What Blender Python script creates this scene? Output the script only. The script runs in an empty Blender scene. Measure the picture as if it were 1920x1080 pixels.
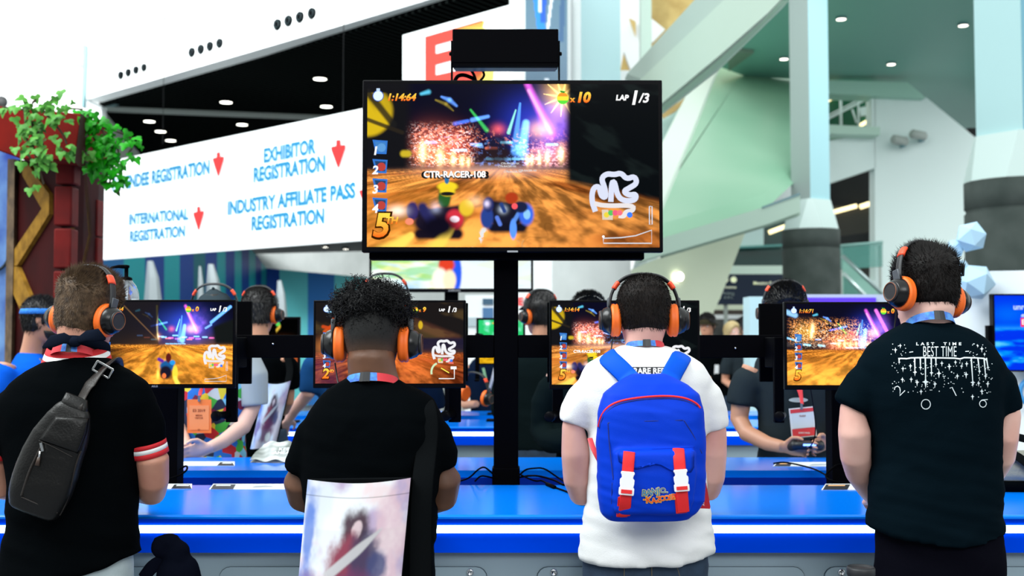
import bpy, bmesh, math, random
import numpy as np
from mathutils import Vector, Matrix, Euler, noise
PI = math.pi
scene = bpy.context.scene
COL = scene.collection
# ------------------------------------------------------------------ camera, world, light, exposure
F = 40.0 / 36.0 * 1920
CAMZ = 1.55
TILT = math.atan(100 / F)
cd = bpy.data.cameras.new('camera'); cam = bpy.data.objects.new('camera', cd); COL.objects.link(cam)
cam.location = (0, 0, CAMZ); cam.rotation_euler = (PI / 2 + TILT, 0, 0)
cd.lens = 40; cd.sensor_width = 36; cd.clip_end = 300
cd.dof.use_dof = True; cd.dof.focus_distance = 3.5; cd.dof.aperture_fstop = 3.5
scene.camera = cam
w = bpy.data.worlds.new('sky_daylight'); scene.world = w; w.use_nodes = True
bg = w.node_tree.nodes['Background']; bg.inputs[0].default_value = (0.93, 1.0, 0.99, 1); bg.inputs[1].default_value = 0.95
def lamp(name, kind, loc, energy, color=(1, 1, 1), size=1, size_y=None, target=None):
    l = bpy.data.lights.new(name, kind); l.energy = energy; l.color = color
    if kind == 'AREA':
        l.size = size
        if size_y: l.shape = 'RECTANGLE'; l.size_y = size_y
    o = bpy.data.objects.new(name, l); COL.objects.link(o); o.location = loc
    if target: o.rotation_euler = (Vector(target) - Vector(loc)).to_track_quat('-Z', 'Y').to_euler()
    return o
lamp('skylight_left', 'AREA', (-7, 2, 11), 1500, (0.95, 1, 1), 8, 6, (0, 5, 1))
lamp('fascia_fill', 'AREA', (-9, 12, 13), 1700, (0.97, 1, 1), 7, 5, (-9, 27, 9)).data.spread = math.radians(75)  # added fill, aimed to brighten the white fascia
lamp('right_wall_fill', 'AREA', (7, 15, 12), 170, (0.95, 1, 1), 6, 5, (11, 32, 4)).data.spread = math.radians(70)  # added fill that brightens the tall white wall
lamp('hall_daylight', 'AREA', (3, -8, 8), 500, (1, 1, 1), 8, 4, (0, 4, 1.2))
vs = scene.view_settings
vs.view_transform = 'Standard'; vs.look = 'None'; vs.gamma = 1.0; vs.use_curve_mapping = False
vs.exposure = 0.35
# ------------------------------------------------------------------ pixel rays (1920 x 1080) to points in the hall
ct, st = math.cos(TILT), math.sin(TILT)
def ray(px, py):
    a = (px - 960) / F; b = (540 - py) / F
    return Vector((a, ct - b * st, st + b * ct))
def P(px, py, d):
    r = ray(px, py); return Vector((0, 0, CAMZ)) + r * (d / r.y)
def HP(z): return (Vector((0, 0, z)), Vector((0, 0, 1)))
def VP(a, b):
    A = P(a[0], 640, a[1]); B = P(b[0], 640, b[1]); n = (B - A).cross(Vector((0, 0, 1))).normalized(); return (A, n)
def FP3(a, b, c): return (a, (b - a).cross(c - a).normalized())
def on(px, py, pl):
    r = ray(px, py); o = Vector((0, 0, CAMZ)); t = (pl[0] - o).dot(pl[1]) / r.dot(pl[1]); return o + r * t
# ------------------------------------------------------------------ materials
MATS = {}
def mat(name, col=(.8, .8, .8), rough=.5, metal=0, emit=None, es=1, noise_=None, bump=None, spec=.5, coat=0, trans=0, sheen=0, vcol=False, alpha=1):
    if name in MATS: return MATS[name]
    m = bpy.data.materials.new(name); m.use_nodes = True; nt = m.node_tree; n = nt.nodes; b = n['Principled BSDF']
    b.inputs['Base Color'].default_value = (*col, 1); b.inputs['Roughness'].default_value = rough; b.inputs['Metallic'].default_value = metal
    b.inputs['Specular IOR Level'].default_value = spec; b.inputs['Coat Weight'].default_value = coat; b.inputs['Sheen Weight'].default_value = sheen
    b.inputs['Transmission Weight'].default_value = trans
    if alpha < 1: b.inputs['Alpha'].default_value = alpha
    tc = n.new('ShaderNodeTexCoord')
    if noise_:
        sc, c2, det = noise_[:3]
        t = n.new('ShaderNodeTexNoise'); t.inputs['Scale'].default_value = sc; t.inputs['Detail'].default_value = det
        mp = n.new('ShaderNodeMapping'); nt.links.new(tc.outputs['Object'], mp.inputs[0]); nt.links.new(mp.outputs[0], t.inputs['Vector'])
        if len(noise_) > 3: mp.inputs['Scale'].default_value = noise_[3]
        r = n.new('ShaderNodeValToRGB'); r.color_ramp.elements[0].position = .35; r.color_ramp.elements[1].position = .68
        r.color_ramp.elements[0].color = (*col, 1); r.color_ramp.elements[1].color = (*c2, 1)
        nt.links.new(t.outputs[0], r.inputs[0]); nt.links.new(r.outputs[0], b.inputs['Base Color'])
    if bump:
        sc, strength = bump[:2]
        t = n.new('ShaderNodeTexNoise'); t.inputs['Scale'].default_value = sc; t.inputs['Detail'].default_value = 4
        mp = n.new('ShaderNodeMapping'); nt.links.new(tc.outputs['Object'], mp.inputs[0]); nt.links.new(mp.outputs[0], t.inputs['Vector'])
        if len(bump) > 2: mp.inputs['Scale'].default_value = bump[2]
        bp = n.new('ShaderNodeBump'); bp.inputs['Strength'].default_value = strength; bp.inputs['Distance'].default_value = .01
        nt.links.new(t.outputs[0], bp.inputs['Height']); nt.links.new(bp.outputs[0], b.inputs['Normal'])
    if vcol:
        a = n.new('ShaderNodeVertexColor'); a.layer_name = 'Col'; nt.links.new(a.outputs[0], b.inputs['Base Color'])
    if emit:
        b.inputs['Emission Color'].default_value = (*emit, 1); b.inputs['Emission Strength'].default_value = es
    MATS[name] = m; return m
def screen_mat(name, s):
    m = bpy.data.materials.new(name); m.use_nodes = True; nt = m.node_tree; n = nt.nodes; n.clear()
    a = n.new('ShaderNodeVertexColor'); a.layer_name = 'Col'; e = n.new('ShaderNodeEmission'); e.inputs[1].default_value = s
    g = n.new('ShaderNodeBsdfGlossy'); g.inputs[0].default_value = (.004, .004, .004, 1); g.inputs[1].default_value = .15
    ad = n.new('ShaderNodeAddShader'); o = n.new('ShaderNodeOutputMaterial')
    nt.links.new(a.outputs[0], e.inputs[0]); nt.links.new(e.outputs[0], ad.inputs[0]); nt.links.new(g.outputs[0], ad.inputs[1]); nt.links.new(ad.outputs[0], o.inputs[0])
    MATS[name] = m; return m
def lin(r, g, b): return tuple((x / 255 / 12.92 if x <= 10 else ((x / 255 + .055) / 1.055) ** 2.4) for x in (r, g, b))
# ------------------------------------------------------------------ objects
def origin(o):
    v = Vector()
    while o: v += o.location; o = o.parent
    return v
def tag(o, label, cat, group=None, kind=None):
    o['label'] = label; o['category'] = cat
    if group: o['group'] = group
    if kind: o['kind'] = kind
    return o
def thing(name, label, cat, loc=(0, 0, 0), group=None):
    o = bpy.data.objects.new(name, None); COL.objects.link(o); o.location = loc; o.empty_display_size = .1
    return tag(o, label, cat, group)
class MB:
    def __init__(s): s.v = []; s.f = []; s.mi = []; s.c = []; s.sm = []
    def add(s, vs, fs, mi=0, col=None, smooth=False):
        b = len(s.v); s.v += [tuple(v) for v in vs]
        s.c += [col or (1, 1, 1)] * len(vs) if (not col or not isinstance(col[0], (tuple, list))) else list(col)
        for f in fs: s.f.append(tuple(b + i for i in f)); s.mi.append(mi); s.sm.append(smooth)
        return s
    def box(s, lo, hi, mi=0, col=None):
        x0, y0, z0 = lo; x1, y1, z1 = hi
        return s.add([(x0, y0, z0), (x1, y0, z0), (x1, y1, z0), (x0, y1, z0), (x0, y0, z1), (x1, y0, z1), (x1, y1, z1), (x0, y1, z1)],
                     [(0, 3, 2, 1), (4, 5, 6, 7), (0, 1, 5, 4), (1, 2, 6, 5), (2, 3, 7, 6), (3, 0, 4, 7)], mi, col)
    def obox(s, c, ax, ay, az, mi=0, col=None):
        c = Vector(c); ax = Vector(ax); ay = Vector(ay); az = Vector(az)
        v = [c + a * ax + b * ay + d * az for d in (-1, 1) for a, b in ((-1, -1), (1, -1), (1, 1), (-1, 1))]
        return s.add(v, [(0, 3, 2, 1), (4, 5, 6, 7), (0, 1, 5, 4), (1, 2, 6, 5), (2, 3, 7, 6), (3, 0, 4, 7)], mi, col)
    def prism(s, pts, ext, mi=0, col=None):
        ext = Vector(ext); n = len(pts); v = [Vector(p) for p in pts]; v += [p + ext for p in v]
        return s.add(v, [tuple(range(n)), tuple(range(2 * n - 1, n - 1, -1))] + [(i, i + n, (i + 1) % n + n, (i + 1) % n) for i in range(n)], mi, col)
    def loft(s, rings, cap=True, mi=0, col=None, smooth=True):
        n = len(rings[0]); v = [p for r in rings for p in r]; fs = []
        for k in range(len(rings) - 1):
            for i in range(n):
                a = k * n + i; b = k * n + (i + 1) % n; fs.append((a, b, b + n, a + n))
        if cap: fs.append(tuple(range(n - 1, -1, -1))); fs.append(tuple(range((len(rings) - 1) * n, len(rings) * n)))
        return s.add(v, fs, mi, col, smooth)
    def tube(s, path, r, n=10, mi=0, col=None, flat=None, up=None, cap=True):
        path = [Vector(p) for p in path]; L = len(path); rings = []; prev = None
        for i, p in enumerate(path):
            t = (path[min(i + 1, L - 1)] - path[max(i - 1, 0)])
            t = t.normalized() if t.length > 1e-9 else Vector((0, 0, 1))
            if up is not None: a = (Vector(up) - t * Vector(up).dot(t))
            elif prev is None: a = Vector((0, 0, 1)) - t * t.z if abs(t.z) < .9 else Vector((1, 0, 0)) - t * t.x
            else: a = prev - t * prev.dot(t)
            if a.length < 1e-6: a = t.orthogonal()
            a.normalize(); prev = a; b = t.cross(a)
            rr = r[i] if isinstance(r, (list, tuple)) else r; fl = flat if flat is not None else 1.0
            rings.append([p + a * (rr * math.cos(2 * PI * k / n)) + b * (rr * fl * math.sin(2 * PI * k / n)) for k in range(n)])
        return s.loft(rings, cap, mi, col)
    def lathe(s, base, axis, prof, n=24, mi=0, col=None, smooth=True, cap=True):
        base = Vector(base); ax = Vector(axis).normalized(); u = ax.orthogonal().normalized(); w = ax.cross(u)
        rings = [[base + ax * h + (u * math.cos(2 * PI * k / n) + w * math.sin(2 * PI * k / n)) * max(r, 1e-4) for k in range(n)] for r, h in prof]
        return s.loft(rings, cap, mi, col, smooth)
    def ball(s, c, r, n=12, m=8, mi=0, col=None):
        r = (r, r, r) if not hasattr(r, '__len__') else r
        rings = []
        for j in range(m + 1):
            t = -PI / 2 + PI * (j if 0 < j < m else (.02 if j == 0 else m - .02)) / m
            rings.append([(c[0] + r[0] * math.cos(t) * math.cos(2 * PI * k / n), c[1] + r[1] * math.cos(t) * math.sin(2 * PI * k / n), c[2] + r[2] * math.sin(t)) for k in range(n)])
        return s.loft(rings, True, mi, col)
    def grid(s, fn, nu, nv, mi=0, cols=None, smooth=True):
        v = [fn(i / nu, j / nv) for j in range(nv + 1) for i in range(nu + 1)]
        f = [(j * (nu + 1) + i, j * (nu + 1) + i + 1, (j + 1) * (nu + 1) + i + 1, (j + 1) * (nu + 1) + i) for j in range(nv) for i in range(nu)]
        return s.add(v, f, mi, cols, smooth)
    def mesh(s, name, off=Vector()):
        me = bpy.data.meshes.new(name); me.from_pydata([(v[0] - off[0], v[1] - off[1], v[2] - off[2]) for v in s.v], [], s.f); me.update()
        me.polygons.foreach_set('material_index', s.mi); me.polygons.foreach_set('use_smooth', s.sm)
        if any(c != (1, 1, 1) for c in s.c):
            a = me.color_attributes.new('Col', 'FLOAT_COLOR', 'POINT'); a.data.foreach_set('color', np.array([(*c, 1) for c in s.c], dtype=np.float32).ravel())
        return me
    def build(s, name, mats, parent=None, bevel=0, autosmooth=False, center=False):
        mats = mats if isinstance(mats, (list, tuple)) else [mats]
        off = origin(parent) if parent else Vector()
        loc = Vector()
        if parent is None and center:
            a = np.array(s.v); loc = Vector(((a[:, 0].min() + a[:, 0].max()) / 2, (a[:, 1].min() + a[:, 1].max()) / 2, a[:, 2].min())); off = loc
        me = s.mesh(name, off)
        for m in mats: me.materials.append(m)
        o = bpy.data.objects.new(name, me); COL.objects.link(o); o.location = loc
        if parent: o.parent = parent
        if bevel:
            b = o.modifiers.new('bevel', 'BEVEL'); b.width = bevel; b.segments = 2; b.limit_method = 'ANGLE'
            me.polygons.foreach_set('use_smooth', [True] * len(me.polygons))
            b.harden_normals = False
            try: me.set_sharp_from_angle(angle=math.radians(40))
            except Exception: pass
        return o
def from_mesh(name, me, mats, parent=None, off=None):
    me.name = name
    off = off if off is not None else (origin(parent) if parent else Vector())
    me.transform(Matrix.Translation(-off)); me.materials.clear()
    for m in (mats if isinstance(mats, (list, tuple)) else [mats]): me.materials.append(m)
    o = bpy.data.objects.new(name, me); COL.objects.link(o)
    if parent: o.parent = parent
    return o
def struct(name, mb, mats, label=None, cat=None, parent=None, bevel=0):
    o = mb.build(name, mats, parent, bevel)
    if parent is None:
        o['kind'] = 'structure'; o['label'] = label or name.replace('_', ' '); o['category'] = cat or 'structure'
    return o
def fuse(mb, voxel, smooth=6, disp=None):
    me = mb.mesh('tmp'); o = bpy.data.objects.new('tmp', me); COL.objects.link(o)
    r = o.modifiers.new('r', 'REMESH'); r.mode = 'VOXEL'; r.voxel_size = voxel; r.use_smooth_shade = True
    if smooth: q = o.modifiers.new('s', 'SMOOTH'); q.factor = .5; q.iterations = smooth
    dg = bpy.context.evaluated_depsgraph_get(); dg.update()
    out = bpy.data.meshes.new_from_object(o.evaluated_get(dg)); bpy.data.objects.remove(o); bpy.data.meshes.remove(me)
    if disp:
        n = len(out.vertices); co = np.empty(n * 3, dtype=np.float32); no = np.empty(n * 3, dtype=np.float32)
        out.vertices.foreach_get('co', co); out.vertices.foreach_get('normal', no); co = co.reshape(-1, 3); no = no.reshape(-1, 3)
        co += no * disp(co, no)[:, None]; out.vertices.foreach_set('co', co.ravel()); out.update()
    out.polygons.foreach_set('use_smooth', [True] * len(out.polygons))
    return out
_tx = {}
def text_geo(txt, size=1.0, shear=0.0, bold=0.0, align='CENTER', sx=1.0, space=1.0):
    key = (txt, size, shear, bold, align, sx, space)
    if key in _tx: return _tx[key]
    cu = bpy.data.curves.new('t', 'FONT'); cu.body = txt; cu.size = size; cu.shear = shear; cu.offset = bold; cu.align_x = align; cu.align_y = 'CENTER'; cu.space_character = space; cu.resolution_u = 3
    o = bpy.data.objects.new('t', cu); COL.objects.link(o); dg = bpy.context.evaluated_depsgraph_get(); dg.update()
    me = bpy.data.meshes.new_from_object(o.evaluated_get(dg)); bpy.data.objects.remove(o)
    v = [(p.co.x * sx, p.co.y) for p in me.vertices]; f = [tuple(q.vertices) for q in me.polygons]; bpy.data.meshes.remove(me)
    _tx[key] = (v, f); return v, f
def put_text(mb, txt, mp, size, col=None, mi=0, **k):
    v, f = text_geo(txt, size, **k)
    cols = [col(x, y) for x, y in v] if callable(col) else ([col] * len(v) if col else None)
    mb.add([mp(x, y) for x, y in v], f, mi, cols)
def sstep(a, b, x):
    t = np.clip((x - a) / (b - a + 1e-12), 0, 1); return t * t * (3 - 2 * t)
def vnoise(x, y, seed=0):
    xi = np.floor(x).astype(np.int64); yi = np.floor(y).astype(np.int64); fx = x - xi; fy = y - yi
    def h(a, b):
        n = (a * 374761393 + b * 668265263 + seed * 982451653) & 0x7fffffff
        n = ((n ^ (n >> 13)) * 1274126177) & 0x7fffffff
        return ((n ^ (n >> 16)) & 0xffff) / 65535.0
    fx = fx * fx * (3 - 2 * fx); fy = fy * fy * (3 - 2 * fy)
    return (h(xi, yi) * (1 - fx) + h(xi + 1, yi) * fx) * (1 - fy) + (h(xi, yi + 1) * (1 - fx) + h(xi + 1, yi + 1) * fx) * fy
def fbm(x, y, seed=0, o=4):
    s = 0; a = .5
    for i in range(o): s = s + a * vnoise(x * 2 ** i, y * 2 ** i, seed + i); a *= .5
    return s / (1 - .5 ** o)
# ------------------------------------------------------------------ the hall
M_white = mat('white_paint', (.86, .92, .92), .6)
M_bright = mat('bright_white_panel', (.95, .98, .98), .6)
M_mint = mat('mint_white_paint', (.66, .84, .74), .55, noise_=(.25, (.72, .87, .76), 2))
M_cream = mat('cream_paint', (.80, .88, .68), .5)
M_soffit = mat('soffit_green_shading', (.21, .48, .40), .5, spec=.2)  # pale soffit; green shading from the light put into its colour
M_teal = mat('teal_grey_metal', (.16, .30, .33), .5)
M_grey = mat('grey_plaster', (.42, .47, .44), .7)
M_conc = mat('raw_concrete', (.034, .048, .043), .85, noise_=(3, (.058, .074, .068), 5), bump=(8, .2))
M_conclight = mat('pale_concrete', (.46, .49, .48), .8, noise_=(1.5, (.56, .59, .58), 5))
M_dark = mat('dark_void_paint', (.004, .005, .006), .7)
M_black = mat('black_powder_coat', (.0016, .0016, .0024), .6, spec=.02)
M_blackg = mat('black_gloss_plastic', (.002, .002, .003), .4, spec=.06)
M_wood = mat('honey_timber_ceiling', (.55, .36, .11), .5, noise_=(2, (.75, .55, .2), 4, (1, 8, 1)))
M_paleblue = mat('post_shading_blue', (.42, .72, .78), .5)
M_floor = mat('grey_carpet', (.16, .17, .19), .9, noise_=(40, (.2, .21, .23), 3))
M_bwall = mat('booth_white', (.86, .93, .97), .4)
def poly(name, pts, pl, ext, m, label=None, cat=None):
    def pt(x, y):
        p = on(x, y, pl)
        if y == 640: p = Vector((p.x, p.y, 0))
        return p
    mb = MB(); mb.prism([pt(x, y) for x, y in pts], ext); return struct(name, mb, m, label, cat)
mb = MB(); mb.box((-30, -12, -.2), (34, 62, 0)); struct('floor', mb, M_floor, 'grey hall floor', 'floor')
mb = MB(); mb.box((-16, -9.4, 0), (18, -9, 6)); struct('wall_light_block', mb, mat('dim_grey_light_block', (.10, .11, .12), .8), 'unseen dim wall added behind the camera to cut light', 'wall')  # unseen wall, added to cut the light from behind the camera
# left: white fascia running towards us over a black ceiling
FA = VP((160, 30), (802, 21.5))
fd = Vector((FA[1].y, -FA[1].x, 0)); fn = FA[1] if FA[1].y > 0 else -FA[1]
poly('wall_left', [(160, 187), (802, 0), (1010, -61), (1010, -330), (160, -190)], FA, fn * .45, M_bright, 'white fascia with round vents above the dark ceiling', 'wall')
poly('trim_1', [(186, 193), (480, 105), (830, 0), (1010, -54), (1010, -46), (850, 3), (480, 117), (188, 203)], (FA[0] + fn * .8, FA[1]), fn * .15, M_teal, 'teal metal rail under the white fascia', 'trim')
poly('trim_2', [(188, 72), (390, -1), (390, 1.5), (188, 74.5)], (FA[0] - fn * .12, FA[1]), fn * .1, M_mint, 'thin rail on top of the white fascia', 'trim')
C8 = HP(8.0)
M_slat = mat('black_slatted_ceiling', (.004, .0045, .005), .9, spec=.0)
nt = M_slat.node_tree; n = nt.nodes
tc = n.new('ShaderNodeTexCoord'); mp = n.new('ShaderNodeMapping'); wv = n.new('ShaderNodeTexWave'); cr = n.new('ShaderNodeValToRGB')
mp.inputs['Rotation'].default_value = (0, 0, math.atan2(9.8, 8.8) - PI / 4 + .6); wv.inputs['Scale'].default_value = 1.6; wv.wave_profile = 'TRI'
cr.color_ramp.elements[0].position = .55; cr.color_ramp.elements[0].color = (.0012, .0014, .0016, 1); cr.color_ramp.elements[1].color = (.022, .028, .026, 1)
nt.links.new(tc.outputs['Object'], mp.inputs[0]); nt.links.new(mp.outputs[0], wv.inputs[0]); nt.links.new(wv.outputs[0], cr.inputs[0]); nt.links.new(cr.outputs[0], n['Principled BSDF'].inputs['Base Color'])
mb = MB(); mb.prism([on(*p, C8) for p in ((186, 200), (262, 290), (380, 415), (1010, 415), (1010, -46), (480, 114))], (0, 0, .4)); struct('ceiling', mb, M_slat, 'black slatted ceiling over the registration area', 'ceiling')
mb = MB(); a = on(197, 206, HP(7.9)); b = on(700, 226, HP(7.9)); mb.prism([a, b, b + Vector((0, .05, .22)), a + Vector((0, .05, .22))], (0, .3, 0)); struct('trim_3', mb, M_grey, 'pale grey beam crossing the dark ceiling', 'trim')
poly('wall_pillar', [(157, 183), (190, 198), (190, 640), (157, 640)], VP((157, 30.2), (190, 30.6)), (0, .4, 0), M_white, 'white pillar below the fascia end', 'wall')
poly('wall_side', [(188, 200), (262, 288), (262, 640), (188, 640)], VP((188, 31.2), (262, 39.3)), (-.3, 0, 0), M_grey, 'grey wall at the end of the dark ceiling', 'wall')
poly('wall_far_left', [(-260, -30), (158, 105), (158, 640), (-260, 640)], VP((-260, 30), (158, 32)), (0, .3, 0), M_bright, 'bright white wall far left', 'wall')
poly('trim_4', [(-120, 33), (158, 105), (158, 114), (-120, 43)], VP((-120, 28.6), (158, 31.5)), (0, .3, 0), M_mint, 'pale beam edge across the far left wall', 'trim')
poly('trim_5', [(156, 84), (161, 84), (156, 200), (151, 200)], VP((150, 29.6), (162, 29.6)), (0, .2, 0), M_teal, 'thin dark downpipe at the fascia corner', 'trim')
mb = MB(); mb.lathe(P(-25, 195, 24) - Vector((.4, 0, 0)), (1, .35, .0), [(.42, 0), (.55, .1), (.6, .35), (.55, .62), (.4, .82), (.12, .95)], 24)
t = mb.build('white_dome', M_bright); tag(t, 'big rounded white dome at the far left edge above the ivy', 'lamp')  # plain rounded white dome
mb = MB(); mb.lathe(P(3, 192, 23.2), (.3, -1, 0), [(.12, 0), (.13, .06), (.1, .1)], 16); mb.build('lens', M_dark, t)
# round vents in the fascia, three rows of four
FV = (FA[0] - fn * .02, FA[1]); k = 0
vent0 = None
for grp, (xs, y0, y1, r) in enumerate([((227, 241, 255.5, 270.5), 141, 126.5, 5.4), ((360, 377, 394, 412), 98, 81, 6.6), ((520.5, 541, 562.5, 585), 46, 25, 7.6)]):
    for i, x in enumerate(xs):
        c = on(x, y0 + (y1 - y0) * i / 3, FV); d = c.y; R = r * 1.45 * d / F
        t = thing('air_vent', '%s round black vent in the %s row of four on the fascia' % (('leftmost', 'second', 'third', 'rightmost')[i], ('lowest', 'middle', 'highest')[grp]), 'vent', c, 'round vents in the white fascia')
        nn = -fn
        m1 = MB(); m1.lathe(c, nn, [(R, -.05), (R, .03), (R * .85, .05), (R * .8, .025), (R * .5, .022), (R * .5, .04), (R * .3, .04), (.01, .045)], 24); m1.build('louvre', M_black, t)
        m2 = MB(); m2.lathe(c + nn * .02, nn, [(R * .68, 0), (R * .68, .02), (R * .6, .02), (R * .6, 0), (R * .68, 0)], 24, cap=False); m2.build('ring', mat('vent_ring_dark', (.02, .045, .05), .5), t)
# downlights
M_dl = mat('downlight_glow', (1, 1, 1), .5, emit=(1, .97, .86), es=6)
M_dl2 = mat('downlight_glow_warm', (1, 1, 1), .5, emit=(1, .93, .8), es=4)
def downlight(px, py, pl, r, label, grp, m=M_dl, rim=M_black):
    c = on(px, py, pl); t = thing('downlight', label, 'light', c, grp); nn = pl[1] if pl[1].dot(Vector((0, -.4, -1))) > 0 else -pl[1]
    a = MB(); a.lathe(c - nn * .02, nn, [(r, 0), (r, .05), (.01, .055)], 20); a.build('lens', m, t)
    a = MB(); a.lathe(c - nn * .02, nn, [(r * 1.0, 0), (r * 1.2, .03), (r * 1.0, .055), (r * 1.0, 0)], 20, cap=False); a.build('rim', rim, t)
for px, py, lb in ((600, 146, 'highest downlight in the black slatted ceiling'), (612, 198, 'downlight just above the registration sign near its top edge'), (424, 190, 'downlight just above the pale beam in the black ceiling'),
                   (454, 232, 'downlight below the pale beam, right of the three in a row'), (280, 226, 'topmost of three downlights in a diagonal row by the ivy'), (301, 245, 'middle of three downlights in a diagonal row by the ivy'), (320, 262, 'lowest of three downlights in a diagonal row by the ivy')):
    downlight(px, py, HP(7.98), .16, lb, 'downlights in the black ceiling')
# registration area: striped wall, grey wall, low dark soffit
xs = [150, 183, 232, 272, 308, 337, 363, 385, 407, 423, 440, 453, 467, 479, 490, 499, 524, 577, 627, 700]
cs = [0, 0, 2, 1, 2, 1, 3, 1, 2, 1, 2, 1, 2, 1, 2, 1, 4, 5, 4]
stripe = [mat('stripe_mid_blue', lin(0, 92, 150), .5), mat('stripe_navy', lin(0, 52, 132), .5), mat('stripe_teal', lin(20, 146, 154), .5), mat('stripe_dark_teal', lin(0, 92, 104), .5), mat('stripe_aqua', lin(92, 186, 188), .5), mat('stripe_soft_blue', lin(38, 104, 170), .5)]
S1 = VP((150, 19.4), (499, 27)); S2 = VP((499, 27), (700, 26))
mb = MB()
top = lambda x: 430 if x < 440 else 430 + (x - 440) * 1.24 if x < 499 else 503 + (x - 499) * .09
for i, c in enumerate(cs):
    a, b = xs[i], xs[i + 1]; pl = S1 if b <= 499 else S2
    mb.prism([on(a, 760, pl), on(b, 760, pl), on(b, top(b), pl), on(a, top(a), pl)], (0, .12, 0), c)
struct('wall_striped', mb, stripe, 'wall of vertical blue, navy and teal stripes behind the booth', 'wall')
mb = MB(); mb.prism([on(140, 745, VP((140, 26), (700, 33))), on(700, 745, VP((140, 26), (700, 33))), on(700, 380, VP((140, 26), (700, 33))), on(140, 300, VP((140, 26), (700, 33)))], (0, .2, 0)); struct('wall_grey', mb, M_conclight, 'plain grey wall above the blue stripes', 'wall')
LS = HP(3.8)
mb = MB(); mb.prism([on(440, 477, LS), on(720, 470, LS), on(760, 428, LS), on(440, 440, LS)], (0, 0, .4)); struct('ceiling_low', mb, M_teal if False else mat('charcoal_soffit', (.03, .035, .04), .6), 'low charcoal soffit behind the registration sign', 'ceiling')
for px, py, lb in ((610, 461, 'left of two small downlights under the registration sign'), (648, 465, 'right of two small downlights under the registration sign')): downlight(px, py, HP(3.79), .075, lb, 'downlights in the low soffit')
# pale crystal shapes in front of the stripes
M_cry = mat('grey_white_crystal', (.40, .45, .47), .6)
for i, (x, yt, yb, wd, lb) in enumerate([(284, 489, 566, 18, 'pale faceted crystal shape right of the pump bottle'), (374, 499, 566, 7, 'slim pale crystal right beside the broader one on the striped wall'), (398, 495, 566, 17, 'broad pale crystal shape above the dark cap'), (526, 526, 640, 12, 'tall thin pale crystal spire before the aqua stripe')]):
    pl = VP((100, 18.5), (600, 24)); a = on(x, 760, pl); zt = on(x, yt, pl).z; r = wd * a.y / F
    mb = MB(); rr = lambda z, s, o: [(a.x + o + s * r * math.cos(k * PI / 3 + .3), a.y + s * r * .8 * math.sin(k * PI / 3 + .3), z) for k in range(6)]
    mb.loft([rr(0, 1, 0), rr(zt * .75, .92, 0), rr(zt * .9, .66, -.1 * r), rr(zt, .3, -.35 * r)], smooth=False); t = mb.build('crystal_prop', M_cry); tag(t, lb, 'prop', 'crystal shapes on the striped wall')
# registration sign
M_sign = mat('sign_face_white_glow', (.9, .95, .97), .5, emit=(.93, 1, 1), es=.75)  # own glow added to the white sign and banner faces
M_sb = mat('sign_blue_print', lin(22, 150, 205), .6); M_sr = mat('sign_red_print', lin(245, 50, 52), .6)
A1, A2 = P(183, 487, 17.3), P(183, 307, 17.3); 
dR = 17.3 * 180 / 246 * 1.0
B1, B2 = P(720, 446.5, 12.55), P(720, 195, 12.55)
sx_, sz_ = (B1 - A1), (A2 - A1)
sn = sx_.cross(sz_).normalized(); sn = sn if sn.y < 0 else -sn
SPL = FP3(A1, B1, A2)
t = thing('registration_sign', 'wide white hanging sign with blue registration directions and red arrows', 'sign', A1)
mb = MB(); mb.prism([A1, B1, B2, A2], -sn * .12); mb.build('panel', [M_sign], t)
SP2 = (SPL[0] + sn * .015, SPL[1])
def sline(txt, x0, y0, x1, y1, hpx, fit=True):
    a = on(x0, y0, SP2); b = on(x1, y1, SP2); u = (b - a); L = u.length; u.normalize()
    v_, f_ = text_geo(txt, 1, 0, .05); wtx = max(p[0] for p in v_) - min(p[0] for p in v_); h = hpx * a.lerp(b, .5).y / F; up = Vector((0, 0, 1)); s = h / .7
    c = (a + b) / 2; kx = L / wtx
    mb = MB(); mb.add([c + u * (x * kx) + up * (y * s) for x, y in v_], f_); mb.build('lettering', M_sb, t)
sline('ATTENDEE REGISTRATION', 210, 348, 394, 314, 24); sline('EXHIBITOR', 493, 294, 591, 275, 26); sline('REGISTRATION', 475, 330, 610, 307, 27)
sline('INTERNATIONAL', 241, 413, 353, 402, 20); sline('REGISTRATION', 243, 445, 347, 434, 20); sline('INDUSTRY AFFILIATE PASS', 426, 392, 666, 358, 26); sline('REGISTRATION', 471, 421, 608, 406, 26)
def arrow(x, y0, y1, wd):
    mb = MB(); hh = y1 - y0
    mb.prism([on(px, py, (SPL[0] + sn * .012, SPL[1])) for px, py in ((x - wd * .28, y0 + 1), (x + wd * .28, y0), (x + wd * .3, y0 + hh * .2), (x + wd, y0 + hh * .18), (x + wd, y0 + hh * .3), (x + wd * .1, y1 - 2), (x - wd * .05, y1), (x - wd, y0 + hh * .36), (x - wd, y0 + hh * .25), (x - wd * .3, y0 + hh * .22))], sn * .01)
    mb.build('arrow', M_sr, t)
arrow(410, 285, 331, 10); arrow(635, 262, 315, 13); arrow(373, 387, 432, 9.5); arrow(688, 345, 392, 13)
for x in (300, 640):
    mb = MB(); c = on(x, 480, SPL); zt = c.z + (1.6); mb.tube([(c.x, c.y + .05, zt), (c.x, c.y + .05, 8.1)], .004, 6); mb.build('hanging_cable', M_dark, t)
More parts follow.
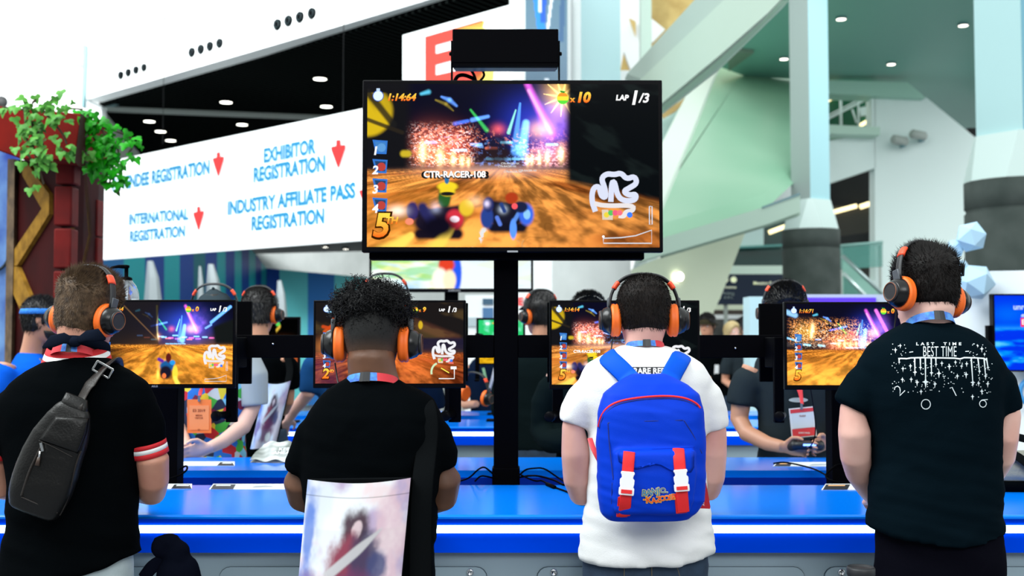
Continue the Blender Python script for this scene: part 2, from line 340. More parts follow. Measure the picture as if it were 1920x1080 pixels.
# banner with a red letter
EP = VP((755, 15), (955, 13.67))
t = thing('event_banner', 'white banner with a large red letter E behind the black projector', 'banner', on(755, 150, EP))
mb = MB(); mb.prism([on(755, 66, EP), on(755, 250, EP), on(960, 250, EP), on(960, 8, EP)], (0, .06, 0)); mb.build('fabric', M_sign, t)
E2 = (EP[0] + EP[1] * (.01 if EP[1].y < 0 else -.01), EP[1]); ey = (0, -.006, 0)
mb = MB(); mb.prism([on(*p, E2) for p in ((797, 69), (905, 38), (905, 61), (817, 85), (817, 101), (900, 80), (900, 100), (817, 122), (817, 141), (905, 122), (905, 150), (797, 170))], ey); mb.build('red_letter', mat('banner_red', lin(250, 75, 62), .6), t)
mb = MB(); mb.prism([on(*p, E2) for p in ((855, 55), (909, 39), (905, 52), (930, 60), (925, 150), (880, 160), (905, 100), (870, 90))], ey); mb.build('yellow_figure', mat('banner_yellow', lin(255, 235, 110), .6), t)
# tall printed column banner
BP = VP((985, 14.8), (1063, 14.6))
t = thing('column_banner', 'tall grey-blue printed banner with blue and white streaks behind the projector', 'banner', on(985, 200, BP))
def bcol(u, v):
    x = u * 1.0; y = v * 2.6
    s = fbm(np.array([x * 3]), np.array([y * 1.5]), 3)[0]
    a = np.array(lin(90, 130, 150)) * (1 - v) + np.array(lin(110, 125, 145)) * v
    for (x0, y0, x1, y1, wd, c) in [(.2, 0, .42, 1.0, .1, (30, 140, 235)), (.45, 0, .42, .75, .07, (0, 90, 200)), (.32, 0, .35, .6, .035, (235, 245, 255)), (.58, .1, .5, .3, .05, (220, 235, 250)), (.72, 0, .52, .9, .03, (245, 250, 255)), (.9, .3, .85, 1, .06, (60, 100, 140)), (.5, 1.5, .75, 2.4, .05, (240, 245, 255)), (.25, 1.9, .2, 2.6, .06, (255, 255, 255))]:
        tt = min(max((y - y0) / (y1 - y0), 0), 1); xx = x0 + (x1 - x0) * tt
        if y0 <= y <= y1 and abs(x - xx) < wd: a = np.array(lin(*c))
    if math.hypot((x - 1) * 1, (y - 2.35) * .8) < .28: a = np.array(lin(225, 235, 245)) * (.7 + .5 * s)
    return tuple(a)
mb = MB(); q = [on(985, -60, BP), on(1064, -60, BP), on(1064, 300, BP), on(985, 300, BP)]
cols = [bcol(i / 40, j / 110 * 1.0) for j in range(111) for i in range(41)]
mb.grid(lambda u, v: (q[0].lerp(q[1], u)).lerp(q[3].lerp(q[2], u), v), 40, 110, 0, cols); mb.prism([p + Vector((0, .01, 0)) for p in q], (0, .04, 0), 1, (.8, .8, .8)); mb.build('print', [mat('banner_print', (1, 1, 1), .6, vcol=True), M_white], t)
mb = MB(); mb.box(P(955, 640, 15.2) - Vector((0, 0, 2.5)), P(1072, 640, 15.2) + Vector((0, .3, 6.5))); struct('wall_panel', mb, M_bright, 'white upright panel behind the printed banner', 'wall')
# concrete columns with white faceted caps and square posts
def column(name, cx, d, ytop, r, posth, label, hp=1.0, rot=.45, conc=M_conc, post=None, pm=(M_white, M_paleblue), cap=None):
    c = P(cx, 640, d); zt = P(cx, ytop, d).z; b = MB(); seg = 40
    b.lathe((c.x, d, 0), (0, 0, 1), [(r, 0), (r, zt - .42), (r * .965, zt - .41), (r * .965, zt - .36), (r, zt - .35), (r, zt)], seg)
    o = struct(name, b, conc, label, 'column')
    p = post or r * .55; hcap = cap or .62
    sq = lambda z, s: [(c.x + s * 1.35 * math.cos(rot + PI / 4 + k * PI / 2 + e), d + s * 1.35 * math.sin(rot + PI / 4 + k * PI / 2 + e), z) for k in range(4) for e in (-.12, .12)]
    oc = lambda z, s: [(c.x + s * math.cos(rot + PI / 4 + k * PI / 2 + e), d + s * math.sin(rot + PI / 4 + k * PI / 2 + e), z) for k in range(4) for e in (-.392, .392)]
    b = MB(); b.loft([oc(zt, r * 1.02), sq(zt + hcap, p)], smooth=False); k_ = b.build('cap', mat('cap_paint', (.60, .74, .71), .5), o)
    b = MB(); n4 = 4; zc = zt + hcap - .02
    cr_ = [(c.x + p * 1.3 * math.cos(rot + PI / 4 + k * PI / 2), d + p * 1.3 * math.sin(rot + PI / 4 + k * PI / 2)) for k in range(4)]
    b.add([(x, y, zc) for x, y in cr_] + [(x, y, zc + posth) for x, y in cr_], [(0, 1, 5, 4), (1, 2, 6, 5), (2, 3, 7, 6), (3, 0, 4, 7), (0, 3, 2, 1), (4, 5, 6, 7)], 0)
    b.mi = [0, 0, 0, 1, 0, 0] if False else b.mi
    me = b.build('post', list(pm), o)
    for pgn in me.data.polygons:
        if pgn.normal.x > .3 and pgn.normal.y < 0: pgn.material_index = 1  # right face coloured apart: light and shade put into the post colours
    return o
column('column', 1523, 23.5, 432, .585, 9, 'concrete column with white faceted cap left of the white wall', post=.30, rot=.52, pm=(mat('post_shading_grey', (.33, .41, .39), .5), M_paleblue))
column('column', 1908, 15, 342, .63, 7, 'large concrete column with white cap at the right edge', post=.36, rot=.62, pm=(mat('post_shading_white', (.46, .70, .71), .5), mat('post_shading_sky_blue', (.2, .52, .66), .5)))
column('column', 1098, 15.6, 352, .62, 7, 'pale concrete column behind the big screen', conc=M_conclight, post=.38, rot=.62, pm=(M_bright, mat('post_shading_ice_blue', (.6, .86, .9), .5)))
column('column', 1213, 44, 512, .58, 3, 'small distant column seen right of the big screen', conc=mat('mint_concrete', (.3, .4, .36), .8), post=.3)
poly('wall_grey_strip', [(984, 300), (1020, 300), (1020, 640), (984, 640)], VP((984, 17), (1020, 17)), (0, .3, 0), M_grey, 'grey wall strip beside the pale column', 'wall')  # separate strip of grey wall
poly('wall_back', [(690, 545), (1010, 545), (1010, 640), (690, 640)], VP((690, 21), (1010, 21)), (0, .2, 0), M_conclight, 'pale grey wall under the second screen', 'wall')
# ------------------------------------------------------------------ right side: sloping stair soffits and mezzanine
u_ = Vector((0, .5, .25))
poly('ceiling_timber', [(1120, -60), (1420, -60), (1420, 300), (1120, 300)], VP((1120, 34), (1420, 34)), (0, .2, 0), M_wood, 'honey timber roof lining high behind the white frames', 'ceiling')
poly('window_1', [(1133, -60), (1202, -60), (1202, 131), (1183, 131), (1170, 97), (1163, 131), (1133, 131)], VP((1100, 32), (1300, 32)), (0, .2, 0), M_bright, 'bright roof opening between white frames', 'window')
poly('trim_22', [(1180, 34), (1192, 40), (1192, 68)], VP((1100, 31.7), (1300, 31.7)), (0, .1, 0), M_wood, 'small timber corner in the bright roof opening', 'trim')
poly('window_2', [(1222, 35), (1247, 55), (1225, 78), (1222, 80)], VP((1100, 32), (1300, 32)), (0, .2, 0), M_bright, 'small bright roof opening in the timber lining', 'window')
poly('trim_6', [(1202, -60), (1221.5, -60), (1221.5, 130), (1202, 130)], VP((1100, 28), (1300, 28)), (0, .4, 0), M_mint, 'pale green upright post of the white frame', 'trim')
poly('trim_7', [(1134, 132), (1220, 132), (1250, 155), (1134, 155)], VP((1100, 27), (1300, 27)), (0, .4, 0), M_white, 'white sill below the roof opening', 'trim')
B1p = VP((1185, 17), (1440, 13))
poly('beam_upper', [(1176, 138), (1302, 0), (1356, -60), (1415, -60), (1357, 0), (1205, 149)], (B1p[0] + Vector((0, .2, 0)), B1p[1]), (0, .4, 0), mat('grey_mint_paint', (.40, .5, .44), .55), 'grey-green upper flange of the diagonal beam', 'beam')
poly('beam_diagonal', [(1200, 150), (1357, 0), (1420, -60), (1520, -60), (1440, 24), (1350, 103), (1243, 192), (1200, 225)], B1p, (0, .5, .0), mat('beam_mint_paint', (.48, .6, .5), .5), 'broad pale diagonal beam rising to the right', 'beam')
poly('beam_underside', [(1240, 194), (1350, 103), (1440, 24), (1466, 0), (1480, 0), (1353, 124), (1240, 212)], (B1p[0] + Vector((0, .9, 0)), B1p[1]), (0, .3, 0), M_mint, 'narrow underside of the diagonal beam', 'beam')
G9 = HP(9.0)
mb = MB(); mb.prism([on(*p, G9) for p in ((1345, 124), (1440, 24), (1500, -40), (1900, -40), (1880, 262), (1820, 256), (1702, 155), (1545, 151), (1400, 144))], (0, 0, .4)); struct('ceiling_soffit', mb, M_soffit, 'wide green soffit with downlights on the right', 'ceiling')
SF = FP3(P(1400, 143, 32), P(1495, 150, 32.6), P(1243, 447, 19.5))
poly('soffit_slope', [(1350, 124), (1402, 143), (1500, 150), (1502, 330), (1440, 388), (1200, 462), (1200, 470), (1247, 390), (1296, 268)], SF, (0, .4, .3), mat('slope_mint', (.28, .54, .37), .4, noise_=(.3, (.36, .60, .43), 2)), 'sloping pale green soffit of the stair', 'soffit')
poly('soffit_fold', [(1354, 122), (1292, 184), (1225, 320), (1225, 440), (1246, 396), (1297, 268)], (SF[0] - Vector((0, .3, .1)), SF[1]), (0, .2, .2), mat('fold_lit_mint', (.78, .9, .8), .5), 'light folded edge of the stair soffit', 'soffit')  # lit whiteness of the fold put into its colour
poly('window_3', [(1225, 150), (1300, 150), (1262, 300), (1225, 330)], VP((1200, 30), (1300, 30)), (0, .1, 0), mat('mint_glazing', (.62, .88, .8), .1), 'glazed gap left of the stair soffit', 'window')
poly('trim_8', [(1287, 182), (1292, 182), (1250, 275), (1246, 275)], VP((1200, 29), (1300, 29)), (0, .1, 0), M_dark, 'dark glazing bar in the gap', 'trim')
poly('trim_9', [(1240, 212), (1275, 190), (1290, 177), (1292, 182), (1268, 208), (1244, 222)], VP((1200, 29), (1300, 29)), (0, .1, 0), M_wood, 'timber edge seen through the gap', 'trim')
HB = VP((1243, 18.5), (1497, 21))
poly('beam_lower', [(1200, 456), (1243, 446), (1440, 386), (1500, 364), (1500, 398), (1440, 420), (1243, 478), (1200, 490)], HB, (0, .5, 0), mat('lower_beam_paint', (.50, .68, .57), .5), 'pale lower beam sloping up to the square post', 'beam')
poly('trim_10', [(1430, 387), (1500, 361), (1500, 366), (1430, 391)], (HB[0] - Vector((0, .03, 0)), HB[1]), (0, .1, 0), M_teal, 'dark line on top of the lower beam', 'trim')
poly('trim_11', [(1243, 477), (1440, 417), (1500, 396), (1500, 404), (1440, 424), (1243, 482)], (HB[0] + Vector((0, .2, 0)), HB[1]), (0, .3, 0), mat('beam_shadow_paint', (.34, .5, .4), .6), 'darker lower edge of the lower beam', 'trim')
poly('wall_infill', [(1448, 385), (1462, 330), (1500, 290), (1500, 365)], VP((1440, 27), (1500, 27)), (0, .2, 0), M_white, 'white wall patch beside the square post', 'wall')
poly('soffit_cream', [(1185, 505), (1243, 480), (1399, 432), (1352, 555), (1338, 585), (1310, 640), (1185, 640)], VP((1185, 22), (1399, 23)), (0, .4, 0), M_cream, 'cream underside of the stair', 'soffit')
poly('window_4', [(1360, 430), (1480, 400), (1480, 502), (1360, 502)], VP((1360, 33), (1480, 33)), (0, .1, 0), mat('dark_glazing', (.01, .05, .045), .15), 'dark mezzanine window', 'window')
poly('window_5', [(1395, 432), (1432, 425), (1432, 460), (1382, 462)], VP((1360, 32.5), (1480, 32.5)), (0, .1, 0), mat('bright_glazing', (.65, .85, .82), .2), 'bright upper pane of the mezzanine window', 'window')
poly('trim_12', [(1380, 462), (1480, 457), (1480, 461), (1380, 466)], VP((1360, 32.4), (1480, 32.4)), (0, .1, 0), mat('teal_bar', (.1, .35, .32), .4), 'teal handrail before the mezzanine window', 'trim')
poly('trim_13', [(1330, 498), (1480, 498), (1480, 515), (1330, 515)], VP((1360, 31), (1480, 31)), (0, .5, 0), M_mint, 'pale slab edge above the navy sign', 'trim')
poly('trim_14', [(1290, 570), (1480, 570), (1480, 582), (1290, 582)], VP((1290, 30), (1480, 30)), (0, .3, 0), M_cream, 'cream band below the navy sign', 'trim')
poly('trim_15', [(1290, 581), (1480, 581), (1480, 590), (1290, 590)], VP((1290, 29.5), (1480, 29.5)), (0, .3, 0), mat('brown_band', (.05, .035, .025), .6), 'brown band below the navy sign', 'trim')
poly('trim_16', [(1290, 590), (1420, 590), (1420, 598), (1290, 598)], VP((1290, 29), (1480, 29)), (0, .3, 0), M_bright, 'bright strip above the crowd', 'trim')
poly('wall_hall', [(1270, 596), (1480, 596), (1480, 640), (1270, 640)], VP((1270, 36), (1480, 36)), (0, .3, 0), mat('hall_dark', (.02, .023, .022), .7, noise_=(1.2, (.09, .09, .085), 4)), 'dark far wall behind the crowd', 'wall')
WP = VP((1540, 32), (1840, 32)); WPb = VP((1540, 32.4), (1840, 32.4))
MW = mat('stair_wall_white', (.84, .97, .95), .6)
mb = MB()
for pts in ([(1640, 182), (1736, 182), (1829, 258), (1829, 640), (1640, 640)], [(1540, 266), (1612, 254), (1641, 251), (1641, 315), (1540, 349)], [(1540, 525), (1641, 525), (1641, 640), (1540, 640)], [(1634, 181), (1641, 181), (1641, 252), (1634, 252)]): mb.prism([(on(x, y, WP) if y != 640 else Vector((on(x, 640, WP).x, 32, 0))) for x, y in pts], (0, .5, 0))
struct('wall_right', mb, MW, 'tall white wall with stair openings on the right', 'wall')
poly('trim_17', [(1540, 150), (1702, 155), (1736, 183), (1540, 175)], VP((1540, 31.6), (1840, 31.6)), (0, .8, 0), mat('fascia_green', (.42, .7, .58), .5), 'green edge under the soffit above the stair window', 'trim')
poly('trim_18', [(1540, 233), (1650, 238), (1650, 253), (1540, 250)], VP((1540, 31.4), (1840, 31.4)), (0, .8, 0), mat('landing_green', (.56, .78, .66), .5), 'pale landing slab across the stair window', 'trim')
poly('window_6', [(1540, 170), (1640, 175), (1640, 290), (1540, 300)], VP((1540, 33.4), (1840, 33.4)), (0, .1, 0), mat('green_glass', (.012, .1, .05), .2, noise_=(.8, (.05, .22, .12), 2)), 'green stair window with white diagonal bracing', 'window')
mb = MB(); Q = VP((1540, 33), (1840, 33))
for (a, b, r) in (((1546, 226), (1640, 178), .035), ((1546, 220), (1640, 172), .02), ((1576, 172), (1577, 236), .04), ((1609, 174), (1610, 236), .03), ((1598, 205), (1606, 230), .03), ((1560, 268), (1620, 248), .03)): mb.tube([on(*a, Q), on(*b, Q)], r, 8)
mb.prism([on(*p, Q) for p in ((1612, 202), (1630, 198), (1632, 214), (1614, 218))], (0, .05, 0)); struct('trim_19', mb, M_white, 'white diagonal bracing in the stair window', 'trim')
M_warm = mat('warm_tube_glow', (1, .9, .6), .5, emit=(1, .82, .42), es=1.6)
for nm, a, b, wd, lb, dd in (('tube_lamp', (1562, 398), (1606, 386), 4, 'left warm strip light in the dark stair opening', 34.93), ('tube_lamp', (1613, 388), (1640, 379), 4.5, 'right warm strip light in the dark stair opening', 34.93), ('tube_lamp', (1550, 190), (1572, 178), 3, 'warm light in the top left of the stair window', 33.33), ('tube_lamp', (1612, 236), (1632, 224), 3.5, 'warm light low in the stair window right pane', 33.33), ('tube_lamp', (1442, 436), (1474, 424), 4, 'warm strip light beside the concrete column', 32.95)):
    Q = VP((1400, dd), (1840, dd)); mb = MB(); mb.tube([on(*a, Q), on(*b, Q)], wd * dd / F, 10); t = mb.build(nm, M_warm); tag(t, lb, 'light', 'warm strip lights around the stair')
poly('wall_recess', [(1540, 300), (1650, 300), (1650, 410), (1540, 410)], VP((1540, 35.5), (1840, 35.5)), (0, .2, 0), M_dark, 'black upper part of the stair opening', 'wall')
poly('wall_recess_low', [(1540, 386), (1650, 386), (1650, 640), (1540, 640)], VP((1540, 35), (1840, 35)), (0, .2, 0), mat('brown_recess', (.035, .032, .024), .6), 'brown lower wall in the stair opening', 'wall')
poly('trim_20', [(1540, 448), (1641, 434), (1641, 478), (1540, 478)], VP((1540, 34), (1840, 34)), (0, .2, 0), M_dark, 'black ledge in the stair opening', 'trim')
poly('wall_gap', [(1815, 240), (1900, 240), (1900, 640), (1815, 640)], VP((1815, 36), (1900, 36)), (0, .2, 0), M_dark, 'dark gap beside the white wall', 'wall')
for px, py, lb in ((1577, 34, 'downlight nearest the square post in the green soffit'), (1806, 46, 'bright downlight at the right of the green soffit'), (1671, 119, 'downlight in the middle of the green soffit above the landing'), (1470, 109, 'small downlight left of the square post in the green soffit')): downlight(px, py, HP(8.98), .11, lb, 'downlights in the green soffit', M_dl2, M_teal)
for px, py, lb in ((1422, 212, 'oval downlight high on the sloping soffit'), (1339, 384, 'oval downlight low on the sloping soffit')): downlight(px, py, SF, .13, lb, 'downlights in the sloping soffit', M_dl2, M_white)
downlight(1273, 519, VP((1185, 21.9), (1399, 22.9)), .09, 'oval light on the cream underside of the stair', 'downlights in the sloping soffit', M_dl2, M_cream)
poly('trim_21', [(1365, 105), (1382, 97), (1413, 100), (1366, 134)], HP(8.9), (0, 0, .1), mat('hatch_grey_green', (.17, .25, .19), .6), 'grey-green hatch in the soffit', 'trim')
# spot fixtures on the white wall
for i, (x, y, lb) in enumerate(((1735, 256, 'right spotlight of the pair on the tall white wall'), (1700, 266, 'left spotlight of the pair on the tall white wall'))):
    c = P(x, y, 31.6); t = thing('spotlight', lb, 'light', c, 'spotlights on the white wall')
    mb = MB(); mb.lathe(c, (-1, -.4, .1), [(.09, 0), (.13, .05), (.13, .45), (.09, .5)], 16); mb.build('can', M_grey, t)
    mb = MB(); mb.tube([c + Vector((0, .4, 0)), c + Vector((-.05, .0, -.1)), c + Vector((-.2, -.1, -.15))], .05, 8); mb.build('bracket', M_teal, t)
# escalator with glass sides
t = thing('escalator', 'escalator with glass sides beside the concrete column', 'escalator', P(1615, 640, 27) - Vector((0, 0, 1.55)))
Q = VP((1560, 27), (1700, 27))
mb = MB(); mb.tube([on(1582, 512, Q), on(1624, 556, Q), on(1660, 594, Q)], .045, 8); mb.build('handrail', mat('steel_bright', (.75, .9, .88), .25, metal=.6), t)
Q2 = VP((1560, 28), (1700, 28)); mb = MB(); mb.tube([on(1580, 480, Q2), on(1650, 546, Q2), on(1700, 594, Q2)], .05, 8); mb.build('handrail', mat('steel_grey', (.4, .5, .5), .3, metal=.6), t)
mb = MB(); mb.prism([on(1582, 514, Q), on(1660, 596, Q), on(1660, 640, Q), on(1582, 600, Q)], (0, .02, 0)); mb.build('glass_side', mat('teal_glass_side', (.05, .25, .2), .1, alpha=.55), t)
mb = MB(); mb.prism([on(1580, 482, Q2), on(1700, 596, Q2), on(1700, 640, Q2), on(1580, 560, Q2)], (0, .02, 0)); mb.build('glass_side', mat('pale_teal_glass', (.3, .6, .5), .1, alpha=.7), t)
mb = MB(); mb.prism([on(1560, 560, Q2) + Vector((0, .3, 0)), on(1700, 660, Q2) + Vector((0, .3, 0)), P(1700, 640, 28) - Vector((0, -.3, 1.55)), P(1560, 640, 28) - Vector((0, -.3, 1.55))], (0, .8, 0)); mb.build('truss', M_grey, t)
t = thing('glass_balustrade', 'teal glass balustrade below the dark stair opening', 'railing', P(1615, 500, 31) - Vector((0, 0, .5)))
Q = VP((1560, 31), (1700, 31)); mb = MB(); mb.prism([on(1575, 462, Q), on(1655, 455, Q), on(1655, 500, Q), on(1575, 505, Q)], (0, .03, 0)); mb.build('pane', mat('balustrade_glass', (.12, .42, .36), .08, alpha=.5), t)
mb = MB(); mb.tube([on(1575, 461, Q), on(1655, 454, Q)], .04, 8); mb.build('top_rail', mat('rail_teal', (.3, .55, .5), .3), t)
for x in (1579, 1651):
    c = on(x, 480, Q); mb = MB(); mb.tube([(c.x, c.y + .06, 0), (c.x, c.y + .06, c.z + .3)], .04, 8); mb.build('post', M_grey, t)
# navy directions sign
Q = VP((1330, 27), (1480, 27)); t = thing('directions_sign', 'navy blue directions sign with white lettering behind the black-haired player', 'sign', on(1340, 570, Q))
mb = MB(); mb.prism([on(*p, Q) for p in ((1348, 514), (1480, 514), (1480, 571), (1336, 571), (1337, 545))], (0, .2, 0)); mb.build('panel', mat('navy_sign', lin(8, 34, 62), .4), t)
for x in (1362, 1460):
    c = on(x, 560, Q); mb = MB(); mb.tube([(c.x, c.y + .1, 0), (c.x, c.y + .1, c.z)], .05, 8); mb.build('post', M_grey, t)
M_lt = mat('sign_cream_print', (.8, .85, .62), .5, emit=(.9, .95, .7), es=.25)
Q3 = VP((1330, 26.97), (1480, 26.97)); up = Vector((0, 0, 1)); X = Vector((1, 0, 0))
def sg(txt, x, y, hpx, m=M_lt, nm='lettering', **k):
    c = on(x, y, Q3); s = hpx * 27 / F / .7; mb = MB(); put_text(mb, txt, lambda a, b: c + X * a * s + up * b * s, 1, **k); mb.build(nm, m, t)
sg('Figueroa', 1368, 538.5, 5, bold=.02); sg('Parking', 1366, 550, 5, mat('sign_dim', (.4, .48, .45), .5)); sg('A B C', 1366, 558, 5, mat('sign_dim', (.4, .48, .45), .5)); sg('Meeting Rooms 1', 1443, 531, 6, bold=.02); sg('301 C', 1450, 539, 6, bold=.02)
for x in (1359.5, 1375.5):
    mb = MB(); mb.lathe(on(x, 524.5, Q3), (0, -1, 0), [(.075, 0), (.075, .01), (.035, .012), (.03, .0)], 20); mb.build('round_symbol', M_lt, t)
mb = MB(); mb.lathe(on(1347, 558, Q3), (0, -1, 0), [(.05, 0), (.05, .01), (.03, .01), (.03, 0)], 16); mb.build('round_symbol', M_lt, t)
# ------------------------------------------------------------------ game pictures, painted by arithmetic into the screens' meshes
def paint(kind, W, H):
    u, v = np.meshgrid(np.linspace(0, 1, W), np.linspace(0, 1, H)); A = 16 / 9; x = u * A
    im = np.zeros((H, W, 3))
    def over(m, c):
        nonlocal im
        c = np.array(c); im = im * (1 - m[..., None]) + c * m[..., None]
    def add(m, c):
        nonlocal im
        im = im + np.array(c) * m[..., None]
    def seg(u0, v0, u1, v1, w0, w1=None, soft=.5):
        w1 = w0 if w1 is None else w1
        dx = (u1 - u0) * A; dy = v1 - v0; t = np.clip(((x - u0 * A) * dx + (v - v0) * dy) / (dx * dx + dy * dy), 0, 1)
        d = np.hypot(x - u0 * A - t * dx, v - v0 - t * dy); w_ = w0 + (w1 - w0) * t; return 1 - sstep(w_ * (1 - soft), w_ * (1 + soft), d)
    def el(cu, cv, ru, rv, soft=.25):
        d = np.hypot((u - cu) / ru, (v - cv) / rv); return 1 - sstep(1 - soft, 1 + soft, d)
    def glow(cu, cv, ru, rv): return np.exp(-((u - cu) / ru) ** 2 - ((v - cv) / rv) ** 2)
    def ground(h, u0, c1, c2, seed=1, dark=1.0):
        g = sstep(h - .012, h + .02, v); z = np.maximum(v - h, 0) + .03; a = (u - u0) / z
        s = fbm(a * 1.2 + 40, np.log(z) * 2.4 + a * .5 + 10, seed, 4); k = fbm(a * 5 + 10, np.log(z) * 1.6 + a * 1.5 + 20, seed + 9, 4); k = .6 * k + .4 * fbm(x * 9 + a * 3, v * 22, seed + 2, 3)
        c = np.array(c1) + (np.array(c2) - np.array(c1)) * sstep(.3, .75, s)[..., None]
        c = c * (.3 + 1.1 * sstep(.3, .68, k))[..., None]
        cr = sstep(.035, .0, np.abs(fbm(a * 2.4 + 3, np.log(z) * 2.0 - a * .6, seed + 4, 3) - .5)); c = c * (1 - .2 * cr)[..., None]
        nonlocal im
        im = im * (1 - g[..., None]) + c * g[..., None] * dark
    def sparks(u0, u1, v0, v1, c, seed, th=.62, sc=60):
        m = sstep(u0 - .03, u0 + .03, u) * (1 - sstep(u1 - .03, u1 + .03, u)) * sstep(v0 - .05, v0 + .05, v) * (1 - sstep(v1 - .02, v1 + .02, v))
        n = fbm(x * sc, v * sc * 1.3, seed, 3); add(m * sstep(th, th + .14, n), c)
    def flame(cu, cv, hgt, w_, k=1.0):
        add(glow(cu, cv, w_ * 1.9, hgt * .8), (.9 * k, .32 * k, .06 * k)); add(glow(cu, cv, w_ * .8, hgt * .75), (1.3 * k, 1.1 * k, .6 * k))
    def city(sh=0.0, dv=0.0, sp=1.0):
        add(glow(.57 + sh, .24 + dv, .10, .16), (.02, .04, .5)); add(glow(.645 + sh, .24 + dv, .05, .13) * (.4 + sstep(.3, .7, fbm(x * 12, v * 12, 31))), (.30, .12, .75))
        add(seg(.505 + sh, .42 + dv, .525 + sh, .12 + dv, .022, .006), (.1, .35, .9)); add(seg(.53 + sh, .42 + dv, .545 + sh, .24 + dv, .03, .02), (.25, .75, 1.3)); add(seg(.485 + sh, .3 + dv, .51 + sh, .16 + dv, .01, .004), (.3, .9, .5))
        add(seg(.55 + sh, .0 + dv, .632 + sh, .31 + dv, .016, .024, .9), (.8, .12, .75)); add(seg(.555 + sh, .04 + dv, .63 + sh, .3 + dv, .009, .012, .9), (.5, .35, .4))
        add(glow(.595 + sh, .28 + dv, .035, .045), (1.4, .6, .12)); add(glow(.45 + sh, .28 + dv, .02, .03), (.8, .1, .05))
        add(seg(.355 + sh, .16 + dv, .41 + sh, .285 + dv, .006, .011, .8), (.04, .5, .08)); add(seg(.30 + sh, .245 + dv, .345 + sh, .228 + dv, .011, .009, .7), (.05, .2, 1.1)); add(seg(.36 + sh, .222 + dv, .415 + sh, .2 + dv, .012, .009, .7), (.15, .4, 1.3))
        add(seg(.185 + sh, .062 + dv, .21 + sh, .05 + dv, .008, .012, .9), (.1, .55, .8)); add(seg(.255 + sh, .08 + dv, .282 + sh, .1 + dv, .006, .012, .9), (.15, .4, 1.2)); add(seg(.282 + sh, .1 + dv, .306 + sh, .135 + dv, .012, .007, .9), (.15, .4, 1.2)); add(seg(.235 + sh, .1 + dv, .27 + sh, .125 + dv, .005, .009, .9), (.4, .3, .03)); add(seg(.27 + sh, .125 + dv, .295 + sh, .165 + dv, .009, .004, .9), (.4, .3, .03)); over(el(.245 + sh, .19 + dv, .07, .1, .4) * .6, (.004, .004, .012))
        for k in range(9): add(seg(.2 + .052 * k + sh, .36 + .012 * ((k * 7) % 5) + dv, .235 + .052 * k + sh, .36 + .012 * ((k * 7) % 5) + dv, .008), [(.2, .5, 1.1), (.9, .2, .1), (.3, .8, 1.0)][k % 3])
        for k in range(5): add(seg(.41 + .03 * k + sh, .46 + dv, .43 + .03 * k + sh, .462 + dv, .008), (.2, .6, .9))
    if kind == 'bright':
        n = fbm(x * 2, v * 2, 5); m = sstep(.3, .7, n + (v - .4) * .5)
        im = np.array((.05, .42, .9)) * (1 - m[..., None]) + np.array((.85, .95, .85)) * m[..., None]
        s = fbm(x * 1.3 + (v * 3), v * 9 - u * 3, 8); over(sstep(.5, .62, s) * .7, (.75, .8, .12)); over(sstep(.56, .7, fbm(x * 2 + v * 2, v * 7, 18)) * .6, (.1, .6, .15))
        over(sstep(.72, .8, u) * (1 - sstep(.3, .42, v)), (.08, .5, .06)); over(sstep(.5, .7, v) * .65 * (1 - sstep(.2, .5, np.abs(u - .8))), (.75, .85, .95))
        over(el(.47, .62, .045, .28), (.01, .01, .02)); over(el(.43, .42, .03, .12), (.02, .12, .5)); over(el(.55, .42, .025, .15), (.02, .1, .75)); over(el(.535, .82, .03, .22), (.02, .1, .8)); over(el(.47, .72, .05, .08), (.7, .05, .02)); over(el(.43, .9, .05, .14), (1, .95, .8)); over(el(.49, .9, .04, .12), (1, .8, .55)); over(el(.5, .3, .02, .08), (.6, .05, .02))
        return np.clip(im, 0, 1.5)
    if kind == 'green':
        im[:] = (.02, .55, .15); n = fbm(x * 3, v * 3, 5); over(sstep(.5, .7, n), (.2, .75, .5)); over(el(.2, .15, .05, .06), (.9, .95, 1)); over(el(.45, .13, .14, .05), (1, .45, .05)); over(seg(.15, .95, .6, .45, .07, .04), (.01, .02, .02)); over(seg(.3, .98, .68, .55, .03), (.8, .95, .9)); return im
    if kind == 'dusk':
        ground(.5, .5, (.4, .08, .02), (.2, .04, .01)); add(glow(.5, .55, .35, .12), (.8, .25, .05)); add(seg(.3, .22, .42, .14, .03), (.7, .45, .05)); over(el(.35, .1, .07, .04), (.1, .6, .1)); return im
    if kind == 'gold':
        im[:] = (.75, .42, .01); n = fbm(x * 4, v * 4, 2); over(sstep(.5, .7, n), (.5, .25, .0)); over(el(.4, .4, .08, .2), (.95, .25, .02)); return im
    if kind == 'blue':
        n = fbm(x * 1.5, v * 14, 6); im[:] = (.0, .03, .75); over(sstep(.42, .65, n) * sstep(.35, .5, v), (.0, .28, .95)); over(sstep(.6, .75, n) * sstep(.4, .55, v), (.1, .55, 1)); over(glow(.2, .25, .3, .14) * .5, (0, .2, .9)); return im
    im[:] = (.003, .003, .012)
    if kind in ('tv', 'mon3'):
        city(); add(glow(.67, .07, .05, .1), (1.3, .75, .15))
        for k in range(12): a = k * .55; add(seg(.67, .08, .67 + .065 * math.cos(a), .08 + .12 * math.sin(a), .009, .002), (1.1, .75, .2))
        sparks(.16, .36, .27, .5, (1.1, .32, .2), 3, .5, 85); sparks(.15, .36, .27, .5, (1.0, .85, .85), 6, .60, 110); sparks(.16, .4, .33, .4, (.2, .45, 1.0), 16, .66, 40); sparks(.54, .68, .37, .5, (1.0, .45, .5), 13, .52, 90); sparks(.3, .68, .3, .38, (.7, .2, .1), 19, .6, 70); sparks(.38, .56, .36, .5, (.15, .3, .8), 23, .6, 60); over(el(.45, .4, .035, .09) * .7, (.01, .01, .02))
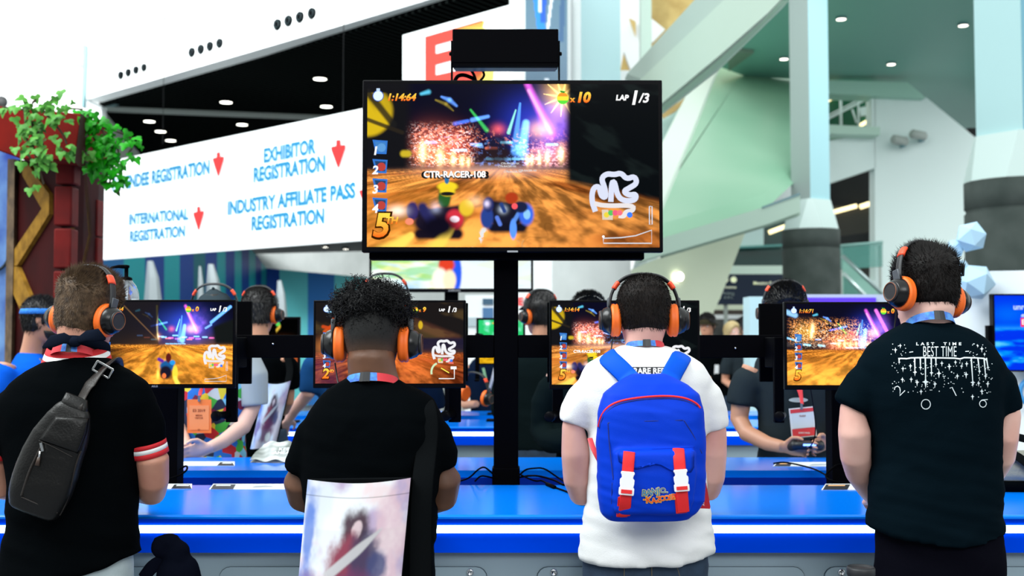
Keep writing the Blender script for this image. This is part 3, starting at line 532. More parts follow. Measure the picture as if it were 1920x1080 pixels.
        add(glow(.22, .38, .06, .1), (.6, .12, .08)); add(glow(.3, .37, .05, .08), (.55, .08, .05)); add(glow(.62, .42, .05, .06), (.6, .2, .3))
        for cu, cv, hh, ww in ((.19, .42, .07, .012), (.25, .45, .06, .013), (.295, .465, .045, .009), (.325, .475, .04, .007), (.347, .48, .035, .006), (.55, .47, .04, .006), (.565, .465, .04, .006), (.59, .46, .045, .007), (.617, .45, .05, .008), (.665, .43, .06, .011)): flame(cu, cv, hh, ww)
        over(sstep(.7, .45, u) * 0 + el(.44, .44, .06, .05) * .7, (.02, .01, .01))
        ground(.525, .47, (.80, .30, .06), (.34, .09, .015), 2); add(glow(.42, .535, .22, .035), (.5, .28, .22)); over(sstep(.62, .95, u) * sstep(.95, .55, v) * .7, (.02, .004, .0)); add(glow(.12, .9, .3, .25), (.3, .12, .01))
        lw = sstep(.17, .12, u + .12 * np.maximum(v - .3, 0) * 0) * sstep(.56, .5, v); over(lw, (.006, .006, .008))
        yl = sstep(.105, .085, np.hypot((u + .0) * 1.1, (v - .17) * .62)) ; over(yl * sstep(.05, .06, v) * (.55 + .45 * sstep(.4, .6, fbm(x * 3, v * 3 - u * 6, 3))), (.62, .42, .01)); over(seg(.0, .05, .09, .25, .02) * .9, (.01, .01, .01)); over(seg(0, .22, .12, .3, .012) * .9, (.02, .015, .01)); over(seg(.125, .43, .14, .43, .02), (.55, .4, .02))
        rw = sstep(.67, .7, u) * sstep(.64, .58, v - (u - .7) * .35); over(rw, (.002, .003, .004)); add(rw * sstep(.55, .75, fbm(x * 3 + v * 2, v * 9 - u * 9, 9)) * .35, (.012, .02, .018))
        # karts
        for du in (0,):
            over(el(.265, .70, .022, .07), (.02, .10, .02)); over(el(.245, .85, .085, .075, .15), (.012, .008, .02)); over(seg(.165, .80, .33, .77, .03), (.012, .008, .02)); over(seg(.18, .92, .31, .92, .035), (.008, .005, .012)); over(seg(.19, .76, .22, .84, .03), (.02, .02, .1)); over(seg(.15, .93, .06, 1.05, .02, .06) * .8, (1, .75, .12)); over(seg(.29, .88, .22, 1.05, .02, .05) * .8, (1, .7, .1)); over(el(.155, .78, .02, .055), (.03, .02, .12)); over(el(.30, .83, .03, .06), (.6, .03, .05)); over(el(.3, .83, .016, .02), (1, .8, .9)); over(el(.34, .76, .025, .05), (.75, .5, .03)); over(el(.145, .845, .014, .02), (1, .25, .15)); add(glow(.105, .78, .03, .03), (.8, .75, .7)); add(glow(.235, .76, .016, .03) * .6, (.5, .55, .8)); over(el(.245, .875, .06, .06, .5), (.004, .003, .01)); add(glow(.37, .72, .025, .03), (.5, .35, .25))
            over(el(.275, .63, .034, .028), (.85, .62, .02)); over(el(.275, .66, .026, .03), (.8, .6, .02)); over(el(.275, .675, .025, .012), (.01, .01, .01)); over(el(.273, .59, .008, .025), (.02, .15, .35))
            over(el(.475, .81, .06, .08, .15), (.008, .008, .02)); over(seg(.42, .74, .53, .77, .03), (.008, .008, .02)); over(seg(.43, .88, .53, .88, .03), (.006, .006, .015)); over(seg(.445, .82, .455, .86, .012), (.1, .2, .7)); over(seg(.5, .85, .52, .79, .012), (.1, .25, .7)); over(el(.41, .82, .022, .07), (.02, .05, .25)); over(el(.545, .80, .025, .065), (.04, .14, .75)); over(el(.547, .80, .012, .03), (.25, .55, 1)); over(el(.415, .74, .018, .045), (.01, .02, .12)); over(el(.525, .755, .025, .035), (.01, .015, .05)); add(glow(.465, .77, .013, .022), (.55, .65, .8)); over(seg(.46, .74, .47, .78, .012), (.02, .05, .2)); add(glow(.41, .735, .01, .02), (.8, .7, .9)); over(el(.495, .70, .022, .035), (.4, .04, .01)); over(el(.505, .75, .01, .018), (1, .1, .12)); over(el(.5, .89, .012, .06), (.1, .3, 1)); over(seg(.40, .9, .37, 1.0, .018) * sstep(.5, .6, fbm(x * 30, v * 30, 8)), (.7, .7, .7)); over(seg(.515, .93, .55, 1.0, .02) * sstep(.5, .6, fbm(x * 30, v * 30, 8)), (.5, .4, .2))
    elif kind == 'mon1':
        im[:] = (.003, .003, .01); city(.10, .05); add(glow(.62, .3, .2, .2), (.02, .05, .35))
        add(seg(.84, .25, .98, .06, .018), (.2, .6, 1.5)); add(seg(.80, .32, .84, .28, .012), (.2, .5, 1.2))
        for k in range(8): add(seg(.48 + .05 * k, .43 + .01 * (k % 3), .51 + .05 * k, .43 + .01 * (k % 3), .01), [(.3, .7, 1.2), (.9, .15, .5), (.5, .15, .9)][k % 3])
        flame(.445, .43, .05, .012); add(seg(.44, .05, .445, .4, .012), (.35, .3, .03)); over(sstep(.44, .43, u - .1 * np.abs(v - .3)) * sstep(.56, .5, v) * .9, (.012, .01, .012)); add(seg(.2, .05, .44, .45, .008), (.12, .06, .02))
        ground(.52, .5, (.95, .36, .04), (.5, .15, .015), 5); add(glow(.75, .7, .4, .2), (.25, .11, .01)); over(sstep(.32, .1, u) * sstep(.5, .6, v) * .85, (.02, .008, .004)); over(sstep(.8, .84, u - .1 * v) * sstep(.55, .48, v) * sstep(.3, .36, v + (u - .8) * .6), (.006, .008, .008))
        over(el(.52, .78, .055, .07), (.01, .1, .3)); over(el(.51, .86, .045, .08), (.01, .008, .02)); over(el(.58, .87, .02, .1), (.95, .7, .05)); over(seg(.58, .92, .6, 1.0, .02, .03), (1, .8, .1)); over(el(.5, .9, .015, .03), (1, .2, .05)); over(el(.53, .68, .02, .06), (.1, .01, .01)); over(seg(.46, .7, .485, .72, .02), (.12, .02, .35)); add(glow(.455, .88, .01, .05), (1.1, .6, .1)); over(el(.56, .74, .02, .03), (.02, .3, .75))
    elif kind == 'mon2':
        s = fbm(x * 2 + v * 3, v * 6 - u * 4, 12); im = np.array((.01, .008, .008)) + np.array((.05, .03, .008)) * sstep(.45, .7, s)[..., None]
        add(seg(.08, .1, .2, .19, .02), (.4, .9, 1.4)); over(seg(.06, .36, .16, .22, .02) * .9, (.6, .08, .01)); over(seg(.05, .3, .14, .34, .02) * .9, (.55, .06, .01)); over(seg(.12, .2, .17, .28, .012) * .9, (.7, .1, .01))
        add(seg(.62, .22, .95, .45, .06) * .5 * (1 - sstep(.45, .5, v)), (.10, .03, .015)); over(el(.71, .28, .015, .05), (.65, .42, .02))
        ground(.62, .45, (.55, .13, .025), (.28, .05, .015), 7); over(sstep(.3, .1, u) * sstep(.45, .8, v + .3 * u) * .6 * sstep(.5, .7, v), (.07, .01, .06)); over(glow(.08, .55, .08, .1) * .8, (.6, .2, .05)); add(glow(.7, .72, .2, .1), (.35, .07, .01)); over(sstep(.6, .64, v) * sstep(.7, .9, u) * .4, (.08, .01, .0)); over(sstep(.66, .7, u) * (1 - sstep(.55, .66, v)) * sstep(.42, .46, v) * .9, (.012, .01, .03)); over(sstep(.25, .6, u) * (1 - sstep(.6, .75, u)) * (1 - sstep(.62, .7, v)) * .5, (.005, .005, .005))
    elif kind == 'mon4':
        city(.0, .08); sparks(.02, .5, .2, .5, (1.1, .4, .1), 4, .53, 95); sparks(.3, .6, .4, .56, (1.1, .35, .2), 9, .48, 95); sparks(.05, .6, .25, .54, (1, .8, .6), 29, .62, 120); add(glow(.38, .48, .1, .09), (.9, .2, .06)); add(glow(.12, .35, .06, .1), (.5, .25, .03)); flame(.18, .3, .08, .012); flame(.17, .38, .06, .01)
        for k in range(6): flame(.36 + .04 * k, .5 + .006 * (k % 3), .04, .008, .8)
        add(seg(.0, .1, .06, .14, .03), (.3, .6, 1.0)); add(seg(.0, .42, .08, .46, .012), (.2, .6, .9)); over(seg(0, .5, .3, .47, .03) * .5, (.08, .07, .07)); add(seg(.12, .5, .16, .51, .012), (.3, .8, 1)); add(seg(.22, .51, .26, .52, .012), (.3, .8, 1)); add(seg(.62, .08, .7, .36, .02), (.9, .2, .8))
        ground(.565, .5, (.95, .33, .04), (.45, .13, .015), 11); add(glow(.2, .9, .4, .2), (.3, .15, .02))
    return np.clip(im, 0, 1.6)
WHT = (.95, .95, .95)
def ograd(y0, y1):
    def f(a, b):
        t = min(max((b + .35) / .7, 0), 1); return (1.0, .12 + .55 * t, .01 + .06 * t)
    return f
def hud(kind):
    H = []
    T = lambda *a, **k: H.append(('t', a, k)); Q = lambda pts, c: H.append(('p', pts, c)); L = lambda pts, wd, c: H.append(('l', pts, wd, c))
    disc = lambda cu, cv, r, n=20: [(cu + r * 9 / 16 * math.cos(2 * PI * k / n), cv + r * math.sin(2 * PI * k / n)) for k in range(n)]
    def watch(cu, cv, r): Q(disc(cu, cv, r * 1.15), (.02, .08, .4)); Q(disc(cu, cv, r), (.7, .85, 1)); Q([(cu - .006, cv - r * 1.55), (cu + .006, cv - r * 1.55), (cu + .006, cv - r), (cu - .006, cv - r)], (.5, .65, .9))
    def fruit(cu, cv, r): Q(disc(cu, cv + r * .1, r), (.1, .7, .05)); Q([(p[0], min(p[1], cv + r * .45)) for p in disc(cu, cv, r * .98)], (.85, .75, .05)); Q([(p[0], min(p[1], cv - r * .25)) for p in disc(cu, cv, r * .9)], (.95, .3, .03)); Q([(cu - .012, cv - r * 1.3), (cu + .01, cv - r * 1.1), (cu + .004, cv - r * .8), (cu - .008, cv - r * .95)], (.02, .3, .03))
    def track(u0, v0, s, c=(.62, .66, .8)):
        k = [(.10, 1.0), (.02, .72), (.05, .42), (.18, .36), (.22, .62), (.32, .66), (.30, .42), (.22, .18), (.34, .06), (.5, .09), (.64, .04), (.75, .2), (.92, .12), (.97, .3), (.8, .42), (.68, .5), (.8, .6), (.95, .56), (.93, .72), (.7, .74), (.56, .62), (.5, .25), (.44, .28), (.42, .76)]
        L([(u0 + a * s, v0 + b * s * 1.5) for a, b in k], .0165 * s / .165, c); L([(u0 + a * s, v0 + b * s * 1.5) for a, b in ((.08, .80), (.3, .86), (.9, .84), (.88, .98), (.72, 1.0), (.7, 1.12), (.58, 1.1))], .014 * s / .165, (.72, .68, .68)); L([(u0 + a * s, v0 + b * s * 1.5) for a, b in ((.3, .95), (.3, 1.16), (.4, 1.16), (.4, .98))], .02 * s / .165, (.66, .55, .42))
        for i, cc in enumerate(((.75, .6, .05), (.1, .5, .1), (.8, .1, .2), (.85, .15, .2), (.05, .2, .9))): Q(disc(u0 + s * (.33 + (i * .09) + (.12 if i == 4 else 0)), v0 + s * 1.5 * (1.08 - .05 * (i in (1, 2, 3))), .017 * s / .165), cc)
    def ranks(u0, v0, dv, s):
        for i in range(4):
            v_ = v0 + dv * i; Q([(u0, v_), (u0 + .052 * s, v_ + .006), (u0 + .048 * s, v_ + .088 * s), (u0 + .012 * s, v_ + .086 * s)], (.03, .16, .55)); Q([(u0 + .008 * s, v_ + .012 * s), (u0 + .046 * s, v_ + .016 * s), (u0 + .043 * s, v_ + .076 * s), (u0 + .017 * s, v_ + .074 * s)], (.02, .05, .12) if i else (.05, .2, .5))
            Q(disc(u0 + .031 * s, v_ + .048 * s, .026 * s), (.10, .30, .62) if i == 0 else (.45, .05, .04)); T(str(i + 1), u0 + .009 * s, v_ + .07 * s, .05 * s, WHT, bold=.03, shear=.15)
    def wedge(u0, v0, s): L([(u0, v0), (u0 + .06 * s, v0 - .004 * s), (u0 + .11 * s, v0 - .016 * s), (u0 + .165 * s, v0 - .05 * s), (u0 + .165 * s, v0 + .03 * s), (u0, v0 + .03 * s), (u0, v0)], .0035 * s, (.6, .62, .66))
    if kind == 'tv':
        watch(.037, .075, .03); T('1:14:64', .115, .085, .042, ograd(0, 0), shear=.25, bold=.035); fruit(.672, .085, .036); T('x', .705, .095, .035, ograd(0, 0), bold=.04); T('10', .74, .085, .06, ograd(0, 0), bold=.045, shear=.2); T('LAP', .875, .085, .032, WHT, bold=.045, shear=.15); T('1', .915, .088, .085, WHT, bold=.025, shear=.2); T('/3', .95, .088, .055, WHT, bold=.03, shear=.2)
        ranks(.018, .345, .118, 1.0); T('5', .046, .878, .15, (.03, .008, .0), bold=.06, shear=.18); T('5', .045, .875, .14, ograd(0, 0), bold=.025, shear=.18); T('TH', .083, .84, .04, ograd(0, 0), bold=.03, shear=.2); T('CTR-RACER-108', .301, .562, .04, (.01, .01, .01), bold=.07); T('CTR-RACER-108', .3, .558, .037, WHT, bold=.035)
        for a, b in ((.49, .49), (.48, .507), (.5, .54), (.55, .533)): T('CTR-RACER-101', a, b, .011, (.6, .6, .6), bold=.03)
        track(.765, .535, .165); L([(.966, .75), (.975, .75), (.975, .86), (.966, .86), (.966, .75)], .003, (.6, .65, .75)); wedge(.808, .945, 1.0); Q(disc(.808, .935, .008), WHT)
        return H
    s = 1.15
    if kind != 'mon2':
        watch(.05, .085, .034); T({'mon1': '1:14:64', 'mon3': '1:14:14', 'mon4': '1:16:71'}[kind], .135, .09, .045, ograd(0, 0), bold=.03, shear=.2)
    else: watch(.072, .085, .034); T('1:20', .14, .09, .045, ograd(0, 0), bold=.03)
    fruit(.672, .09, .036); T('x', .705, .1, .035, ograd(0, 0), bold=.04); T({'mon2': '9', 'mon3': '10'}.get(kind, '0'), .735, .09, .055, ograd(0, 0), bold=.04, shear=.1); T('LAP', .855, .095, .03, WHT, bold=.045); T('1', .9, .09, .075, WHT, bold=.025, shear=.2); T('/3', .94, .095, .05, WHT, bold=.03, shear=.1)
    ranks(.05 if kind == 'mon2' else .052, .37, .115, 1.0); n_ = {'mon1': '5', 'mon2': '2'}.get(kind, '5')
    T(n_, .068, .887, .128, (.03, .008, 0), bold=.06, shear=.15); T(n_, .068, .885, .118, ograd(0, 0), bold=.025, shear=.15); T('ND' if n_ == '2' else 'TH', .105, .85, .035, ograd(0, 0), bold=.03)
    track(.79, .46 if kind == 'mon2' else .52, .16, (.75, .75, .78))
    if kind == 'mon2':
        L([(.835 + .05 * math.cos(a), .86 - .11 * math.sin(a)) for a in [PI * (1.0 - .055 * k) + .25 for k in range(10)]], .012, (.55, .75, .45)); L([(.9, .745), (.935, .75)], .01, (.8, .15, .12)); L([(.85, .81), (.905, .87)], .006, (.95, .8, .1)); L([(.835, .94), (.94, .94), (.94, .81)], .006, (.85, .85, .85)); Q([(.915, .79), (.955, .79), (.955, .825), (.915, .825)], (.85, .85, .85))
    else: L([(.955, .73), (.965, .73), (.965, .84), (.955, .84), (.955, .73)], .003, (.7, .7, .75)); wedge(.8, .94, .95)
    if kind == 'mon3': T('CTR-RACER-108', .24, .6, .032, WHT, bold=.035); Q(disc(.3, .68, .03), (.85, .62, .02))
    return H
M_scr = screen_mat('screen_picture', .95)
def screen(name, TL, TR, BL, kind, W, H, parent, mat_=None, items=None, skip=None):
    TL, TR, BL = Vector(TL), Vector(TR), Vector(BL); U = TR - TL; V = BL - TL; N = U.cross(V).normalized(); N = -N if N.dot(Vector((0, -1, 0))) * (1 if U.x > 0 else -1) < 0 else N
    im = paint(kind, W + 1, H + 1); mb = MB()
    mb.grid(lambda a, b: TL + U * a + V * b, W, H, 0, [tuple(c) for c in im.reshape(-1, 3).tolist()], False)
    As = U.length / V.length; dep = [0.0006]
    mp = lambda a, b: TL + U * a + V * b + N * dep[0]
    for it in (items if items is not None else (hud(kind) if kind[:2] in ('tv', 'mo') else [])):
        dep[0] += .00004
        if it[0] == 't':
            txt, a, b, h, c = it[1]; s = h / .7; put_text(mb, txt, lambda x_, y_: mp(a + x_ * s / As, b - y_ * s), 1, c, **it[2])
        elif it[0] == 'p': mb.add([mp(*q) for q in it[1]], [tuple(range(len(it[1])))], 0, it[2])
        else:
            pts = it[1]; wd = it[2]
            if len(pts) > 6 and pts[0] != pts[-1]:
                # round the corners of long lines
                q = pts
                for _ in range(2): q = [q[0]] + [r for i in range(len(q) - 1) for r in ((q[i][0] * .75 + q[i + 1][0] * .25, q[i][1] * .75 + q[i + 1][1] * .25), (q[i][0] * .25 + q[i + 1][0] * .75, q[i][1] * .25 + q[i + 1][1] * .75))] + [q[-1]]
                pts = q
            L_ = []; R_ = []
            for i, (a, b) in enumerate(pts):
                p0 = pts[max(i - 1, 0)]; p1 = pts[min(i + 1, len(pts) - 1)]; dx = (p1[0] - p0[0]) * As; dy = p1[1] - p0[1]; l = math.hypot(dx, dy) or 1
                nx, ny = -dy / l * wd, dx / l * wd; L_.append(mp(a + nx / As, b + ny)); R_.append(mp(a - nx / As, b - ny))
            k = len(pts); mb.add(L_ + R_, [(i, i + 1, k + i + 1, k + i) for i in range(k - 1)], 0, it[3])
    return mb.build(name, mat_ or M_scr, parent)
# ------------------------------------------------------------------ demo counters
M_blue = mat('glossy_blue_laminate', (.0, .045, .55), .6, spec=.0)
M_bluetop = mat('gloss_blue_worktop', (.0, .21, .98), .16, spec=.2)
M_cab = mat('grey_blue_cabinet', (.30, .40, .46), .4)
M_led = mat('led_strip', (1, 1, 1), .4, emit=(.55, .85, 1), es=2.6)
M_chrome = mat('chrome', (.7, .72, .74), .15, metal=1)
M_line = mat('cabinet_gap', (.04, .07, .09), .6)
ZT = .996
def counter(y0, y1, x0, x1, s, label, front=True, doors=True, ls=1.0):
    """s=+1: the served edge faces the camera (at y0)."""
    t = thing('demo_counter', label, 'counter', ((x0 + x1) / 2, (y0 + y1) / 2, 0), 'blue demo counters')
    ye, yb = (y0, y1) if s > 0 else (y1, y0)
    Y = lambda d: ye + s * d
    mb = MB(); b = [(Y(.0), ZT - .006), (Y(.004), ZT - .002), (Y(.01), ZT), (yb, ZT), (yb, ZT - .03), (Y(.05), ZT - .03), (Y(.03), ZT - .034), (Y(.0), ZT - .012)]
    mb.loft([[(x, y, z) for y, z in b] for x in (x0, x1)], smooth=False); mb.build('worktop', M_bluetop, t)
    mb = MB(); b = [(Y(.0), ZT - .012), (Y(.028), ZT - .034), (Y(.028), ZT - .062), (Y(-.004), ZT - .118), (Y(.06), ZT - .122), (Y(.06), ZT - .012)]
    mb.loft([[(x, y, z) for y, z in b] for x in (x0, x1)], smooth=False); mb.build('edge_band', M_blue, t)
    mb = MB(); yl = Y(.018); mb.box((x0, min(yl, yl + s * .012), ZT - .06), (x1, max(yl, yl + s * .012), ZT - .036)); mb.build('light_strip', M_led, t)
    mb = MB(); ya, yc = sorted((Y(.03), yb)); mb.box((x0, ya, 0.0), (x1, yc, ZT - .122)); cab = mb.build('cabinet', M_cab, t)
    mb = MB(); yp = yb - s * .0; mb.box((x0, min(yp, yp + s * .008), .0), (x1, max(yp, yp + s * .008), ZT - .03)); mb.build('back_panel', mat('deep_blue_panel', (0, .03, .42), .25), t)
    if doors and s > 0:
        f_ = Y(.03); zt = P(0, 1062, f_).z
        for sg_ in (-1, 1):
            for k in range(2):
                xa = P(960 + sg_ * 46, 1062, f_).x + sg_ * k * .92; xb = xa + sg_ * .86
                pts = []
                for cx, cz, a0 in ((xa + sg_ * .035, zt - .035, 0), (xb - sg_ * .035, zt - .035, 1), (xb, .12, 2), (xa, .12, 3)):
                    if a0 < 2:
                        for q in range(5): a = (PI - q * PI / 8) if a0 == 0 else (PI / 2 - q * PI / 8); pts.append((cx + sg_ * .035 * math.cos(a), f_, cz + .035 * math.sin(a)))
                    else: pts.append((cx, f_, cz))
                cen = Vector((sum(p[0] for p in pts) / len(pts), f_, sum(p[2] for p in pts) / len(pts)))
                dm = MB(); dm.prism([cen + (Vector(p) - cen) * 1.0 + Vector((0, -.001, 0)) for p in pts], (0, -.004, 0), 1); dm.prism([Vector((cen.x + (p[0] - cen.x) * .995, f_ - .004, cen.z + (p[2] - cen.z) * .994)) for p in pts], (0, -.006, 0), 0)
                dr = dm.build('door', [M_cab, M_line], t)
                lx = xa + sg_ * .048 ; lm = MB(); c = Vector((xa - sg_ * 0 + sg_ * .03 * 0 + (-sg_) * -.0, f_ - .008, P(0, 1072, f_).z)); c.x = xa + sg_ * (-.052 if False else .055)
                lm.lathe(c, (0, -1, 0), [(.012, 0), (.012, .006), (.009, .009), (.006, .009), (.0055, .007)], 20); lm.build('lock', M_chrome, dr)
    return t
counter(3.66, 4.42, -3.0, 3.0, 1, 'near blue counter with a white light strip before the four players')
counter(4.92, 5.48, -3.0, 2.6, -1, 'blue counter behind the screen frame where opposite players stand', doors=False)
counter(7.42, 8.1, -2.6, 2.4, 1, 'farther blue counter with light strip seen under the frame', doors=False)
counter(8.55, 9.1, -2.6, 2.4, -1, 'farthest blue counter behind the second big screen', doors=False)
# ------------------------------------------------------------------ black frames carrying the screens
def frame(y, x0, x1, label, legs, zc, post, top):
    t = thing('screen_frame', label, 'frame', (post, y, 0))
    mb = MB(); mb.box((post - .05, y - .04, 0), (post + .05, y + .04, top)); pz = ZT; mb.box((post - .056, y - .05, .9), (post + .056, y + .05, P(0, 878, 4.62).z if y < 5 else 1.05)); mb.build('post', M_black, t, .004)
    for x in legs: mb = MB(); mb.box((x - .058, y - .05, 0), (x + .058, y + .05, zc[0])); mb.build('leg', M_black, t, .004)
    for a, b in ((x0, post - .05), (post + .05, x1)): mb = MB(); mb.box((a, y - .045, zc[0]), (b, y + .045, zc[1])); mb.build('beam', M_black, t, .003)
    return t
xl, xr = P(314, 700, 4.67).x, P(1579, 700, 4.67).x
zb = (P(0, 671, 4.625).z, P(0, 628, 4.625).z)
fr = frame(4.67, P(214, 0, 4.67).x, P(1690, 0, 4.67).x, 'black metal frame with post, legs and beam holding the near screens', (xl, xr), zb, P(949, 0, 4.67).x, P(0, 300, 4.67).z)
mb = MB(); mb.lathe(P(512, 645, 4.622), (0, -1, 0), [(.004, 0), (.004, .003), (.001, .004)], 10); mb.build('bolt', M_chrome, fr); mb = MB(); mb.lathe(P(1379, 653, 4.622), (0, -1, 0), [(.004, 0), (.004, .003), (.001, .004)], 10); mb.build('bolt', M_chrome, fr)
frame(8.4, -2.3, 2.0, 'black frame behind holding the second big screen', (-2.1, 1.9), zb, P(848, 0, 8.4).x, 2.2)
def monitor(px0, px1, py0, py1, d, kind, label, chin=8, brand=None, dep=.05, W=256, H=144, grp='game monitors on the black frame', name='monitor', back=4.62, stand=False):
    a = P(px0, py0, d); b = P(px1, py1, d); x0, x1, z0, z1 = a.x, b.x, b.z, a.z; px = d / F
    t = thing(name, label, 'screen', ((x0 + x1) / 2, d + dep / 2, z0), grp)
    mb = MB(); mb.box((x0, d, z0), (x1, d + dep * .55, z1)); mb.build('casing', M_blackg, t, .003)
    mb = MB(); cx = (x0 + x1) / 2; w_ = (x1 - x0) * .3; mb.box((cx - w_, d + dep * .55, z0 + (z1 - z0) * .2), (cx + w_, d + dep, z1 - (z1 - z0) * .2)); mb.build('rear_cover', M_black, t, .01)
    m_ = 4.5 * px; yv = d - .001
    screen('display', (x0 + m_, yv, z1 - m_ * .9), (x1 - m_, yv, z1 - m_ * .9), (x0 + m_, yv, z0 + chin * px), kind, W, H, t)
    if brand:
        mb = MB(); s = brand[2] * px; c = P(brand[1], py1 - chin * .45, d - .0012); put_text(mb, brand[0], lambda q, r: c + Vector((q * s, 0, r * s)), 1, bold=.02); mb.build('maker_mark', mat('mark_grey', (.3, .3, .32), .4), t)
    if back:
        mb = MB(); zc = (z0 + z1) / 2; mb.box((cx - .05, d + dep, zc - .05), (cx + .05, back + .0, zc + .05)); mb.build('mount', M_black, t)
    if stand: mb = MB(); mb.box(((x0 + x1) / 2 - .03, d + dep, ZT), ((x0 + x1) / 2 + .03, d + dep + .03, z0 + .1)); mb.box(((x0 + x1) / 2 - .1, d - .02, ZT), ((x0 + x1) / 2 + .1, d + .14, ZT + .012)); mb.build('stand', M_black, t)
    return t
monitor(178, 440, 562, 728, 4.25, 'mon1', 'leftmost game monitor showing an orange track and purple city', brand=('ASUS', 290, 5))
monitor(588, 873, 563, 728, 4.25, 'mon2', 'game monitor with red brown cave track and speed dial', chin=9)
monitor(1030, 1313, 563, 730, 4.25, 'mon3', 'game monitor with fireworks and yellow marker before the white-shirted man', chin=9)
monitor(1470, 1752, 566, 731, 4.25, 'mon4', 'rightmost game monitor with orange fire glow over a dirt track', chin=9)
# their twins on the far side of the frame, seen from behind
def backmon(px0, px1, py0, py1, d, label):
    a = P(px0, py0, d); b = P(px1, py1, d); x0, x1, z0, z1 = a.x, b.x, b.z, a.z
    t = thing('monitor', label, 'screen', ((x0 + x1) / 2, d, z0), 'monitors facing the opposite players')
    mb = MB(); mb.box((x0, d, z0), (x1, d + .025, z1)); mb.build('casing', M_black, t, .003)
    mb = MB(); cx = (x0 + x1) / 2; mb.obox((cx, d - .008, (z0 + z1) / 2), (.12, 0, 0), (0, .008, 0), (0, 0, .09)); mb.build('rear_cover', M_blackg, t, .004)
    screen('display', (x1 - .01, d + .026, z1 - .01), (x0 + .01, d + .026, z1 - .01), (x1 - .01, d + .026, z0 + .02), 'green', 64, 36, t)
    mb = MB(); mb.box((cx - .05, 4.72, (z0 + z1) / 2 - .05), (cx + .05, d, (z0 + z1) / 2 + .05)); mb.build('mount', M_black, t)
backmon(216, 470, 565, 720, 4.75, 'black back of a monitor just right of the leftmost game monitor')
backmon(623, 877, 568, 715, 4.75, 'monitor back hidden behind the red brown game monitor, only its edge visible')
backmon(1026, 1280, 567, 717, 4.75, 'monitor back peeping out left of the fireworks game monitor')
backmon(1424, 1678, 569, 716, 4.75, 'black back of a monitor just left of the rightmost game monitor')
# headset hangers below the monitors
for x0, x1, y1, pgx, lb in ((424, 443, 792, 430, 'black hanger bar with peg under the leftmost game monitor'), (841, 864, 792, 853, 'black hanger bar with peg under the red brown game monitor'), (1036, 1056, 793, 1046, 'black hanger bar under the fireworks monitor, mostly behind the white shirt'), (1452, 1471, 793, 1470, 'black hanger bar with peg under the rightmost game monitor')):
    d = 4.45; a = P(x0, 690, d); b = P(x1, y1, d); t = thing('headset_hanger', lb, 'hanger', ((a.x + b.x) / 2, d + .02, b.z), 'headset hangers under the monitors')
    mb = MB(); mb.box((a.x, d, b.z), (b.x, d + .03, a.z + .12)); mb.box((a.x, d + .03, a.z), (b.x, 4.62, a.z + .12)); mb.build('bar', M_black, t, .003)
    c = P(pgx, y1 - 14, d); mb = MB(); mb.lathe(c + Vector((-.0, .03, 0)), (-.35, -1, .0), [(.016, 0), (.016, .09), (.02, .095), (.02, .11), (.015, .113)], 16); mb.build('peg', M_blackg, t)
# big screen and the box on top
d = 4.48; a = P(680, 150, d); b = P(1243.5, 473, d); px = d / F
t = thing('large_screen', 'big wall-size television showing a kart race above the players', 'screen', ((a.x + b.x) / 2, d + .03, b.z))
mb = MB(); mb.box((a.x, d, b.z), (b.x, d + .045, a.z)); mb.build('casing', M_blackg, t, .004)
screen('display', P(689, 157, d - .001), P(1234, 158, d - .001), P(688, 463, d - .001), 'tv', 480, 270, t)
mb = MB(); mb.obox(P(961, 471.5, d - .001), (10 * px, 0, 0), (0, .002, 0), (0, 0, 1.6 * px)); mb.build('maker_plate', mat('plate_silver', (.5, .52, .54), .3, metal=.6), t)
mb = MB(); p0 = P(692, 486, 4.53); p1 = P(1208, 470, 4.53); mb.box((p0.x, 4.53, p0.z), (p1.x, 4.62, p1.z + .2)); mb.build('mount', M_black, t, .003)
t = thing('projector_box', 'black box-shaped spotlight housing on a bracket above the big screen', 'projector', P(949, 150, 4.6))
c0 = P(848, 118, 4.5); c1 = P(1047, 54, 4.5)
mb = MB(); mb.box((c0.x, 4.5, c0.z), (c1.x, 4.62, c1.z)); mb.build('housing', M_black, t, .004)
mb = MB(); q0 = P(850, 124, 4.5); mb.box((c0.x + .002, 4.502, q0.z), (c1.x - .002, 4.53, c0.z)); q = P(852, 128, 4.52); mb.prism([(c0.x + .003, 4.53, q0.z + .004), (c1.x - .003, 4.53, q0.z + .004), (c1.x - .009, 4.6, q0.z + .002), (c0.x + .009, 4.6, q0.z + .002)], (0, 0, .004), 1); mb.build('base_plate', [M_black, mat('brushed_plate', (.25, .28, .27), .4, metal=.3)], t)
for sx, nm in ((c0.x - .004, -1), (c1.x + .004, 1)):
    mb = MB(); mb.box((sx - .003, 4.52, P(0, 158, 4.6).z), (sx + .003, 4.58, P(0, 86, 4.6).z)); br = mb.build('bracket', M_black, t)
    mb = MB(); mb.lathe(P(0, 101, 4.55) + Vector((sx, 0, 0)) - Vector((P(0, 101, 4.55).x, 0, 0)), (nm, 0, 0), [(.008, 0), (.008, .01), (.004, .012)], 12); mb.build('knob', M_blackg, br)
def cable(pts, r, name, label, m=None, parent=None, grp=None):
    q = [Vector(p) for p in pts]
    for _ in range(3): q = [q[0]] + [r_ for i in range(len(q) - 1) for r_ in (q[i].lerp(q[i + 1], .25), q[i].lerp(q[i + 1], .75))] + [q[-1]]
    mb = MB(); mb.tube(q, r, 8); o = mb.build(name, m or M_black, parent, center=parent is None)
    if parent is None: tag(o, label, 'cable', grp)
    return o
cable([P(853, 151, 4.62), P(858, 142, 4.6), P(870, 140, 4.6), P(885, 146, 4.6), P(892, 150, 4.6)], .008, 'cable', '', None, t)
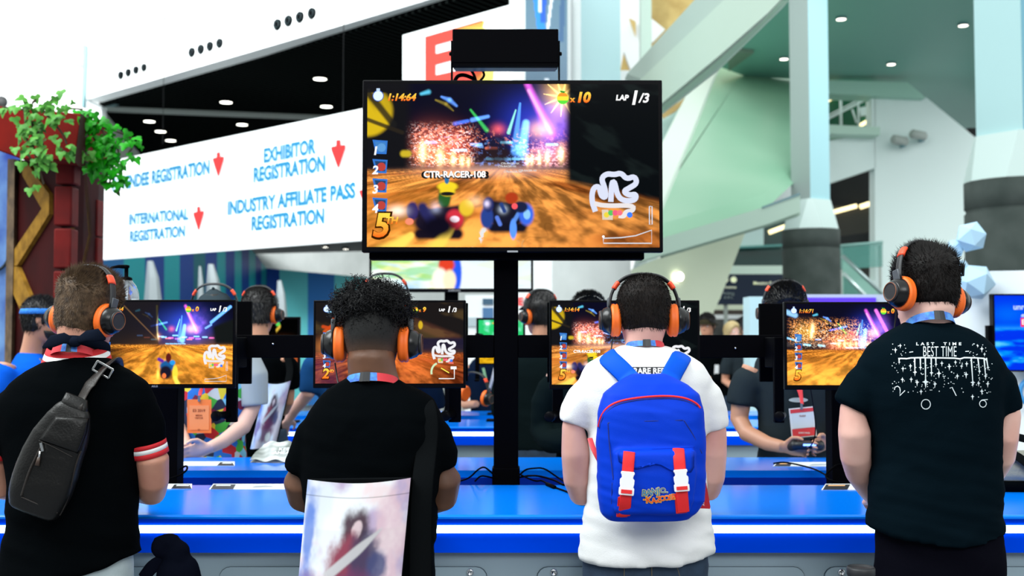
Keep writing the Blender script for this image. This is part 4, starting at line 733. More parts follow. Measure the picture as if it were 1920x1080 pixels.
cable([P(880, 128, 4.65), P(888, 138, 4.65), P(892, 151, 4.65)], .006, 'cable', '', None, t); cable([P(905, 132, 4.65), P(909, 142, 4.65), P(900, 152, 4.65)], .005, 'cable', '', None, t)
# second big screen, further screens and the blue one
t = monitor(693, 1000, 380, 548, 8.3, 'bright', 'second big screen with bright blue and green race behind the frame', name='large_screen', grp=None, chin=7, back=None, brand=('SAMSUNG', 852, 5))
monitor(497, 562, 594, 700, 7.75, 'dusk', 'small dark monitor with orange glow right of a black-haired player', W=64, H=40, back=None, stand=True, chin=4, grp='monitors on the farther counter')
monitor(893, 985, 596, 650, 7.9, 'green', 'monitor with green picture left of the black-capped player', W=64, H=40, back=None, stand=True, chin=4, grp='monitors on the farther counter')
monitor(892, 985, 652, 684, 8.6, 'gold', 'golden yellow monitor picture seen just under the beam', W=64, H=40, back=None, stand=True, chin=3, grp='monitors on the farther counter')
# ------------------------------------------------------------------ people
HR = [(-.115, .020, .045, .072), (-.105, .034, .015, .088), (-.085, .050, -.040, .094), (-.06, .061, -.068, .096), (-.035, .068, -.084, .096), (-.005, .073, -.093, .097), (.025, .075, -.098, .096), (.055, .074, -.098, .090), (.082, .066, -.090, .076), (.102, .052, -.072, .056), (.116, .034, -.048, .034), (.124, .014, -.02, .012)]
def hring(z):
    for a, b in zip(HR, HR[1:]):
        if z <= b[0] or b is HR[-1]:
            t = min(max((z - a[0]) / (b[0] - a[0]), 0), 1); t = t; return [a[i] + (b[i] - a[i]) * t for i in range(1, 4)]
def hpt(a, z, e=0.0):
    rx, yb, yf = hring(z); c = (yb + yf) / 2; ry = (yf - yb) / 2
    s_, k_ = math.sin(a), math.cos(a); q = 2 / 2.25
    return Vector(((rx + e) * math.copysign(abs(s_) ** q, s_), c - (ry + e) * math.copysign(abs(k_) ** q, k_), z))
def head(mb, M):
    n = 32; mb.loft([[M @ hpt(2 * PI * k / n, h[0]) for k in range(n)] for h in HR])
    T = lambda *p: M @ Vector(p)
    mb.tube([T(0, .088, .012), T(0, .104, -.012), T(0, .116, -.03), T(0, .104, -.04)], [.008, .010, .013, .008], 10)
    for s in (-1, 1):
        mb.tube([T(s * .012, .1, -.034), T(s * .014, .1, -.036)], .008, 8); mb.ball(T(s * .032, .085, .02), (.02, .012, .008))
        rings = []
        for z, w_, o in ((-.03, .006, .0), (-.02, .011, .006), (0, .016, .012), (.02, .018, .014), (.03, .01, .01)):
            rings.append([T(s * (.070 + o + .004 * math.cos(2 * PI * k / 10)), -.008 - .1 * o + w_ * math.sin(2 * PI * k / 10), z) for k in range(10)])
        mb.loft(rings)
    mb.tube([T(-.024, .092, -.062), T(0, .1, -.061), T(.024, .092, -.062)], [.004, .0065, .004], 8); mb.tube([T(-.02, .092, -.07), T(0, .1, -.071), T(.02, .092, -.07)], [.004, .007, .004], 8)
def hand(mb, w_, fwd, thumb, s=1.0, curl=.75):
    """w_: wrist, fwd: knuckle direction, thumb: towards the thumb side; palm normal = fwd x thumb."""
    w_ = Vector(w_); f_ = Vector(fwd).normalized(); th = Vector(thumb); th = (th - f_ * th.dot(f_)).normalized(); nrm = f_.cross(th)
    if nrm.z > 0: nrm = -nrm
    rings = []
    for l, a, b in ((-.01, .026, .019), (.015, .031, .018), (.05, .041, .016), (.085, .041, .013), (.092, .034, .01)):
        rings.append([w_ + (f_ * l + th * (a * math.cos(2 * PI * k / 14)) + nrm * (b * math.sin(2 * PI * k / 14))) * s for k in range(14)])
    mb.loft(rings)
    for off, L, r in ((.031, .07, .0088), (.0105, .079, .009), (-.0105, .073, .0086), (-.031, .056, .0076)):
        p = w_ + (f_ * .084 + th * off) * s; d_ = f_.copy(); pts = [w_ + (f_ * .06 + th * off) * s, p]; ang = 0
        for seg, c in ((.46, .55), (.31, 1.1), (.23, .8)):
            ang += c * curl; dd = f_ * math.cos(ang) + nrm * math.sin(ang) + th * off * .8; p = p + dd * (L * seg * s); pts.append(p)
        mb.tube(pts, [r * s, r * s, r * .98 * s, r * .9 * s, r * .75 * s], 8)
    b = w_ + (f_ * .02 + th * .026) * s
    mb.tube([w_ + (f_ * .01 + th * .012) * s, b, b + (f_ * .025 + th * .028 + nrm * .006) * s, b + (f_ * .055 + th * .034 + nrm * .016) * s, b + (f_ * .078 + th * .028 + nrm * .026) * s], [.014 * s, .0135 * s, .0115 * s, .0105 * s, .008 * s], 8)
def ring(c, rx, ry, n=40, e=2.3, R=None, tilt=0, sag=0):
    out = []; q = 2 / e
    for k in range(n):
        a = 2 * PI * k / n; s_, k_ = math.sin(a), math.cos(a); x = rx * math.copysign(abs(s_) ** q, s_); y = -ry * math.copysign(abs(k_) ** q, k_)
        v = Vector((x, y, 0)); v.z += tilt * x / max(rx, .01) - sag * (1 - min(abs(x / rx), 1) ** 2) * (1 if y < 0 else .5)
        out.append(Vector(c) + (R @ v if R else v))
    return out
def shrink(rings, t):
    out = []
    for r in rings:
        c = sum((Vector(p) for p in r), Vector()) / len(r); out.append([c + (p - c) * max(1 - t / max((p - c).length, .03), .3) for p in r])
    return out
def fabric_disp(amp, seed, zh, spread=.16):
    def f(co, no):
        x, y, z = co[:, 0], co[:, 1], co[:, 2]
        a = fbm(x * 5 + z * 6 + y * 3 + 30, z * 5 - x * 5 + 50, seed, 4) - .5; b = fbm(x * 3 + 9 + y * 4, z * 19 + x * 4 + 20, seed + 5, 3) - .5
        low = np.exp(-((z - zh) / spread) ** 2); ridge = .5 - np.abs(fbm(x * 4 - z * 5 + 70, z * 4 + x * 3 + 10, seed + 8, 2) - .5) * 4
        return amp * (1.1 * a + (.5 + 2.0 * low) * b + .55 * np.clip(ridge, -.3, .5))
    return f
M_eye = mat('eye_white', (.8, .8, .78), .2); M_sole = mat('shoe_sole', (.5, .5, .5), .6)
def assemble(label, root, rings, sleeves, arms, hands, Mh, neck, hips, skin, shirt, pants, shoes, group=None, vox=.0065, svox=.008, amp=.004, seed=1, hem=1.0, eyes=False, foot=1, cat='person', nw=1.0):
    t = thing('person', label, cat, root, group)
    mb = MB(); head(mb, Mh); mb.loft(shrink(rings[1:-2], .02)); mb.tube([neck, neck.lerp(Mh @ Vector((0, -.022, -.05)), .45), Mh @ Vector((0, -.022, -.05)), Mh @ Vector((0, -.02, .0))], [.064 * nw, .057 * nw, .056 * nw, .05], 20)
    for path in arms: mb.tube([p for p, r in path], [r for p, r in path], 16)
    for h in hands: hand(mb, *h)
    hc, hrx, hry, fwd, zc = hips; sd = Vector((fwd.y, -fwd.x, 0)); R = Matrix((sd, fwd, Vector((0, 0, 1)))).transposed()
    hp = lambda k, z, r, y=0: Vector((hc.x, hc.y, z)) + sd * (k * hrx * .5) + fwd * y
    for k in (-1, 1): mb.tube([hp(k, zc + .02, 0), hp(k, .5, 0, .01), hp(k, .09, 0, -.01), hp(k, .05, 0, .0)], [.06, .045, .035, .035], 12)
    mb.loft([ring((hc.x, hc.y, zc + dz), hrx - .03, hry - .03, 24, R=R) for dz in (.14, .05, -.02)])
    for k in (-1, 1): mb.ball(hp(k, .05, 0, .03), (.035, .05, .035))
    body = from_mesh('body', fuse(mb, vox, 4), skin, t)
    if eyes:
        for s in (-1, 1): m = MB(); m.ball(Mh @ Vector((s * .031, .083, .008)), .0125); m.ball(Mh @ Vector((s * .031, .0895, .008)), .0065, mi=1); m.build('eye', [M_eye, M_dark], t)
    mb = MB(); mb.loft(rings)
    for path in sleeves: mb.tube([p for p, r in path], [r for p, r in path], 20)
    sh = from_mesh('shirt', fuse(mb, svox, 13, fabric_disp(amp, seed, hem)), shirt, t)
    mb = MB(); mb.loft([ring((hc.x, hc.y, zc + dz), hrx * a, hry * b, 32, R=R) for dz, a, b in ((.16, .93, .95), (.08, 1, 1), (.0, 1.02, 1.04), (-.07, 1.0, 1.0), (-.1, .9, .85))])
    for k in (-1, 1): mb.tube([hp(k, zc + .02, 0), hp(k, zc - .12, 0), hp(k, .48, 0, .015), hp(k, .25, 0, -.01), hp(k, .06, 0, -.01), hp(k, .035, 0, -.01)], [hrx * .53, hrx * .53, .082, .075, .072, .072], 20)
    from_mesh('trousers', fuse(mb, .012, 4, fabric_disp(amp * 1.2, seed + 3, .1)), pants, t)
    for k in (-1, 1):
        m = MB(); c = hp(k, 0, 0, .05); m.loft([ring(c + Vector((0, 0, z)) + fwd * dy, a, b, 20, R=R) for z, a, b, dy in ((.0, .048, .135, 0), (.022, .05, .138, 0))], mi=1); m.loft([ring(c + Vector((0, 0, z)) + fwd * dy, a, b, 20, R=R) for z, a, b, dy in ((.022, .047, .132, 0), (.05, .046, .12, -.008), (.08, .04, .085, -.035), (.1, .038, .06, -.05))]); m.build('shoe', [shoes, M_sole], t)
    return t, sh, body
def hair(parent, Mh, zlow, thick, m, nspk=3000, slen=.02, flow=None, seed=1, lump=.004, top=1.0, wd=.0011, lift=.5, cols=None, znear=None):
    rnd = random.Random(seed); na, nz = 56, 18; mb = MB(); V = []
    zt = .1245
    pt = {}
    def sp(a, s):
        z0 = zlow(a); z = z0 + (zt - z0) * (1 - (1 - s) ** 1.25); e = thick(a, z) * min(1, s * 6 + .05); nn = fbm(np.array([a * 3.0 + 9]), np.array([z * 45]), seed, 3)[0] - .5
        p = hpt(a, min(z, zt), 0); c = Vector((0, 0, .0 if z < .03 else .02)); d = (p - c).normalized(); return p + d * (e + lump * nn * min(1, s * 5)), d
    rings = [[sp(2 * PI * k / na, j / nz)[0] for k in range(na)] for j in range(nz + 1)]
    inner = [[hpt(2 * PI * k / na, zlow(2 * PI * k / na) + .006, -.006) for k in range(na)]]
    capv = sum(rings[-1], Vector()) / na
    allr = inner + rings; cc = None
    mb.loft([[Mh @ p for p in r] for r in allr]); nb = len(mb.v)
    fl = flow or (lambda a, z: Vector((0, -.2, -1)))
    for i in range(nspk):
        a = rnd.uniform(0, 2 * PI); s = rnd.random() ** .85; p, d = sp(a, min(s, .985)); p = p - d * .002
        f_ = fl(a, p.z); dr = (d * lift + f_ + Vector((rnd.gauss(0, .22), rnd.gauss(0, .22), rnd.gauss(0, .22)))).normalized(); L = slen(a, p.z) if callable(slen) else slen; L *= rnd.uniform(.6, 1.25)
        o1 = dr.orthogonal().normalized() * wd; o2 = dr.cross(o1).normalized() * wd; q = p + dr * L * .55 + f_ * (-.0) ; e = p + dr * L + f_ * L * .25
        mb.add([Mh @ (p + o1), Mh @ (p - o1 * .5 + o2), Mh @ (p - o1 * .5 - o2), Mh @ e], [(0, 1, 3), (1, 2, 3), (2, 0, 3)])
    if cols: mb.c = [cols((Mh.inverted() @ Vector(v)).z) for v in mb.v]
    return mb.build('hair', m, parent)
def zl(back, side, front):
    def f(a):
        k = math.cos(a); return side + (back - side) * max(0, k) ** .7 if k > 0 else side + (front - side) * (-k) ** .9
    return f
M_or = mat('orange_leatherette', lin(255, 112, 25), .5); M_or2 = mat('orange_red_band', lin(250, 78, 38), .45)
M_hs = mat('headset_black', (.006, .006, .007), .28, spec=.4); M_hsm = mat('headset_matt', (.012, .013, .016), .5); M_hsg = mat('headset_grey', (.05, .06, .075), .35)
def headset(Mh, label, cabled=None, s=1.0, lift=0.0, ang=0.0, bw=0.0):
    """Worn over the head: a flattened band, two orange sliders, two cups with orange pads."""
    o = Mh @ Vector((0, 0, 0)); t = thing('headset', label, 'headphones', o, 'orange padded headsets')
    T = lambda x, y, z: Mh @ Vector((x * s, y * s, z * s)); R3 = Mh.to_3x3(); yax = R3 @ Vector((0, 1, 0))
    arc = lambda a: T((.108 + bw) * math.copysign(abs(math.sin(a)) ** .75, math.sin(a)), -.012 - .01 * math.cos(a), .005 + (.137 + lift) * math.cos(a) ** .8 if math.cos(a) > 0 else .005)
    mb = MB(); mb.tube([arc(-PI / 2 * .93 + PI * .93 * k / 36) for k in range(37)], [.0115 * s + .003 * s * math.exp(-((k - 18) / 9) ** 2) for k in range(37)], 14, flat=.42, up=yax); mb.build('headband', M_hsm, t)
    for sg_ in (-1, 1):
        mb = MB(); mb.tube([arc(sg_ * (.70 + .05 * k)) for k in range(6)], .0155 * s, 12, flat=.5, up=yax); mb.build('slider', M_or2, t)
        ax = R3 @ Vector((sg_, 0, 0)); c = T(sg_ * .074, -.002, -.008)
        m = MB(); rr = lambda r, h: (r * s, h * s)
        sc = []
        m.lathe(c, ax, [rr(.03, 0), rr(.038, -.001), rr(.0435, .004), rr(.0455, .010), rr(.0435, .0145), rr(.0455, .019), rr(.0445, .026), rr(.040, .029), rr(.03, .03)], 32)
        up_ = R3 @ Vector((0, 0, 1))
        m.v = [tuple(c + (Vector(v) - c) + up_ * ((Vector(v) - c).dot(up_) * .14)) for v in m.v]
        cup = MB(); cup.lathe(c + ax * .028 * s, ax, [rr(.036, 0), rr(.0425, .001), rr(.043, .006), rr(.0405, .012), rr(.037, .022), rr(.032, .026), rr(.031, .028)], 28); k = cup.build('ear_cup', M_hs, t)
        m.build('ear_pad', M_or, k)
        m = MB(); m.lathe(c + ax * .055 * s, ax, [rr(.030, 0), rr(.030, .006), rr(.027, .009), rr(.0265, .0075), rr(.02, .0078)], 28); m.build('disc', M_hsm, k)
        m = MB(); m.lathe(c + ax * .063 * s, ax, [rr(.0275, 0), rr(.0275, .0012), rr(.0255, .0012), rr(.0255, 0), rr(.0275, 0)], 28, cap=False); m.build('accent_ring', mat('accent_brown_orange', (.25, .08, .03), .4), k)
        m = MB(); yv = R3 @ Vector((0, 1, 0)); m.obox(T(sg_ * .107, -.008, .040), ax * .006 * s, yv * .013 * s, up_ * .02 * s); m.build('yoke', M_hsg, k, .003)
    if cabled:
        q = [Vector(p) for p in cabled]
        for _ in range(3): q = [q[0]] + [r_ for i in range(len(q) - 1) for r_ in (q[i].lerp(q[i + 1], .25), q[i].lerp(q[i + 1], .75))] + [q[-1]]
        m = MB(); m.tube(q, .0022, 6); m.build('cable', M_hsm, t)
    return t
def HM(px, py, d, yaw=0, pitch=0, roll=0, s=1.0):
    return Matrix.Translation(P(px, py, d)) @ Euler((math.radians(pitch), math.radians(roll), math.radians(yaw)), 'XYZ').to_matrix().to_4x4() @ Matrix.Scale(s, 4)
def prings(spec, d):
    out = []
    for row in spec:
        py, xl, xr, ry = row[:4]; yo = row[4] if len(row) > 4 else 0; tl = row[5] if len(row) > 5 else 0; sg_ = row[6] if len(row) > 6 else 0
        c = P((xl + xr) / 2, py, d + yo); k = (d + yo) / F; out.append(ring(c, (xr - xl) / 2 * k, ry, 44, tilt=-tl * k / 2, sag=sg_ * k))
    return out
pp = lambda rows, d: [(P(r[0], r[1], d + r[2]), r[3]) for r in rows]
cloth = lambda n, c, sc=260: mat(n, c, .92, spec=.015, bump=(sc, .12))
skin1 = mat('skin_light_tan', lin(205, 150, 125), .5, noise_=(9, lin(190, 130, 110), 3)); skin2 = mat('skin_deep_brown', lin(104, 68, 46), .5, noise_=(9, lin(84, 54, 38), 3)); skin3 = mat('skin_fair_pink', lin(222, 172, 158), .5, noise_=(8, lin(208, 150, 138), 3)); skin4 = mat('skin_fair', lin(228, 184, 170), .5, noise_=(8, lin(216, 164, 150), 3))
BLK = cloth('black_jersey', (.0013, .002, .0026)); NAV = cloth('washed_black_jersey', (.0018, .0058, .0092)); WHITE = cloth('white_jersey', (.86, .87, .86)); DEN = mat('dark_denim', (.012, .03, .06), .8, noise_=(30, (.02, .045, .085), 4), bump=(300, .2)); LDEN = mat('pale_denim', (.45, .55, .57), .8, noise_=(20, (.55, .64, .66), 4), bump=(300, .2)); BPANT = cloth('black_trousers', (.003, .003, .006)); SHOE = mat('dark_shoe', (.02, .02, .025), .6)
FWD = Vector((0, 1, 0))
def near(label, d, torso, slv, arms, hd, hip, skin, shirt, pants, wr, amp, seed, hem, neckpx, nw=1.0):
    rings = prings(torso, d)
    arm_w = []; hands = []
    for a, s_ in zip(arms, slv): arm_w.append([(P(r[0], r[1], d + r[2]), max(r[3] - .022, .034)) for r in s_] + [(P(r[0], r[1], d + r[2]), r[3]) for r in a if r[1] > s_[-1][1] + 6 or r[2] > .03])
    for (w_, th) in wr:
        W_ = P(*w_); hands.append((W_, (th * .25, 1, -.12), (-th * .9, .2, .35) if False else (th * 1.0, .15, .5), 1.0, .8))
    hc = P(hip[0], 640, d + .005); zc = hip[2]
    return assemble(label, (hc.x, hc.y, 0), rings, [pp(s_, d) for s_ in slv], arm_w, hands, hd, P(neckpx[0], neckpx[1], d), (hc, hip[1], hip[3], FWD, zc), skin, shirt, pants, SHOE, 'players seen from behind', amp=amp, seed=seed, hem=hem, nw=nw)
from mathutils.bvhtree import BVHTree
def proj(o):
    off = origin(o); me = o.data; bv = BVHTree.FromPolygons([tuple(v.co + off) for v in me.vertices], [tuple(p.vertices) for p in me.polygons]); c = Vector((0, 0, CAMZ))
    def f(px, py, e=.0025):
        r = ray(px, py).normalized(); h = bv.ray_cast(c, r)
        return h[0] - r * e if h[0] is not None else None
    return f
# ---- leftmost player: black shirt with striped collar
d1 = 3.45
H1 = HM(160, 594, d1 + .03, -24, -14, 3, 1.0)
p1, s1, b1 = near('person in black shirt with red and white striped collar, at the left edge', d1,
    [(668, 100, 194, .062, .01), (678, 82, 212, .075), (694, 50, 244, .09), (716, 22, 272, .108), (752, -2, 290, .122), (800, 4, 280, .13), (850, 12, 262, .13), (910, 18, 256, .13), (970, 18, 255, .13), (1030, 10, 258, .135), (1062, 4, 262, .138, 0, -60), (1078, 0, 264, .138, 0, -80)],
    [[(45, 748, 0, .06), (12, 778, 0, .066), (-10, 815, 0, .065), (-17, 845, 0, .061)], [(230, 748, 0, .06), (260, 776, 0, .062), (276, 806, 0, .057), (279, 836, .005, .053)]],
    [[(30, 735, 0, .055), (-8, 800, 0, .05), (-10, 870, .01, .046), (2, 912, .05, .043), (30, 918, .12, .038), (70, 912, .2, .032), (95, 908, .26, .028)], [(245, 735, 0, .055), (275, 800, 0, .051), (286, 860, .0, .049), (288, 900, .03, .046), (285, 922, .08, .043), (268, 922, .15, .037), (240, 914, .23, .031), (222, 910, .27, .028)]],
    H1, (135, .19, .865, .118), skin1, BLK, LDEN, [((95, 908, d1 + .26), 1), ((222, 910, d1 + .27), -1)], .009, 3, .86, (150, 680))
hb = mat('brown_hair', lin(98, 78, 58), .6, noise_=(60, lin(54, 41, 30), 4), spec=.25)
def f1(a, z):
    k = sstep(.04, .11, z); return Vector((.35 * math.sin(a * 3), .5 * k, -1 + 1.7 * k))
hair(p1, H1, zl(-.072, -.03, .075), lambda a, z: .003 + .013 * sstep(.02, .1, z), hb, 11000, lambda a, z: .009 + .022 * float(sstep(.05, .11, z)), f1, 5, .006, lift=.4)
headset(H1, 'orange padded headset on the brown-haired man at the left', lift=.012)
# collar and cuffs
RED = mat('red_rib_knit', lin(205, 28, 38), .75); WHT_ = mat('white_rib_knit', (.85, .85, .85), .75)
def band(px, py, d, rx, ry, h, mats, splits, parent, name, tilt=0, rx2=1.06, n=40, off=0):
    c = P(px, py, d); mb = MB(); z0 = 0
    for (a, b, mi) in splits:
        R_ = []
        for q, e in ((a, 0), (b, 0), (b, -.006), (a, -.006)):
            s_ = rx2 + (1 - rx2) * q; r_ = ring(c + Vector((0, 0, -h / 2 + h * q)), (rx + e) * s_, (ry + e) * s_, n, 2.1); 
            for v in r_: v.z += tilt * (v.x - c.x) + off * (v.y - c.y)
            R_.append(r_)
        mb.loft(R_ + [R_[0]], cap=False, mi=mi)
    return mb.build(name, mats, parent)
band(144, 662, d1 + .015, .086, .075, .042, [RED, WHT_], [(0, .28, 0), (.28, .62, 1), (.62, 1, 0)], s1, 'collar', 0, 1.18, off=.25)
def cuff(pa, pb, r, parent, name, splits, mats, rb=None):
    A = Vector(pa); B = Vector(pb); mb = MB(); rb = rb or r
    for a, b, mi in splits: mb.tube([A.lerp(B, a), A.lerp(B, (a + b) / 2), A.lerp(B, b)], [r + (rb - r) * a, r + (rb - r) * (a + b) / 2, r + (rb - r) * b], 28, mi=mi, cap=True)
    return mb.build(name, mats, parent)
SP = [(0, .3, 0), (.3, .62, 1), (.62, 1, 0)]
cuff(P(277, 829, d1), P(283, 853, d1 + .008), .0545, s1, 'sleeve_cuff', SP, [RED, WHT_]); cuff(P(-17, 836, d1), P(-18, 862, d1), .0595, s1, 'sleeve_cuff', SP, [RED, WHT_])
# neckerchief
NV = cloth('navy_neckerchief', (.006, .009, .018))
t = thing('neckerchief', 'dark navy neckerchief knotted behind the neck of the leftmost player', 'scarf', P(145, 650, d1 - .09))
mb = MB(); c = P(148, 646, d1 + .02); mb.tube([c + Vector((.082 * math.sin(a), -.078 * math.cos(a), .012 * math.cos(a) - .018 * (1 - math.cos(a)) * .5)) for a in [2 * PI * k / 32 for k in range(33)]], .016, 12, flat=.6); mb.build('neck_loop', NV, t)
kx = P(140, 641, d1 - .085); mb = MB(); mb.ball(kx, (.022, .018, .016)); mb.build('knot', NV, t)
for ends in ([(140, 640, -.09), (120, 634, -.1), (98, 640, -.105), (80, 652, -.1)], [(142, 640, -.09), (162, 630, -.1), (182, 628, -.1), (198, 636, -.08)]):
    mb = MB(); mb.tube([P(x, y, d1 + z) for x, y, z in ends], [.008, .017, .02, .004], 12, flat=.35, up=(0, .3, 1)); mb.build('tail', NV, t)
# ---- second player: black tee, tall curls
d2 = 3.28
H2 = HM(698, 640, d2 + .02, 0, -10, 0, 1.03)
p2, s2, b2 = near('broad-shouldered person in plain black tee with tall curly hair, seen from behind', d2,
    [(706, 656, 746, .066), (716, 640, 760, .08), (730, 618, 788, .095), (748, 597, 814, .115), (778, 575, 832, .138), (815, 566, 836, .155), (860, 566, 832, .162), (920, 573, 824, .165), (990, 574, 816, .165), (1060, 572, 814, .17), (1120, 571, 812, .17)],
    [[(628, 802, 0, .07), (592, 826, 0, .072), (574, 860, 0, .06), (564, 886, .005, .052)], [(782, 802, 0, .07), (812, 826, 0, .068), (826, 858, 0, .055), (831, 880, .005, .047)]],
    [[(610, 780, 0, .065), (575, 840, 0, .058), (565, 900, .01, .052), (570, 930, .05, .049), (590, 938, .12, .045), (620, 932, .2, .038), (645, 928, .27, .032)], [(795, 780, 0, .065), (825, 840, 0, .056), (832, 895, .01, .051), (828, 930, .05, .048), (805, 938, .12, .044), (780, 932, .2, .037), (755, 928, .27, .032)]],
    H2, (693, .17, .86, .135), skin2, BLK, DEN, [((645, 928, d2 + .27), 1), ((755, 928, d2 + .27), -1)], .010, 11, 1.02, (700, 720), 1.22)
hk = mat('black_curly_hair', (.004, .004, .005), .5, spec=.2); hf = mat('faded_hair', (1, 1, 1), .75, vcol=True)
def fade(z):
    t = float(sstep(-.06, .012, z)); b = lin(92, 62, 42); return tuple(b[i] * (1 - t) ** 1.6 + .004 for i in range(3))
hair(p2, H2, zl(-.075, -.04, .07), lambda a, z: .0005 + .006 * sstep(-.05, .03, z), hf, 6000, .004, None, 8, .001, wd=.0007, lift=1.0, cols=fade)
rnd = random.Random(4); mb = MB(); cp = lambda x, y, z: H2 @ Vector((x, y, z))
R_ = []
for j in range(13):
    a = -PI / 2 + PI * (j + .02) / 12.04; R_.append([cp(.097 * math.cos(a) * math.cos(2 * PI * k / 28), -.01 + .10 * math.cos(a) * math.sin(2 * PI * k / 28), .088 + .062 * math.sin(a)) for k in range(28)])
mb.loft(R_)
for i in range(2200):
    z = rnd.uniform(-.75, 1); a = rnd.uniform(0, 2 * PI); q = math.sqrt(1 - z * z); dr = Vector((q * math.cos(a), q * math.sin(a), z)); lm = .022 * (noise.noise(dr * 3.1)); base = Vector((dr.x * (.098 + lm), dr.y * (.1 + lm) - .01, .088 + dr.z * (.064 + lm))); ax = (dr + Vector((rnd.gauss(0, .5), rnd.gauss(0, .5), rnd.gauss(0, .5)))).normalized(); u = ax.orthogonal().normalized(); w_ = ax.cross(u); ph = rnd.uniform(0, 6.3); L = rnd.uniform(.014, .034); cr_ = rnd.uniform(.003, .0058); tn = rnd.uniform(1.2, 2.2)
    if rnd.random() < .05: L *= 1.4
    mb.tube([cp(*(base + ax * (L * k / 9) + (u * math.cos(ph + tn * 2 * PI * k / 9) + w_ * math.sin(ph + tn * 2 * PI * k / 9)) * cr_)) for k in range(10)], [.0014 - .0008 * k / 9 for k in range(10)], 4, cap=False)
mb.build('hair', hk, p2)
headset(H2, 'orange padded headset on the person with tall curly hair', [P(628, 680, d2 + .02), P(631, 700, d2 + .03), P(633, 716, d2 + .01), P(639, 730, d2 - .02)], s=1.02, lift=-.01, bw=-.004)
# ---- third player: white tee
d3 = 3.5
H3 = HM(1207, 596, d3 + .02, 0, -11, 0, 1.0)
p3, s3, b3 = near('person in white T-shirt and dark jeans with very short dark hair, seen from behind', d3,
    [(646, 1166, 1246, .062), (655, 1148, 1264, .075), (667, 1124, 1290, .09), (684, 1100, 1316, .105), (712, 1086, 1330, .12), (755, 1090, 1328, .126), (800, 1102, 1322, .126), (870, 1104, 1322, .122), (940, 1102, 1326, .124), (990, 1096, 1331, .128), (1026, 1089, 1336, .132, 0, -10, 6), (1040, 1087, 1337, .134, 0, -12, 8)],
    [[(1124, 726, 0, .058), (1097, 750, 0, .060), (1080, 778, 0, .057), (1074, 798, .0, .052)], [(1294, 726, 0, .058), (1320, 750, 0, .060), (1336, 784, 0, .053), (1342, 808, .0, .046)]],
    [[(1112, 715, 0, .052), (1084, 780, 0, .048), (1080, 850, .005, .046), (1082, 900, .02, .043), (1090, 924, .06, .041), (1112, 926, .13, .036), (1138, 922, .21, .031), (1158, 918, .27, .027)], [(1302, 715, 0, .052), (1334, 780, 0, .046), (1336, 850, .005, .044), (1334, 893, .02, .042), (1328, 916, .06, .04), (1306, 920, .13, .036), (1280, 918, .21, .031), (1262, 916, .27, .027)]],
    H3, (1210, .188, .85, .11), skin3, WHITE, DEN, [((1158, 918, d3 + .27), 1), ((1262, 916, d3 + .27), -1)], .011, 21, .93, (1206, 660))
hd = mat('very_dark_hair', lin(26, 19, 16), .6, noise_=(70, lin(14, 10, 9), 4), spec=.2)
hair(p3, H3, zl(-.052, -.03, .075), lambda a, z: .004 + .005 * sstep(-.02, .08, z), hd, 9000, .011, lambda a, z: Vector((.25 * math.sin(a), -.25, -1 + 1.0 * float(sstep(.06, .12, z)))), 9, .003, lift=.45, wd=.0009)
headset(H3, 'orange padded headset on the man with the blue backpack', [P(1150, 612, d3), P(1150, 630, d3 + .01), P(1147, 648, d3 + .02), P(1145, 664, d3)], lift=-.010)
# ---- fourth player: washed black tee with star print
d4 = 3.33
H4 = HM(1738, 553, d4 + .02, 22, -17, 6, 1.02)
p4, s4, b4 = near('tall person in washed black T-shirt with a white star print on the back', d4,
    [(600, 1700, 1776, .062), (610, 1684, 1798, .076), (626, 1656, 1828, .092), (648, 1630, 1858, .108), (684, 1612, 1880, .122), (735, 1612, 1880, .128), (795, 1628, 1873, .126), (870, 1635, 1872, .122), (935, 1632, 1875, .126), (970, 1627, 1878, .13), (985, 1626, 1878, .132, 0, 12, 20), (992, 1627, 1878, .132, 0, 12, 24)],
    [[(1650, 706, 0, .06), (1623, 726, 0, .061), (1605, 748, 0, .056), (1597, 764, .0, .054)], [(1845, 706, 0, .06), (1871, 728, 0, .06), (1886, 755, 0, .050), (1892, 775, .0, .043)]],
    [[(1640, 695, 0, .055), (1606, 750, 0, .05), (1602, 810, .0, .047), (1604, 855, .03, .045), (1612, 885, .08, .043), (1628, 915, .16, .035), (1640, 934, .21, .028)], [(1856, 695, 0, .055), (1884, 760, 0, .048), (1880, 820, .0, .044), (1876, 855, .03, .042), (1862, 880, .09, .04), (1845, 905, .17, .033), (1835, 922, .23, .028)]],
    H4, (1752, .183, .90, .112), skin4, NAV, BPANT, [((1640, 934, d4 + .21), 1), ((1835, 922, d4 + .23), -1)], .012, 31, 1.03, (1738, 618))
hd4 = mat('near_black_hair', lin(18, 13, 12), .6, noise_=(70, lin(9, 7, 7), 4), spec=.18)
def f4(a, z):
    k = sstep(.03, .1, z); return Vector((.3 * math.sin(a * 2 + 1) + .35 * k, .45 * k, -1 + 1.5 * k))
hair(p4, H4, zl(-.05, -.03, .07), lambda a, z: .003 + .013 * sstep(.02, .1, z), hd4, 11000, lambda a, z: .010 + .022 * float(sstep(.05, .11, z)), f4, 12, .006, lift=.35)
headset(H4, 'orange padded headset on the tall dark-haired man at the right', [P(1680, 568, d4), P(1680, 590, d4 + .01), P(1678, 606, d4 + .02), P(1676, 625, d4 + .02)], lift=.012)

